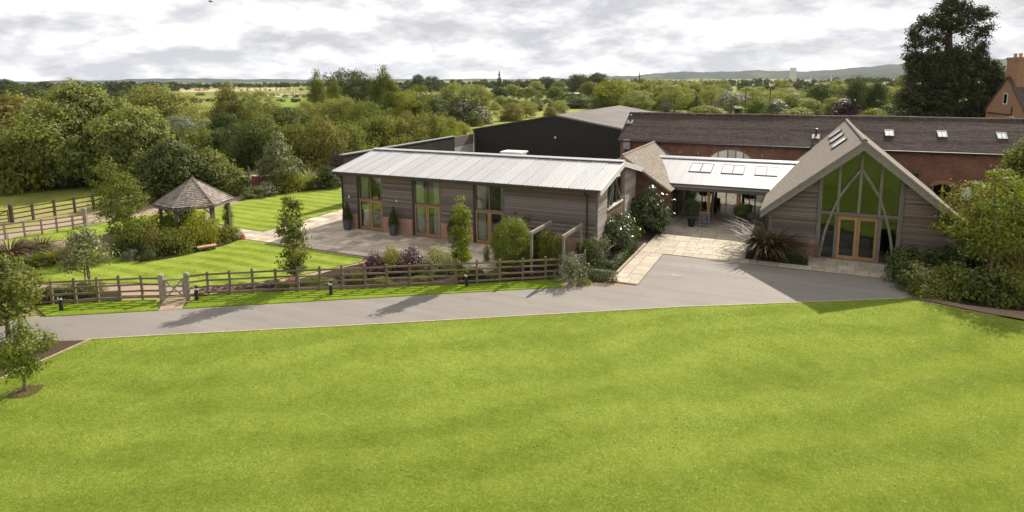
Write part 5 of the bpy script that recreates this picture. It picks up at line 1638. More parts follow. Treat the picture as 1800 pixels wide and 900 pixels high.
for i, (x, y, t, wd, lf, lab) in enumerate(((500, 507, 497, 24, 'bright', 'fresh green bed plant left of the first slim tree'), (536, 502, 493, 30, 'bright', 'fresh green bed plant right of the first slim tree'), (556, 500, 488, 30, 'bright', 'taller green bed plant by the seventh fence bay'), (510, 500, 488, 22, 'pink', 'pinkish flowering bed plant left of the first slim tree'), (628, 500, 478, 30, 'oak', 'olive green bed plant before the purple shrubs'), (578, 504, 492, 24, 'varieg', 'pale bed plant behind the middle bollard light'), (870, 494, 476, 40, 'brown', 'brownish low plant below the round clipped bush'), (910, 490, 470, 40, 'purple', 'dark red low plant below the round clipped bush'), (665, 503, 488, 34, 'brown', 'reddish low plant at the fence under the purple shrub'), (735, 500, 486, 34, 'oak', 'low green plant at the fence under the big purple shrub'))):
    S(lab, x, y, t, wd, BP, L[lf], 'bed_plant', 'plant', stem=False)
# hedge plants left of the gate
for i, (x, y, t, wd) in enumerate(((100, 530, 500, 50), (130, 526, 497, 46), (158, 523, 494, 40), (72, 536, 505, 50))):
    S('low dark green hedge plant behind the left fence, %s from the gate' % ('third', 'second', 'first', 'fourth')[i], x, y, t, wd, BPF, L['box'] if i % 2 else L['oak'], 'hedge_plant', 'shrub', None, 'low hedge plants left of the gate')
# big round clipped bush and pergola climbers
g = G(902, 480)
g2 = Vector((g[0], g[1], 0.02)) + Vector((-math.sin(AZ), math.cos(AZ), 0)) * 1.05
big_me = crown(330, 1.15, 0.05, 2.75, 330, 60, 0.34, 0.075, L['bright'], 'column', shell=5.0, lobes=0.06, name='foliage', ry=1.2)[0]
put_tree('clipped_bush', 'big rounded clipped bush with sunlit yellow top by the pergola', g2, BUSH_STEM, big_me, (1, 1, 1), 0.3, None, L['lime'], 'shrub')
col_me = crown(331, 0.42, 0.02, 2.0, 110, 44, 0.26, 0.075, L['bright'], 'column', shell=3.0, lobes=0.12, name='foliage')[0]
for px, py, s, lf, lab in ((960, 470, (1.25, 1.0, 1.1), 'yellow', 'leafy climber on the post between the two pergola beams'), (984, 478, (0.75, 0.75, 1.1), 'oak', 'narrow climber on the near pergola post'), (1016, 440, (1.1, 1.0, 0.95), 'oak', 'climber under the end of the near pergola beam'), (940, 452, (1.0, 1.0, 0.9), 'dark', 'dark climber below the second pergola beam')):
    g = G(px, py)
    put_tree('climber', lab, (g[0], g[1], 0.02), BUSH_STEM, col_me, s, px * 0.1, None, L[lf], 'climber')
S('dark wall shrub against the barn behind the round clipped bush', 928, 440, 374, 60, BPC, L['dark'])
S('grey green shrub against the barn behind the pergola', 998, 436, 378, 54, BPC, L['oak'])
S('dark ferny shrub under the pergola', 1030, 470, 425, 40, BPC, L['dark'])
S('silver leaved shrub at the barn corner', 1053, 462, 412, 44, BPL, L['silver'])
S('large silver shrub at the end of the rail fence', 1008, 504, 446, 58, BPL, L['silver'])
S('yellow flowering plant at the foot of the silver shrub', 1028, 503, 491, 26, BP, L['yellow'], 'bed_plant', 'plant', stem=False)
S('tiny clipped cypress on the patio by the third oak door', 855, 462, 430, 13, BPF, L['bright'])


def glossy(label, px, py, top, wpx, seed):
    g = G(px, py)
    r = wpx / 2 / FPX * depth(g)
    g2 = Vector((g[0], g[1], 0.02)) + Vector((-math.sin(AZ), math.cos(AZ), 0)) * r * 0.8
    h = height_at(g2, top)
    cm, cs = crown(seed, r * 0.95, 0.15, h, 130, 34, 0.42, 0.17, L['laurel'], 'egg', shell=3.0, width=0.42, upw=0.75, name='foliage')
    put_tree('glossy_shrub', label, g2, trunk_mesh(seed, h * 0.75, 0.06, cs, M['bark_trunk'], 6, stems=3, spread=0.15), cm, cat='shrub')


glossy('big glossy leaved evergreen with white glints beside the barn gable end', 1094, 447, 376, 82, 341)
glossy('glossy evergreen shrub against the annex wall near the entrance', 1148, 410, 331, 78, 342)
ph_me = blades(351, 340, 1.6, 0.06, 0.8, L['phorm'], r0=0.35)
ph_green = blades(352, 170, 1.5, 0.06, 0.7, L['bright'])


def phormium(label, px, py, top, me, leaf=None, k=1.0):
    g = G(px, py)
    h = height_at(g, top)
    e = thing('strap_leaf_plant', label, 'plant', (g[0], g[1], 0.02), 'fountains of strap leaves', px * 0.7)
    e.scale = (h / 1.45 * k, h / 1.45 * k, h / 1.45)
    o = mesh_obj('foliage', me, None, e)
    if leaf is not None:
        o.material_slots[0].link = 'OBJECT'
        o.material_slots[0].material = leaf
    return e


phormium('bronze strap leaved clump left of the low hedge before the gabled barn', 1345, 450, 388, ph_me, L['phorm'], 1.25)
phormium('second bronze strap leaved clump at the corner of the gabled barn', 1365, 446, 392, ph_me, L['phorm'], 1.15)
#phormium('pale sunlit strap leaves at the edge of the entrance court', 1326, 444, 414, ph_green, L['phorm'], 0.8)
phormium('tall bronze strap leaved clump at the far left of the garden', 20, 462, 412, ph_me, L['phorm'], 1.2)
phormium('bronze strap leaved clump second from the left garden edge', 72, 452, 412, ph_me, L['phorm'], 1.1)
phormium('green strap leaved clump under the glossy annex shrub', 1158, 412, 372, ph_green, L['dark'], 1.0)
phormium('pale strap leaved clump in the far border by the barn corner', 545, 330, 290, ph_green, L['varieg'], 1.1)
phormium('green grassy clump on the left edge of the striped lawn', 60, 470, 440, ph_green, L['bright'], 1.4)
phormium('yellow green grassy clump at the lawn edge near the leaning young tree', 95, 465, 436, ph_green, L['yellow'], 1.3)
phormium('grassy clump behind the left edge of the striped lawn', 110, 455, 425, ph_green, L['oak'], 1.4)


def hedge(label, x0, x1, y0, y1, h, leaf='box', seed=1, n=2600):
    e = thing('clipped_hedge', label, 'hedge', ((x0 + x1) / 2, (y0 + y1) / 2, 0.02))
    mesh_obj('foliage', hedge_mesh(seed, x1 - x0, y1 - y0, h, n, 0.06, L[leaf]), None, e)
    m = MB()
    for i in range(6):
        t = (i + 0.5) / 6
        lx, ly = x1 - x0, y1 - y0
        cxx, cyy = ((t - 0.5) * lx, 0) if lx > ly else (0, (t - 0.5) * ly)
        m.tube([(cxx, cyy, 0), (cxx + 0.05, cyy + 0.03, h * 0.7)], [0.02, 0.008], 5)
    m.build('stems', M['bark_trunk'], e)


hedge('low clipped box hedge along the front of the corner bed', 17.5, 19.35, -2.3, -1.85, 0.5, seed=21)
hedge('low clipped box hedge along the entrance paving', 18.95, 19.35, -1.8, 2.6, 0.5, seed=22, n=4200)
hedge('low clipped hedge beside the driveway at the end of the fence', 17.7, 19.9, -4.25, -3.7, 0.55, seed=23, n=3200)
hedge('small clipped hedge at the left foot of the gabled barn', 27.3, 28.8, 3.35, 4.3, 0.6, 'dark', 24, 2600)

# gazebo island bed
isl = [(215, 452, 418, 56, 'dark', BPC, 'dark rounded shrub at the left end of the gazebo bed'), (242, 455, 422, 50, 'box', BPF, 'low dark shrub at the front left of the gazebo bed'),
       (262, 452, 402, 54, 'brown', BP, 'golden olive shrub in the middle of the gazebo bed'), (290, 450, 405, 60, 'oak', BP, 'olive green shrub in the front of the gazebo bed'),
       (318, 446, 396, 56, 'yellow', BP, 'yellow green shrub at the front of the gazebo bed'), (343, 438, 372, 54, 'yellow', BP, 'tall bright yellow shrub before the gazebo posts'),
       (366, 424, 388, 40, 'oak', BPC, 'green shrub under the right gazebo post'), (385, 428, 398, 52, 'oak', BPL, 'grey green shrub at the right end of the gazebo bed'),
       (405, 420, 400, 34, 'bright', BP, 'small green shrub at the corner of the gazebo path'), (300, 430, 385, 44, 'bright', BPL, 'leafy green shrub on the gazebo left post'),
       (270, 425, 375, 50, 'yellow', BP, 'sunlit yellow shrub left of the gazebo'), (235, 430, 390, 50, 'dark', BPC, 'dark shrub behind the leaning young tree'),
       (322, 420, 362, 46, 'bright', BP, 'climbing green shrub inside the front of the gazebo'), (205, 440, 405, 40, 'oak', BP, 'small olive shrub at the left corner of the gazebo bed'),
       (255, 462, 440, 30, 'box', BPF, 'very low dark plant at the bed edge on the striped lawn'), (222, 461, 440, 36, 'silver', BPF, 'low grey plant at the bed edge on the striped lawn')]
for x, y, t, wd, lf, pr, lab in isl: S(lab, x, y, t, wd, pr, L[lf])
S('pink flowering patch at the front of the gazebo bed', 262, 452, 442, 14, BP, L['pink'], 'flower_patch', 'flowers', stem=False)
S('small red flowering plant at the corner of the stone path', 424, 422, 413, 12, BP, L['red'], 'flower_patch', 'flowers', stem=False)
cl_me = crown(360, 0.3, 0.05, 2.1, 80, 34, 0.22, 0.08, L['bright'], 'column', name='foliage')[0]
for px, py, lab in ((402, 404, 'climbing rose on the right gazebo post'), (300, 410, 'climber on the shaded left gazebo post')):
    g = G(px, py)
    put_tree('climber', lab, (g[0], g[1], 0.03), BUSH_STEM, cl_me, (1, 1, 0.9), px, None, L['oak'], 'climber')
# far border behind the upper lawn
bor = [(405, 345, 318, 50, 'oak', BPC, 'green border shrub beyond the gazebo roof'), (440, 350, 326, 48, 'varieg', BPL, 'pale grassy border shrub by the brick garden wall'),
       (462, 348, 320, 44, 'silver', BPL, 'silvery border shrub under the brick garden wall'), (485, 343, 312, 44, 'oak', BP, 'mid green border shrub left of the silver tree'),
       (512, 340, 305, 44, 'yellow', BP, 'yellow green border shrub at the lawn edge'), (520, 328, 290, 50, 'dark', BPC, 'dark border shrub behind the pale strap leaves'),
       (572, 334, 296, 50, 'dark', BPC, 'dark glossy border shrub beside the barn corner'), (592, 318, 270, 44, 'purple', BP, 'purple shrub in front of the dark boundary wall'),
       (425, 336, 312, 36, 'dark', BPC, 'dark clipped border shrub by the short rail fence'), (450, 338, 312, 24, 'pink', BP, 'pink flowering shrub on the brick garden wall'), (500, 322, 292, 40, 'pink', BPL, 'pink tinged border shrub under the silver tree'),
       (610, 300, 272, 40, 'purple', BP, 'smaller purple shrub on the dark boundary wall')]
for x, y, t, wd, lf, pr, lab in bor: S(lab, x, y, t, wd, pr, L[lf])
# right-hand bed
rb = [(1590, 500, 452, 50, 'dark', BPC, 'dark green shrub at the right foot of the gabled barn'), (1630, 512, 462, 72, 'varieg', BPL, 'cream flowering shrub at the front of the right hand bed'),
      (1612, 478, 436, 66, 'oak', BPC, 'dark shrub against the gabled barn plinth'), (1660, 528, 490, 70, 'oak', BP, 'low green shrub at the front edge of the right bed'),
      (1700, 530, 470, 84, 'oak', BP, 'broad green shrub under the small right hand tree'), (1745, 538, 480, 90, 'dark', BPC, 'broad dark shrub at the front of the right bed'),
      (1790, 545, 478, 90, 'oak', BPC, 'green shrub at the right edge of the picture'), (1680, 492, 440, 70, 'dark', BPC, 'dark shrub behind the cream flowering shrub'),
      (1740, 490, 436, 80, 'dark', BPC, 'dark shrub behind the small right hand tree'), (1800, 500, 425, 80, 'brown', BP, 'brownish shrub at the right picture edge'),
      (1640, 480, 446, 50, 'silver', BPL, 'greyish shrub beside the boarded fence'), (1600, 515, 486, 40, 'box', BPF, 'low clipped shrub at the left tip of the right bed'), (1630, 525, 500, 44, 'oak', BPC, 'leafy ground shrub at the front left of the right bed')]
for x, y, t, wd, lf, pr, lab in rb: S(lab, x, y, t, wd, pr, L[lf])
# plants in the bark bed at left
S('yellow green perennial in the bark bed at the left edge', 5, 648, 610, 34, BP, L['yellow'], 'bed_plant', 'plant', stem=False)
S('yellow tinged perennial behind the front sapling', 62, 622, 602, 34, BP, L['brown'], 'bed_plant', 'plant', stem=False)
mr = sheet('mulch_ring', [(G(44, 690)[0] + 0.5 * math.cos(a / 9 * math.pi) * (1 + 0.15 * math.sin(a * 3)), G(44, 690)[1] + 0.5 * math.sin(a / 9 * math.pi) * (1 + 0.15 * math.sin(a * 2))) for a in range(18)], 0.04, M['bark'])


# ------------------------------------------------------------------ garden trees
def tree_px(name, label, px, py, top, wpx, seed, leaf, prof='egg', z0f=0.25, ncl=160, nlf=40, leafsz=0.12, clr=0.45, r0=0.06, lean=(0, 0), stems=1, spread=0.0, bark='bark_trunk', lobes=0.22, shell=2.4, width=0.6, stake=False, nlimb=9, upw=0.4, asym=1.0, droop=0.1, flat=0.75):
    g = G(px, py)
    h = height_at(g, top)
    r = wpx / 2 / FPX * depth(g)
    cm, cs = crown(seed, r * 0.92, h * z0f, h * 0.98, ncl, nlf, clr, leafsz, L[leaf], prof, lobes=lobes, shell=shell, lean=lean, width=width, upw=upw, droop=droop, flat=flat, ry=r * 0.92 * asym)
    tm = trunk_mesh(seed, h * 0.9, r0, cs, M[bark], nlimb, z0f, lean, stems, spread)
    e = put_tree(name, label, (g[0], g[1], 0.02), tm, cm)
    if stake:
        for s in (-1, 1): MB().tube([(s * 0.16, 0.05 * s, 0), (s * 0.1, 0.03 * s, h * z0f * 1.2)], [0.035, 0.035], 6).build('stake', M['bark_light'], e)
    return e


tree_px('slim_tree', 'slim columnar young tree behind the fence left of the patio', 520, 505, 340, 48, 401, 'oak', 'column', 0.16, 110, 40, 0.14, 0.34, 0.05, bark='bark_light', lobes=0.3)
tree_px('slim_tree', 'slim columnar young tree in front of the third oak door', 812, 496, 344, 34, 402, 'yellow', 'column', 0.12, 110, 40, 0.13, 0.27, 0.05, bark='bark_light', lobes=0.3)
tree_px('young_tree', 'leafy young tree on two stakes at the left of the striped lawn', 156, 508, 396, 78, 403, 'sage', 'egg', 0.3, 95, 34, 0.12, 0.42, 0.045, bark='bark_light', stake=True)
tree_px('young_tree', 'sapling in a bark ring on the big lawn at lower left', 45, 688, 556, 84, 404, 'bright', 'egg', 0.22, 70, 26, 0.12, 0.34, 0.055, bark='bark_light', lobes=0.35, shell=1.6)
tree_px('garden_tree', 'fuller dark leaved tree beside the driveway at the left edge', 14, 592, 452, 116, 405, 'oak', 'egg', 0.2, 150, 44, 0.14, 0.5, 0.09)
tree_px('garden_tree', 'olive green tree leaning over the left end of the gazebo bed', 236, 446, 276, 84, 406, 'oak', 'egg', 0.12, 230, 44, 0.12, 0.42, 0.07, lean=(-1.3, -0.5), lobes=0.3, bark='bark_light')
tree_px('garden_tree', 'light green multi stemmed tree at the right end of the gabled barn', 1742, 497, 294, 168, 407, 'bright', 'egg', 0.25, 190, 56, 0.15, 0.72, 0.07, stems=3, spread=0.35, bark='bark_light', lobes=0.34, flat=0.4, upw=0.8, shell=2.0)
tree_px('garden_tree', 'taller green tree behind at the right picture edge', 1800, 450, 232, 110, 408, 'oak', 'egg', 0.2, 220, 46, 0.2, 0.7, 0.12)
tree_px('garden_tree', 'silvery leaved small tree in the far border by the barn', 492, 335, 236, 74, 409, 'sage', 'egg', 0.08, 190, 40, 0.2, 0.55, 0.09)

# ------------------------------------------------------------------ large trees behind the garden
def big_tree(label, px, py, top, wpx, seed, leaf, prof='round', z0f=0.12, ncl=420, nlf=60, leafsz=0.34, clr=0.95, r0=0.28, lobes=0.28, name='broadleaf_tree', lean=(0, 0), shell=2.6, stretch=1.0, bark='bark_trunk', width=0.6, asym=1.0, upw=0.4, flat=0.75, droop=0.1):
    g = G(px, py)
    h = height_at(g, top)
    r = wpx / 2 / FPX * depth(g)
    cm, cs = crown(seed, r * 0.93, h * z0f, h * 0.97, ncl, nlf, clr, leafsz, L[leaf], prof, lobes=lobes, lean=lean, shell=shell, stretch=stretch, width=width, upw=upw, flat=flat, droop=droop, ry=r * 0.93 * asym)
    tm = trunk_mesh(seed, h * 0.88, r0, cs, M[bark], 16, z0f + 0.1, lean)
    return put_tree(name, label, (g[0], g[1], -0.05), tm, cm)


big_tree('lower pale shoulder tree right of the biggest tree over the field fence', 240, 326, 186, 130, 507, 'pale', 'round', 0.04, 200, 110, 0.30, 1.1, 0.25, lobes=0.36, upw=0.55)
big_tree('biggest wind tossed broadleaf tree over the dark field fence', 146, 324, 144, 200, 501, 'pale', 'egg', 0.04, 330, 130, 0.30, 1.2, 0.38, lobes=0.36, upw=0.55)
big_tree('dark bushy tree right of the biggest tree, behind the gazebo', 308, 350, 245, 120, 502, 'dark', 'egg', 0.03, 240, 80, 0.26, 0.9, 0.2)
big_tree('olive green bushy tree behind the gazebo roof on the right', 372, 338, 262, 84, 503, 'oak', 'egg', 0.03, 220, 54, 0.25, 0.7, 0.15)
big_tree('brown tinged tree at the left edge behind the big tree', 36, 318, 170, 150, 504, 'brown', 'round', 0.08, 260, 100, 0.34, 1.3, 0.3)
big_tree('green tree cut by the left edge of the picture', -20, 322, 165, 120, 505, 'dark', 'round', 0.08, 220, 90, 0.34, 1.3, 0.3)
big_tree('brownish tree between the biggest tree and the left edge', 100, 300, 190, 120, 506, 'dark', 'round', 0.05, 220, 90, 0.36, 1.3, 0.3)

# field hedge at left and scrub behind the garden
for i, (x, y, t, wd, lf, lab) in enumerate(((-30, 345, 262, 90, 'oak', 'hedge bush at the far left edge of the dry field'), (25, 340, 270, 90, 'yellow', 'sunlit hedge bush at the left back of the dry field'), (72, 335, 280, 80, 'dark', 'dark hedge bush at the back of the dry field'), (120, 330, 285, 70, 'dark', 'dark hedge bush under the biggest tree'), (205, 322, 268, 70, 'oak', 'yellowish hedge bush right under the biggest tree'), (250, 318, 250, 80, 'oak', 'hedge bush between biggest tree and gazebo'), (280, 300, 232, 80, 'dark', 'dark hedge bush above the gazebo roof'))):
    S(lab, x, y, t, wd, BPC, L[lf], 'hedge_bush', 'bush')
hb = [(340, 292, 228, 84, 'oak'), (400, 288, 222, 90, 'dark'), (440, 300, 218, 100, 'dark'), (478, 298, 222, 90, 'oak'), (520, 296, 216, 90, 'oak'), (558, 300, 214, 96, 'brown'), (595, 292, 220, 84, 'oak'), (640, 270, 208, 80, 'oak'), (676, 268, 205, 74, 'oak'), (712, 262, 203, 76, 'brown'), (748, 258, 199, 70, 'oak'), (778, 250, 206, 56, 'yellow'), (806, 242, 216, 44, 'yellow')]
HB = [crown(520 + i, 1.0, 0.02, 1.0, 110, 80, 0.29, 0.062, L['oak'], 'dome', name='crown', lobes=0.3)[0] for i in range(3)]
ordn = 'first second third fourth fifth sixth seventh eighth ninth tenth eleventh twelfth thirteenth fourteenth fifteenth sixteenth seventeenth eighteenth nineteenth twentieth'.split()
ordn += ['twenty-' + o for o in ordn[:9]] + ['thirtieth'] + ['thirty-' + o for o in ordn[:9]] + ['fortieth'] + ['forty-' + o for o in ordn[:9]] + ['fiftieth']
for i, (x, y, t, wd, lf) in enumerate(hb):
    S('tall hedgerow bush between garden and pasture, %s from the left in its row' % ordn[i], x, y, t, wd, HB, L[lf], 'hedgerow_bush', 'bush', None, 'hedgerow bushes between garden and pasture')

# ------------------------------------------------------------------ middle-distance trees, each its own, sharing a few crown meshes
def unit_tree(seed, prof, ncl, nlf, clr, leaf, r=0.5, z0=0.05, **k):
    cm, cs = crown(seed, r, z0, 0.99, ncl, nlf, clr, leaf, L['oak'], prof, **k)
    return trunk_mesh(seed, 0.85, 0.025, cs, M['bark_trunk'], 8), cm


UT = {
    'round': [unit_tree(600 + i, 'round', 150, 80, 0.15, 0.036, lobes=0.32) for i in range(4)],
    'pale': [unit_tree(610 + i, 'round', 170, 90, 0.125, 0.027, lobes=0.28) for i in range(3)],
    'poplar': [unit_tree(620 + i, 'poplar', 170, 90, 0.16, 0.030, r=0.42, stretch=0.75, lobes=0.3, lean=(0.05, 0)) for i in range(3)],
    'cone': [unit_tree(630, 'cone', 160, 44, 0.08, 0.03, lobes=0.15)],
    'bush': [unit_tree(640 + i, 'dome', 120, 70, 0.19, 0.045, z0=0.01, lobes=0.25) for i in range(3)],
}
tr_r = random.Random(8)


def mid(name, label, px, py, top, wpx, kind, leaf, group=None):
    g = G(px, py)
    h = height_at(g, top)
    wd = wpx / FPX * depth(g) * 1.06
    tm, cm = UT[kind][tr_r.randrange(len(UT[kind]))]
    return put_tree(name, label, (g[0], g[1], -0.08), tm, cm, (wd, wd, h), tr_r.uniform(0, 6.28), group, L[leaf])


MT = [
    # x, foot y, top y, width, kind, leaf, name, label
    (40, 232, 152, 100, 'round', 'dark', 'dark round tree on the far left skyline'),
    (130, 212, 160, 70, 'round', 'dark', 'dark tree behind the crown of the biggest tree'),
    (215, 222, 168, 80, 'round', 'dark', 'dark tree peeping over the biggest tree on its right'),
    (283, 236, 149, 100, 'round', 'pale', 'big pale round tree right of the biggest tree'),
    (262, 236, 170, 70, 'round', 'dark', 'dark tree tucked left of the big pale round tree'),
    (352, 240, 184, 70, 'pale', 'pale', 'low pale willow right of the big pale round tree'),
    (320, 254, 204, 80, 'pale', 'silver', 'greyish willow below the big pale round tree'),
    (402, 242, 145, 66, 'poplar', 'brown', 'tall olive brown poplar left of centre'),
    (395, 256, 200, 60, 'bush', 'dark', 'dark bush at the foot of the olive brown poplar'),
    (450, 240, 158, 84, 'pale', 'pale', 'pale willow right of the olive brown poplar'),
    (505, 236, 188, 70, 'bush', 'dark', 'dark thicket under the poplars'),
    (540, 232, 178, 50, 'pale', 'pale', 'small pale willow left of the tall leaning poplar'),
    (562, 226, 124, 44, 'poplar', 'oak', 'tall slim leaning poplar on the skyline'),
    (590, 220, 137, 34, 'poplar', 'oak', 'shorter slim poplar right of the leaning poplar'),
    (612, 196, 122, 74, 'round', 'dark', 'dark spreading pine like tree on the skyline'),
    (640, 198, 134, 62, 'round', 'dark', 'dark round tree right of the spreading pine like tree'),
    (676, 228, 117, 58, 'poplar', 'oak', 'tallest green poplar near the middle of the skyline'),
    (690, 226, 138, 50, 'poplar', 'oak', 'shorter shoulder poplar joined to the tallest poplar'),
    (600, 232, 168, 80, 'pale', 'pale', 'pale willow at the foot of the slim poplars'),
    (645, 236, 178, 70, 'pale', 'oak', 'green willow left of the tallest poplar'),
    (715, 228, 158, 66, 'pale', 'yellow', 'yellow green willow right of the tallest poplar'),
    (752, 226, 168, 72, 'round', 'dark', 'dark broad tree right of the yellow green willow'),
    (738, 216, 148, 50, 'pale', 'oak', 'mid green willow behind the dark broad tree'),
    (780, 220, 160, 60, 'pale', 'pale', 'pale willow left of the large golden willow'),
    (812, 218, 143, 88, 'pale', 'pale', 'large golden willow behind the pasture'),
    (838, 216, 150, 60, 'pale', 'brown', 'golden brown willow right of the large golden willow'),
    (818, 220, 174, 66, 'bush', 'silver', 'grey green bush at the edge of the pasture'),
    (845, 218, 186, 36, 'bush', 'silver', 'small silvery bush beside the grey green bush'),
    (900, 212, 180, 40, 'bush', 'brown', 'round olive bush alone in the pasture'),
    (925, 206, 176, 40, 'pale', 'pale', 'pale bush behind the round olive bush'),
    (968, 205, 188, 24, 'bush', 'brown', 'small dark bush behind the black shed ridge'),
    (985, 200, 176, 30, 'pale', 'pale', 'small pale tree behind the black shed ridge'),
    (945, 190, 172, 22, 'pale', 'oak', 'slim young tree beyond the black shed'),
    (1020, 190, 172, 60, 'bush', 'dark', 'dark low thicket behind the shed roof'),
    (1060, 192, 165, 44, 'bush', 'oak', 'green thicket right of the dark low thicket'),
    (1080, 192, 140, 70, 'round', 'yellow', 'tall sunlit round tree above the shed roof'),
    (1120, 196, 158, 60, 'pale', 'pale', 'pale willow right of the tall sunlit tree'),
    (1150, 192, 139, 70, 'round', 'pale', 'big pale round tree above the brick barn left end'),
    (1185, 196, 150, 56, 'pale', 'pale', 'pale willow over the left half of the brick ridge'),
    (1224, 202, 166, 34, 'cone', 'dark', 'small dark conical conifer behind the brick ridge'),
    (1250, 194, 150, 50, 'pale', 'pale', 'rounded pale willow right of the dark conifer'),
    (1210, 190, 142, 60, 'round', 'pale', 'broad pale tree behind the dark conifer'),
    (1285, 198, 160, 50, 'pale', 'silver', 'greyish willow behind the telegraph pole'),
    (1322, 192, 152, 60, 'pale', 'pale', 'round willow between the two telegraph poles'),
    (1330, 206, 172, 44, 'bush', 'bright', 'fresh green bush behind the brick ridge'),
    (1380, 196, 154, 74, 'pale', 'pale', 'broad silver willow under the white water tower'),
    (1365, 206, 176, 40, 'bush', 'silver', 'silvery bush right of the fresh green bush'),
    (1425, 206, 176, 40, 'bush', 'oak', 'small green bush before the broad silver willow'),
    (1437, 190, 148, 38, 'round', 'dark', 'dark narrow tree right of the broad silver willow'),
    (1460, 204, 172, 36, 'bush', 'oak', 'green bush left of the purple tree'),
    (1486, 212, 174, 44, 'bush', 'purple', 'dark purple leaved small tree behind the brick ridge'),
    (1503, 210, 134, 48, 'poplar', 'dark', 'tall dark tree right of the purple tree'),
    (1537, 210, 137, 48, 'poplar', 'dark', 'second tall dark tree left of the giant redwood'),
    (1536, 216, 190, 40, 'bush', 'yellow', 'bright yellow bush on the brick ridge line'),
    (1562, 214, 184, 44, 'bush', 'dark', 'dark bush left of the giant redwood foot'),
    (1600, 220, 194, 70, 'bush', 'oak', 'rounded green bush under the giant redwood'),
    (1578, 200, 150, 40, 'pale', 'pale', 'pale tree showing left of the giant redwood'),
    (1240, 206, 186, 60, 'bush', 'yellow', 'sunlit scrub just over the left brick ridge'),
    (1400, 212, 190, 60, 'bush', 'yellow', 'sunlit scrub over the middle of the brick ridge'),
    (878, 172, 124, 17, 'cone', 'dark', 'lone dark cypress on the far skyline'),
    (1020, 165, 130, 40, 'round', 'dark', 'dark far tree left of the distant hill'),
    (1050, 165, 128, 34, 'round', 'dark', 'dark far tree beside the distant conical hill'),
    (735, 160, 131, 24, 'round', 'dark', 'dark far tree right of the tallest poplar'),
    (760, 158, 134, 30, 'round', 'dark', 'second dark far tree right of the tallest poplar'),
    (1790, 200, 140, 70, 'round', 'dark', 'dark tree behind the brick house on the right'),
]
for x, y, t, wd, kd, lf, lab in MT:
    mid('bush' if kd == 'bush' else {'poplar': 'poplar_tree', 'pale': 'willow_tree', 'cone': 'conifer_tree'}.get(kd, 'broadleaf_tree'), lab, x, y, t, wd, kd, lf)
# belts of scrub: countable but alike
rows = [('willow scrub along the river beyond the brick barn', 'scrub_bush', 1110, 1600, 198, 184, 20, 26, 'pale', ('pale', 'oak', 'silver'), 22), ('bush in the thicket behind the pasture', 'scrub_bush', 860, 1060, 196, 180, 16, 24, 'bush', ('pale', 'oak', 'dark'), 12),
        ('rank bush along the hedge behind the willows', 'scrub_bush', 430, 830, 222, 200, 26, 44, 'bush', ('dark', 'oak', 'dark'), 16), ('middle distance tree beyond the river scrub', 'distant_tree', 860, 1600, 176, 156, 22, 34, 'round', ('dark', 'oak', 'pale'), 34), ('middle distance tree beyond the left hand trees', 'distant_tree', 0, 330, 190, 164, 22, 40, 'round', ('dark', 'oak', 'dark'), 14)]
for lab, nm, xa, xb, ya, yb, w0, w1, kd, lfs, n in rows:
    xsr = sorted(tr_r.uniform(xa, xb) for _ in range(n))
    for i, x in enumerate(xsr):
        y = tr_r.uniform(yb, ya)
        wd = tr_r.uniform(w0, w1)
        mid(nm, '%s, %s from the left' % (lab, ordn[i]), x, y, y - wd * tr_r.uniform(0.6, 0.95), wd, kd, lfs[tr_r.randrange(3)], lab)

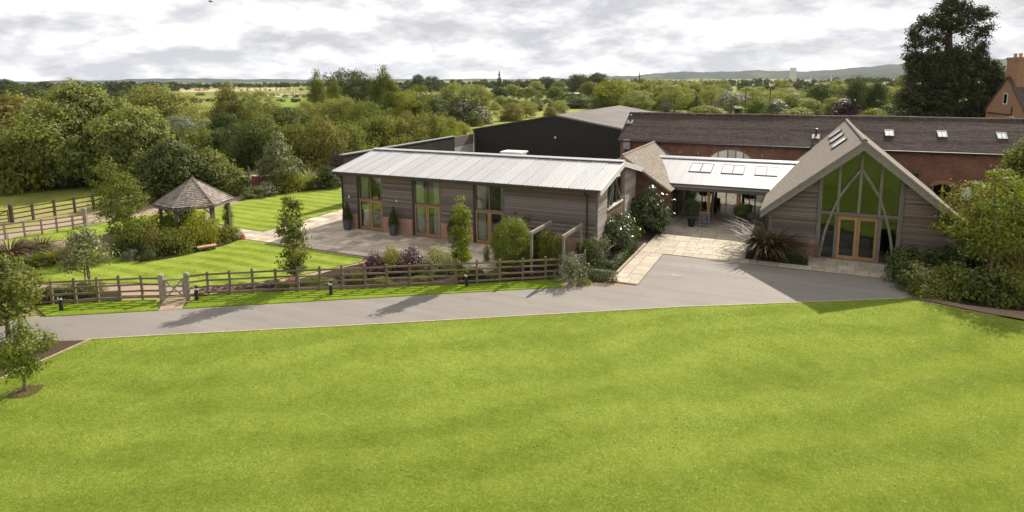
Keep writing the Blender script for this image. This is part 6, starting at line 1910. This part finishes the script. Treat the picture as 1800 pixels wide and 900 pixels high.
# ------------------------------------------------------------------ giant redwood
def redwood():
    rng = np.random.default_rng(900)
    d = ray(1655, 200)
    Yd = 88.0
    k = Yd / (d @ _f)
    base = CAM + d * k
    bx, by = base[0], base[1]
    m_px = Yd / FPX
    top = 10.5 + 141 * m_px
    cl = []
    sz = []
    rgt = np.array([_r[0], _r[1]])
    fw = np.array([-math.sin(AZ), math.cos(AZ)])

    def add(px, py, rr, n, ryk=1.0, dens=1.0):
        """a bough mass of radius rr px centred at picture offset px,py"""
        for _ in range(n):
            v = rng.normal(size=3)
            v /= np.linalg.norm(v)
            q = rng.uniform(0.2, 1) ** 0.45
            u = (px - 1655 + v[0] * rr * q) * m_px
            z = 10.5 + (139 - py + v[2] * rr * q * 0.85) * m_px
            dd = v[1] * rr * q * m_px * ryk
            cl.append((rgt[0] * u + fw[0] * dd, rgt[1] * u + fw[1] * dd, z))
            sz.append(rng.uniform(0.45, 0.95))
    for (px, py, rr, n) in ((1655, 8, 10, 18), (1643, 26, 15, 23), (1672, 24, 13, 18), (1655, 44, 20, 31), (1630, 46, 16, 21), (1690, 36, 16, 21), (1684, 58, 16, 18), (1713, 32, 13, 17), (1715, 62, 14, 18), (1609, 46, 13, 17), (1593, 62, 10, 12), (1597, 80, 14, 18), (1624, 74, 15, 17), (1653, 74, 12, 10), (1704, 84, 15, 17), (1716, 94, 10, 12),
                            (1594, 102, 12, 15), (1616, 102, 14, 17), (1638, 98, 12, 12), (1601, 120, 13, 17), (1625, 118, 15, 20), (1692, 102, 13, 13), (1672, 96, 11, 9), (1592, 122, 8, 10), (1600, 140, 9, 10),
                            (1660, 112, 22, 52), (1640, 128, 26, 62), (1685, 118, 26, 65), (1712, 118, 22, 52), (1730, 132, 22, 55), (1700, 145, 32, 93), (1660, 150, 34, 108), (1625, 152, 28, 74), (1746, 152, 18, 46), (1738, 175, 26, 77), (1725, 190, 28, 62), (1690, 180, 36, 117), (1650, 185, 36, 117), (1615, 180, 30, 77), (1590, 175, 18, 34), (1600, 205, 26, 52), (1640, 215, 36, 93), (1690, 218, 36, 93), (1735, 205, 26, 68)):
        add(px, py, rr * 1.08, n, 1.0)
    c = np.array(cl)
    s = np.array(sz)
    nl = 62
    kk = np.repeat(np.arange(len(c)), nl)
    off = rng.normal(size=(len(kk), 3)) * 0.5 * s[kk][:, None] * np.array([1, 1, 0.7])
    pos = c[kk] + off
    out = off / (np.linalg.norm(off, axis=1, keepdims=True) + 1e-9) + np.array([0, 0, 0.3])
    cm = leaf_mesh('crown', pos, out, 0.30, 0.5, L['conifer'], rng, droop=0.3)
    m = MB()
    pts = [(0, 0, -0.1), (0.05, 0, 5), (0.0, 0, 10), (0.1, 0, 14), (0, 0, 18), (0, 0, top - 1.0)]
    m.tube(pts, [1.0, 0.75, 0.6, 0.48, 0.25, 0.05], 12)
    pick = rng.choice(len(c), 90, replace=False)
    for i in pick:
        p = Vector(c[i])
        z0 = max(3.0, p.z - 0.25 * math.hypot(p.x, p.y) - 0.6)
        z0 = min(z0, top - 2)
        rr = 0.16 * (1 - z0 / top) + 0.04
        q = Vector((0, 0, z0))
        m.tube([q, q.lerp(p, 0.5) + Vector((0, 0, -0.2)), p], [rr, rr * 0.7, rr * 0.2], 5)
    tm = m.mesh('trunk', M['bark_red'], True)
    put_tree('redwood_tree', 'giant dark redwood towering over the brick barn roof', (bx, by, 0), tm, cm)


redwood()

# ------------------------------------------------------------------ brick house at the right edge
def on_y(px, py, y):
    d = ray(px, py)
    return CAM + d * ((y - CAM[1]) / d[1])


hD = 80.0
_d = ray(1766, 192)
_hp = CAM + _d * (hD / float(_d @ _f))
_u2 = np.array([_d[0], _d[1]]) / math.hypot(_d[0], _d[1])
_lf = np.array([-_u2[1], _u2[0]])
_ax = _u2 * math.cos(rad(50)) - _lf * math.sin(rad(50))
hs = thing('brick_house', 'tall red brick house with chimney rising behind the brick barn', 'house', (_hp[0], _hp[1], 0), None, math.atan2(_ax[1], _ax[0]))
hw, he, hz = 3.0, 6.2, 10.2
MB().extrude([(0, -hw, 0), (0, hw, 0), (0, hw, he), (0, 0, hz), (0, -hw, he)], (0.35, 0, 0)).build('gable_wall', M['brick_house'], hs)
MB().box(0.35, 11, -hw, -hw + 0.35, 0, he).build('wall', M['brick_house'], hs)
MB().box(0.35, 11, hw - 0.35, hw, 0, he).build('wall', M['brick_house'], hs)
hro = MB().extrude([(-0.15, -hw - 0.25, he - 0.35), (-0.15, 0, hz + 0.03), (-0.15, hw + 0.25, he - 0.35), (-0.15, hw + 0.25, he - 0.15), (-0.15, 0, hz + 0.25), (-0.15, -hw - 0.25, he - 0.15)], (11.3, 0, 0)).build('roof', M['tile_house'], hs)
chm = MB().box(0.3, 1.5, -1.0, 0.8, hz - 1.2, hz + 2.3).build('chimney', M['brick_house'], hs)
MB().box(0.22, 1.58, -1.08, 0.88, hz + 2.3, hz + 2.65).build('chimney_cap', M['brick_house'], chm)
for k in range(2):
    MB().lathe([(0.2, 0), (0.17, 0.3), (0.2, 0.35), (0.2, 0.5), (0.14, 0.5)], 10).build('chimney_pot', M['terracotta'], chm, (0.9, -0.5 + 0.8 * k, hz + 2.65))
for (y0, y1, z0, z1) in ((-0.3, 0.35, 6.9, 8.3), (-1.6, -1.0, 4.4, 5.4)):
    f = MB().box(-0.05, -0.002, y0, y1, z0, z1).build('window', M['white_paint'], hs)
    MB().box(-0.06, -0.052, y0 + 0.09, y1 - 0.09, z0 + 0.1, z1 - 0.1).build('pane', M['glass_dark'], f)
MB().tube([(-0.1, -1.2, 6.6), (-0.1, -1.2, 5.6), (-0.1, 2.6, 5.7)], [0.07] * 3, 8).build('soil_pipe', M['black_paint'], hs)

# a bird high over the fields
_b = CAM + ray(370, 3) * 45.0
bird = thing('bird', 'tiny dark bird gliding high in the sky on the left', 'bird', tuple(_b), None, 0.5)
MB().tube([(-0.16, 0, 0), (-0.08, 0, 0.01), (0.05, 0, 0.01), (0.14, 0, 0.0), (0.2, 0, -0.01)], [0.008, 0.035, 0.04, 0.022, 0.004], 8).build('body', M['black_paint'], bird)
for s_ in (-1, 1):
    MB().add([(-0.05, 0.02 * s_, 0.02), (0.07, 0.02 * s_, 0.02), (0.06, 0.18 * s_, 0.08), (-0.03, 0.2 * s_, 0.08), (-0.04, 0.36 * s_, 0.05), (0.0, 0.02 * s_, 0.0), (0.02, 0.18 * s_, 0.06)], [(0, 1, 2, 3), (3, 2, 4), (5, 1, 2, 6), (0, 5, 6, 3), (6, 2, 4), (3, 6, 4)]).build('wing', M['black_paint'], bird)

# telegraph poles behind the brick ridge
for px, ty, yb, lab in ((1309, 155, 205, 'telegraph pole with a short crossarm behind the brick ridge'), (1352, 155, 202, 'plain telegraph pole right of the one with a crossarm')):
    g = G(px, yb)
    h = height_at(g, ty)
    e = thing('telegraph_pole', lab, 'pole', (g[0], g[1], 0))
    MB().tube([(0, 0, -0.2), (0, 0, h)], [0.17, 0.13], 8).build('pole', M['bark_trunk'], e)
    if px == 1309:
        MB().beam((-2.2, 0, h - 0.5), (2.2, 0, h - 0.5), 0.14, 0.16).build('crossarm', M['bark_trunk'], e)

# ------------------------------------------------------------------ far countryside
def far_wood(name, label, seed, lines, mat, hpx=(3, 8), cat='woodland'):
    """belts of far trees that read as one mass: leaf tufts along hedge lines and woods"""
    rng = np.random.default_rng(seed)
    P, O, S_ = [], [], []
    for (x0, y0, x1, y1, n, h0, h1, wid) in lines:
        for _ in range(n):
            t = rng.uniform()
            px, py = x0 + (x1 - x0) * t, y0 + (y1 - y0) * t + rng.uniform(-wid, wid)
            g = G(px, max(py, 143.5 - 0.0073 * (px - 900)))
            dp = depth(g)
            m = dp / FPX
            h = rng.uniform(h0, h1) * m
            r = h * rng.uniform(0.45, 0.8)
            nl = int(np.clip(70 * h / m / 8, 26, 110))
            v = rng.normal(size=(nl, 3))
            v /= np.linalg.norm(v, axis=1, keepdims=True)
            q = rng.uniform(0.5, 1.05, nl)[:, None]
            p = v * q * np.array([r, r, h * 0.5]) + np.array([g[0], g[1], h * 0.48])
            P.append(p)
            O.append(v)
            S_.append(np.full(nl, h * 0.30))
    P, O, S_ = np.concatenate(P), np.concatenate(O), np.concatenate(S_)
    me = leaf_mesh(name, P, O, S_, 0.8, mat, rng, upw=0.3)
    o = mesh_obj(name, me, mat)
    tag(o, label, cat, None, 'stuff')


far_wood('far_wood', 'dark wooded skyline across the left and middle distance', 1,
         [(-100, 160, 330, 158, 260, 7, 14, 3), (0, 170, 300, 172, 160, 8, 14, 4), (300, 154, 700, 151, 260, 4, 8, 1.5), (640, 163, 800, 160, 80, 6, 12, 3), (320, 178, 560, 180, 40, 4, 7, 1),
          (700, 154, 1130, 150, 330, 5, 11, 3), (880, 166, 1130, 163, 190, 5, 10, 3), (1130, 152, 1600, 146, 330, 4, 9, 4), (1300, 160, 1600, 156, 160, 5, 11, 4), (1590, 165, 1850, 160, 120, 6, 14, 5), (0, 152, 1800, 141, 500, 2.5, 5, 1.2)], L['far'])
far_wood('far_hedges', 'paler hedge lines and scattered trees between far fields', 2,
         [(340, 168, 660, 170, 90, 3, 6, 1), (440, 172, 640, 171, 40, 3, 6, 1), (860, 172, 1100, 170, 120, 4, 9, 4), (1100, 166, 1600, 160, 200, 4, 9, 5), (300, 160, 900, 156, 140, 2, 5, 2), (0, 180, 240, 176, 80, 5, 10, 3), (880, 184, 1090, 178, 70, 5, 9, 3), (1130, 178, 1580, 172, 120, 5, 10, 4)], L['far2'], cat='hedgerow')
for nm, pts, c in (('straw_field', [(310, 158), (500, 154), (500, 159), (320, 163)], 'a'), ('straw_field', [(440, 166), (620, 163), (640, 167), (455, 172)], 'a'), ('straw_field', [(690, 165), (800, 163), (800, 167), (700, 169)], 'a')):
    sheet(nm, GP_(pts), 0.15, M.setdefault('straw', simple('straw_stubble', (0.42, 0.34, 0.20), (0.34, 0.27, 0.15), 0.02, 0.95, 0.0, 0.1)))
for pts in ([(330, 176), (650, 172), (650, 190), (360, 190)], [(1150, 178), (1240, 176), (1240, 182), (1150, 186)], [(1440, 172), (1580, 168), (1590, 184), (1460, 186)]):
    sheet('green_field', GP_(pts), 0.12, M.setdefault('field', grass_mat('field_grass', (0.13, 0.18, 0.03), (0.19, 0.24, 0.05), dry_amt=0.3)))

# hills
def hill(name, dist, prof, mat, seed):
    """a long ridge: profile given as picture x and height in pixels above the horizon"""
    r = random.Random(seed)
    vs, fs = [], []
    n = 120
    x0, x1 = prof[0][0], prof[-1][0]
    for i in range(n + 1):
        px = x0 + (x1 - x0) * i / n
        for (a, ha), (b, hb_) in zip(prof[:-1], prof[1:]):
            if a <= px <= b:
                h = ha + (hb_ - ha) * (px - a) / (b - a)
                break
        h = max(0.2, h + 0.5 * math.sin(i * 0.9) + 0.35 * math.sin(i * 2.3 + 1) + r.uniform(-.3, .3))
        d = ray(px, 140)
        d = d / math.hypot(d[0], d[1])
        for k, (dd, hh) in enumerate(((0.86, 0.0), (0.93, 0.62), (1.0, 1.0), (1.12, 0.0))):
            z = CAM[2] * 0 + h * hh * dist / FPX + (10.5 if hh == 1.0 else 0) * hh
            vs.append((CAM[0] + d[0] * dist * dd, CAM[1] + d[1] * dist * dd, z if hh else -1.0))
    for i in range(n):
        for k in range(3): fs.append((i * 4 + k, (i + 1) * 4 + k, (i + 1) * 4 + k + 1, i * 4 + k + 1))
    o = MB().add(vs, fs).build(name, mat, None, None, True)
    o['kind'] = 'structure'


def hill_mat():
    m, t = new_mat('wooded_hill')
    pos = t.n('ShaderNodeNewGeometry').outputs['Position']
    v = t.n('ShaderNodeTexVoronoi', {'Vector': pos, 'Scale': 0.0035}).outputs['Color']
    r = t.n('ShaderNodeSeparateColor', {0: v}).outputs[0]
    c = t.ramp(r, [(0.0, (0.024, 0.034, 0.022)), (0.7, (0.034, 0.043, 0.025)), (0.86, (0.07, 0.085, 0.035)), (0.95, (0.12, 0.115, 0.05))], 'CONSTANT')
    n = t.noise(pos, 0.02, 4.0, 0.6)
    c = t.mix(t.ramp(n, [(0.4, 0.0), (0.7, 0.6)]), c, (0.03, 0.042, 0.02))
    finish(t, c, 0.95, spec=0.05)
    return m


M['hill'] = hill_mat()
hill('hills', 7000, [(900, 0), (1000, 1), (1035, 3), (1055, 10), (1075, 4), (1110, 5), (1180, 11), (1260, 10), (1330, 12), (1420, 9), (1500, 14), (1580, 19), (1680, 21), (1760, 24), (1900, 22)], M['hill'], 1)
hill('hills', 8500, [(-150, 2), (100, 3), (200, 4), (300, 6), (420, 4), (520, 3), (700, 2), (950, 1), (1200, 6), (1500, 8), (1900, 10)], M['hill'], 2)
hill('hills', 4200, [(1380, 0), (1480, 3), (1580, 8), (1700, 12), (1820, 14), (1950, 12)], M['hill'], 3)

# water tower and other far buildings
g = G(1393, 146.5)
dp = depth(g)
mp = dp / FPX
wt = thing('water_tower', 'tall white water tower on legs in front of the far hills', 'water tower', (g[0], g[1], 0))
ht = height_at(g, 119)
MB().lathe([(6.0 * mp / 1.0 * 0.9, ht * 0.80), (6.0 * mp * 0.9, ht), (0, ht * 1.005)], 18).build('tank', M['white_paint'], wt)
for k in range(6):
    a = k * math.pi / 3
    MB().tube([(4.6 * mp * math.cos(a), 4.6 * mp * math.sin(a), 0), (4.6 * mp * math.cos(a), 4.6 * mp * math.sin(a), ht * 0.81)], [0.7 * mp] * 2, 6).build('leg', M['white_paint'], wt)
MB().tube([(0, 0, 0), (0, 0, ht * 0.8)], [1.0 * mp] * 2, 8).build('riser', M['white_paint'], wt)


def far_building(label, px, py, wpx, hpx, mat, roof=None, name='far_building', cat='building', gable=0.35):
    g = G(px, py)
    m = depth(g) / FPX
    e = thing(name, label, cat, (g[0], g[1], 0), None, AZ)
    w2, h = wpx * m / 2, hpx * m
    MB().box(-w2, w2, 0, w2 * 0.7, -0.3, h * (1 - gable)).build('wall', mat, e)
    MB().extrude([(-w2 * 1.02, -0.1 * w2, h * (1 - gable)), (-w2 * 1.02, w2 * 0.35, h), (-w2 * 1.02, w2 * 0.8, h * (1 - gable))], (w2 * 2.04, 0, 0)).build('roof', roof or M['tile_house'], e)
    return e


for args in (('long white farm shed in the middle distance', 1005, 168, 26, 5, M['white_paint'], M['white_paint']), ('white roofed shed left of the long white farm shed', 903, 167, 12, 4, M['white_paint'], M['white_paint']),
             ('small white building right of the long white farm shed', 1037, 165, 10, 5, M['white_paint'], M['white_paint']), ('pale house with grey roof by the far hedges', 998, 161, 10, 6, M['white_paint'], None), ('red roofed far house near the dark trees', 1030, 160, 12, 6, M['brick_house'], None),
             ('domed white shed at the end of the far farm', 1022, 172, 12, 6, M['white_paint'], M['grey_sheet']), ('long white factory under the wooded hill', 1447, 153, 24, 7, M['white_paint'], M['white_paint']), ('small white factory block right of the long factory', 1480, 153, 10, 6, M['white_paint'], M['grey_sheet']),
             ('white house left of the water tower', 1360, 152, 10, 8, M['white_paint'], None), ('brick farmhouse far left among the trees', 345, 181, 22, 7, M['brick_house'], None), ('small pale barn on the left far fields', 545, 157, 10, 5, M['white_paint'], None), ('stone village house under the left skyline', 250, 157, 9, 5, M['white_paint'], None)):
    far_building(*args)
for px, top, base, lab in ((1424, 131, 152, 'thin white far chimney right of the water tower'), (1460, 129, 150, 'slender pale far tower under the wooded hill'), (1124, 124, 150, 'thin church spire on the far skyline')):
    g = G(px, base)
    h = height_at(g, top)
    m = depth(g) / FPX
    e = thing('far_spire', lab, 'spire', (g[0], g[1], 0))
    MB().lathe([(1.2 * m, 0), (1.0 * m, h * 0.6), (0.15 * m, h)], 8).build('shaft', M['white_paint'] if px != 1124 else M['hill'], e)
    MB().box(-1.6 * m, 1.6 * m, -1.6 * m, 1.6 * m, 0, h * 0.35).build('base', M['white_paint'] if px != 1124 else M['hill'], e)
# pale timber hut and dark shed between ridge and scrub
hut = thing('small_shed', 'small dark shed with pale green roof just over the brick ridge', 'shed', G(1299, 203), None, AZ)
MB().box(-0.9, 0.9, 0, 1.6, 0, 1.9).build('wall', M['black_sheet'], hut)
MB().extrude([(-1.1, -0.2, 1.92), (1.1, -0.2, 1.92), (1.1, 1.8, 2.5), (-1.1, 1.8, 2.5)], (0, 0, 0.08)).build('roof', M['field'], hut)

# ------------------------------------------------------------------ short blades on the big lawn
def lawn_blades():
    rng = np.random.default_rng(4242)
    poly = [near[0]] + near + GP_([(1640, 535), (1720, 552), (1800, 567), (2100, 612)]) + GP_([(2700, 1300), (-900, 1300)]) + GP_([(-200, 760)]) + lawn_near_left[::-1]
    P = np.array(poly)
    n0 = 2300000
    # denser towards the camera: sample in picture space, then drop to the lawn
    out = rng.uniform(0, 1, n0) < 0.42          # a thinner cover beyond the frame
    q = rng.uniform(0, 1, n0) ** 1.6             # soft margin, no seam
    u = np.where(out, rng.uniform(-900, 2700, n0), 900 + rng.uniform(-1, 1, n0) * (930 + 620 * q))
    v = np.where(out, 525 + 775 * rng.uniform(0, 1, n0), 525 + rng.uniform(0, 1, n0) * (375 + 330 * q))
    d = _f[None, :] + _R[None, :] * ((u - PX) / FPX)[:, None] - _U[None, :] * ((v - PY) / FPX)[:, None]
    t = (0.03 - CAM[2]) / d[:, 2]
    X = CAM[0] + d[:, 0] * t
    Y = CAM[1] + d[:, 1] * t
    inside = np.zeros(n0, bool)
    j = len(P) - 1
    for i in range(len(P)):
        xi, yi, xj, yj = P[i, 0], P[i, 1], P[j, 0], P[j, 1]
        c = ((yi > Y) != (yj > Y)) & (X < (xj - xi) * (Y - yi) / (yj - yi + 1e-12) + xi)
        inside ^= c
        j = i
    X, Y = X[inside][:1250000], Y[inside][:1250000]
    dist = np.hypot(X - CAM[0], Y - CAM[1])
    # fringe over the edging
    for p, q in zip(near[:-1], near[1:]):
        m = int(60 * math.hypot(q[0] - p[0], q[1] - p[1]))
        tt = rng.uniform(0, 1, m)
        X = np.concatenate([X, p[0] + (q[0] - p[0]) * tt + rng.normal(0, 0.02, m)])
        Y = np.concatenate([Y, p[1] + (q[1] - p[1]) * tt - 0.05 + rng.normal(0, 0.03, m)])
    for p, q in zip(far[1:-1], far[2:]):
        m = int(60 * math.hypot(q[0] - p[0], q[1] - p[1]))
        tt = rng.uniform(0, 1, m)
        X = np.concatenate([X, p[0] + (q[0] - p[0]) * tt + rng.normal(0, 0.03, m)])
        Y = np.concatenate([Y, p[1] + (q[1] - p[1]) * tt + 0.05 + rng.normal(0, 0.04, m)])
    n = len(X)
    dist = np.hypot(X - CAM[0], Y - CAM[1])
    s = np.clip(dist / 24.0, 0.8, 1.5)
    band = np.sign(np.sin((-0.62 * X + 0.78 * Y) * math.pi / 1.25 + 1.4 * np.sin(X * 0.13) + 1.1 * np.sin(Y * 0.21)))
    th = rng.uniform(0, 2 * np.pi, n)
    ln = s * rng.uniform(0.022, 0.055, n)
    lx = 0.45 * np.cos(th) + band * 0.28 * 0.78
    ly = 0.45 * np.sin(th) + band * 0.28 * 0.62
    wd = s * rng.uniform(0.006, 0.011, n)
    th2 = rng.uniform(0, 2 * np.pi, n)
    z0 = np.full(n, 0.026)
    v = np.empty((n, 3, 3))
    v[:, 0] = np.stack([X - np.cos(th2) * wd, Y - np.sin(th2) * wd, z0], 1)
    v[:, 1] = np.stack([X + np.cos(th2) * wd, Y + np.sin(th2) * wd, z0], 1)
    v[:, 2] = np.stack([X + lx * ln, Y + ly * ln, z0 + ln * 0.8], 1)
    me = D.meshes.new('lawn_blades')
    me.vertices.add(n * 3)
    me.vertices.foreach_set('co', v.astype(np.float32).ravel())
    me.loops.add(n * 3)
    me.loops.foreach_set('vertex_index', np.arange(n * 3, dtype=np.int32))
    me.polygons.add(n)
    me.polygons.foreach_set('loop_start', np.arange(0, n * 3, 3, dtype=np.int32))
    me.polygons.foreach_set('loop_total', np.full(n, 3, dtype=np.int32))
    me.update(calc_edges=True)
    o = mesh_obj('lawn_blades', me, L['blade'])
    tag(o, 'short mown grass blades covering the big front lawn', 'grass', None, 'stuff')


lawn_blades()


def worm_casts():
    r = random.Random(31)
    m = MB()
    for _ in range(46):
        cx_, cy_ = r.uniform(420, 1650), r.uniform(590, 880)
        for _k in range(r.choice((1, 1, 2, 3, 6))):
            g = G(cx_ + r.gauss(0, 26), cy_ + r.gauss(0, 9))
            a = r.uniform(0.012, 0.03)
            n = 5
            k = len(m.v)
            for i in range(n):
                t = 6.283 * i / n
                m.v.append((g[0] + a * math.cos(t) * r.uniform(0.6, 1.3), g[1] + a * math.sin(t) * r.uniform(0.6, 1.3), 0.03))
            m.v.append((g[0], g[1], 0.03 + a * 0.9))
            m.f += [(k + i, k + (i + 1) % n, k + n) for i in range(n)]
    o = m.build('worm_casts', M['bark'])
    tag(o, 'scattered dark worm casts and bare specks on the big lawn', 'soil', None, 'stuff')


worm_casts()

# ------------------------------------------------------------------ air
hz_m = D.materials.new('haze')
hz_m.use_nodes = True
hn = NT(hz_m.node_tree)
vol = hn.n('ShaderNodeVolumePrincipled', {'Color': (0.80, 0.87, 0.97), 'Density': 0.00003, 'Anisotropy': 0.0})
hn.n('ShaderNodeOutputMaterial', {'Volume': vol.outputs[0]})
haze = MB().box(-9050, 9050, -420, 12050, -2.0, 330.0).build('haze', hz_m)
haze['kind'] = 'stuff'
haze['label'] = 'thin bluish summer haze lying over the whole countryside'
haze['category'] = 'haze'
sc.cycles.volume_bounces = 0
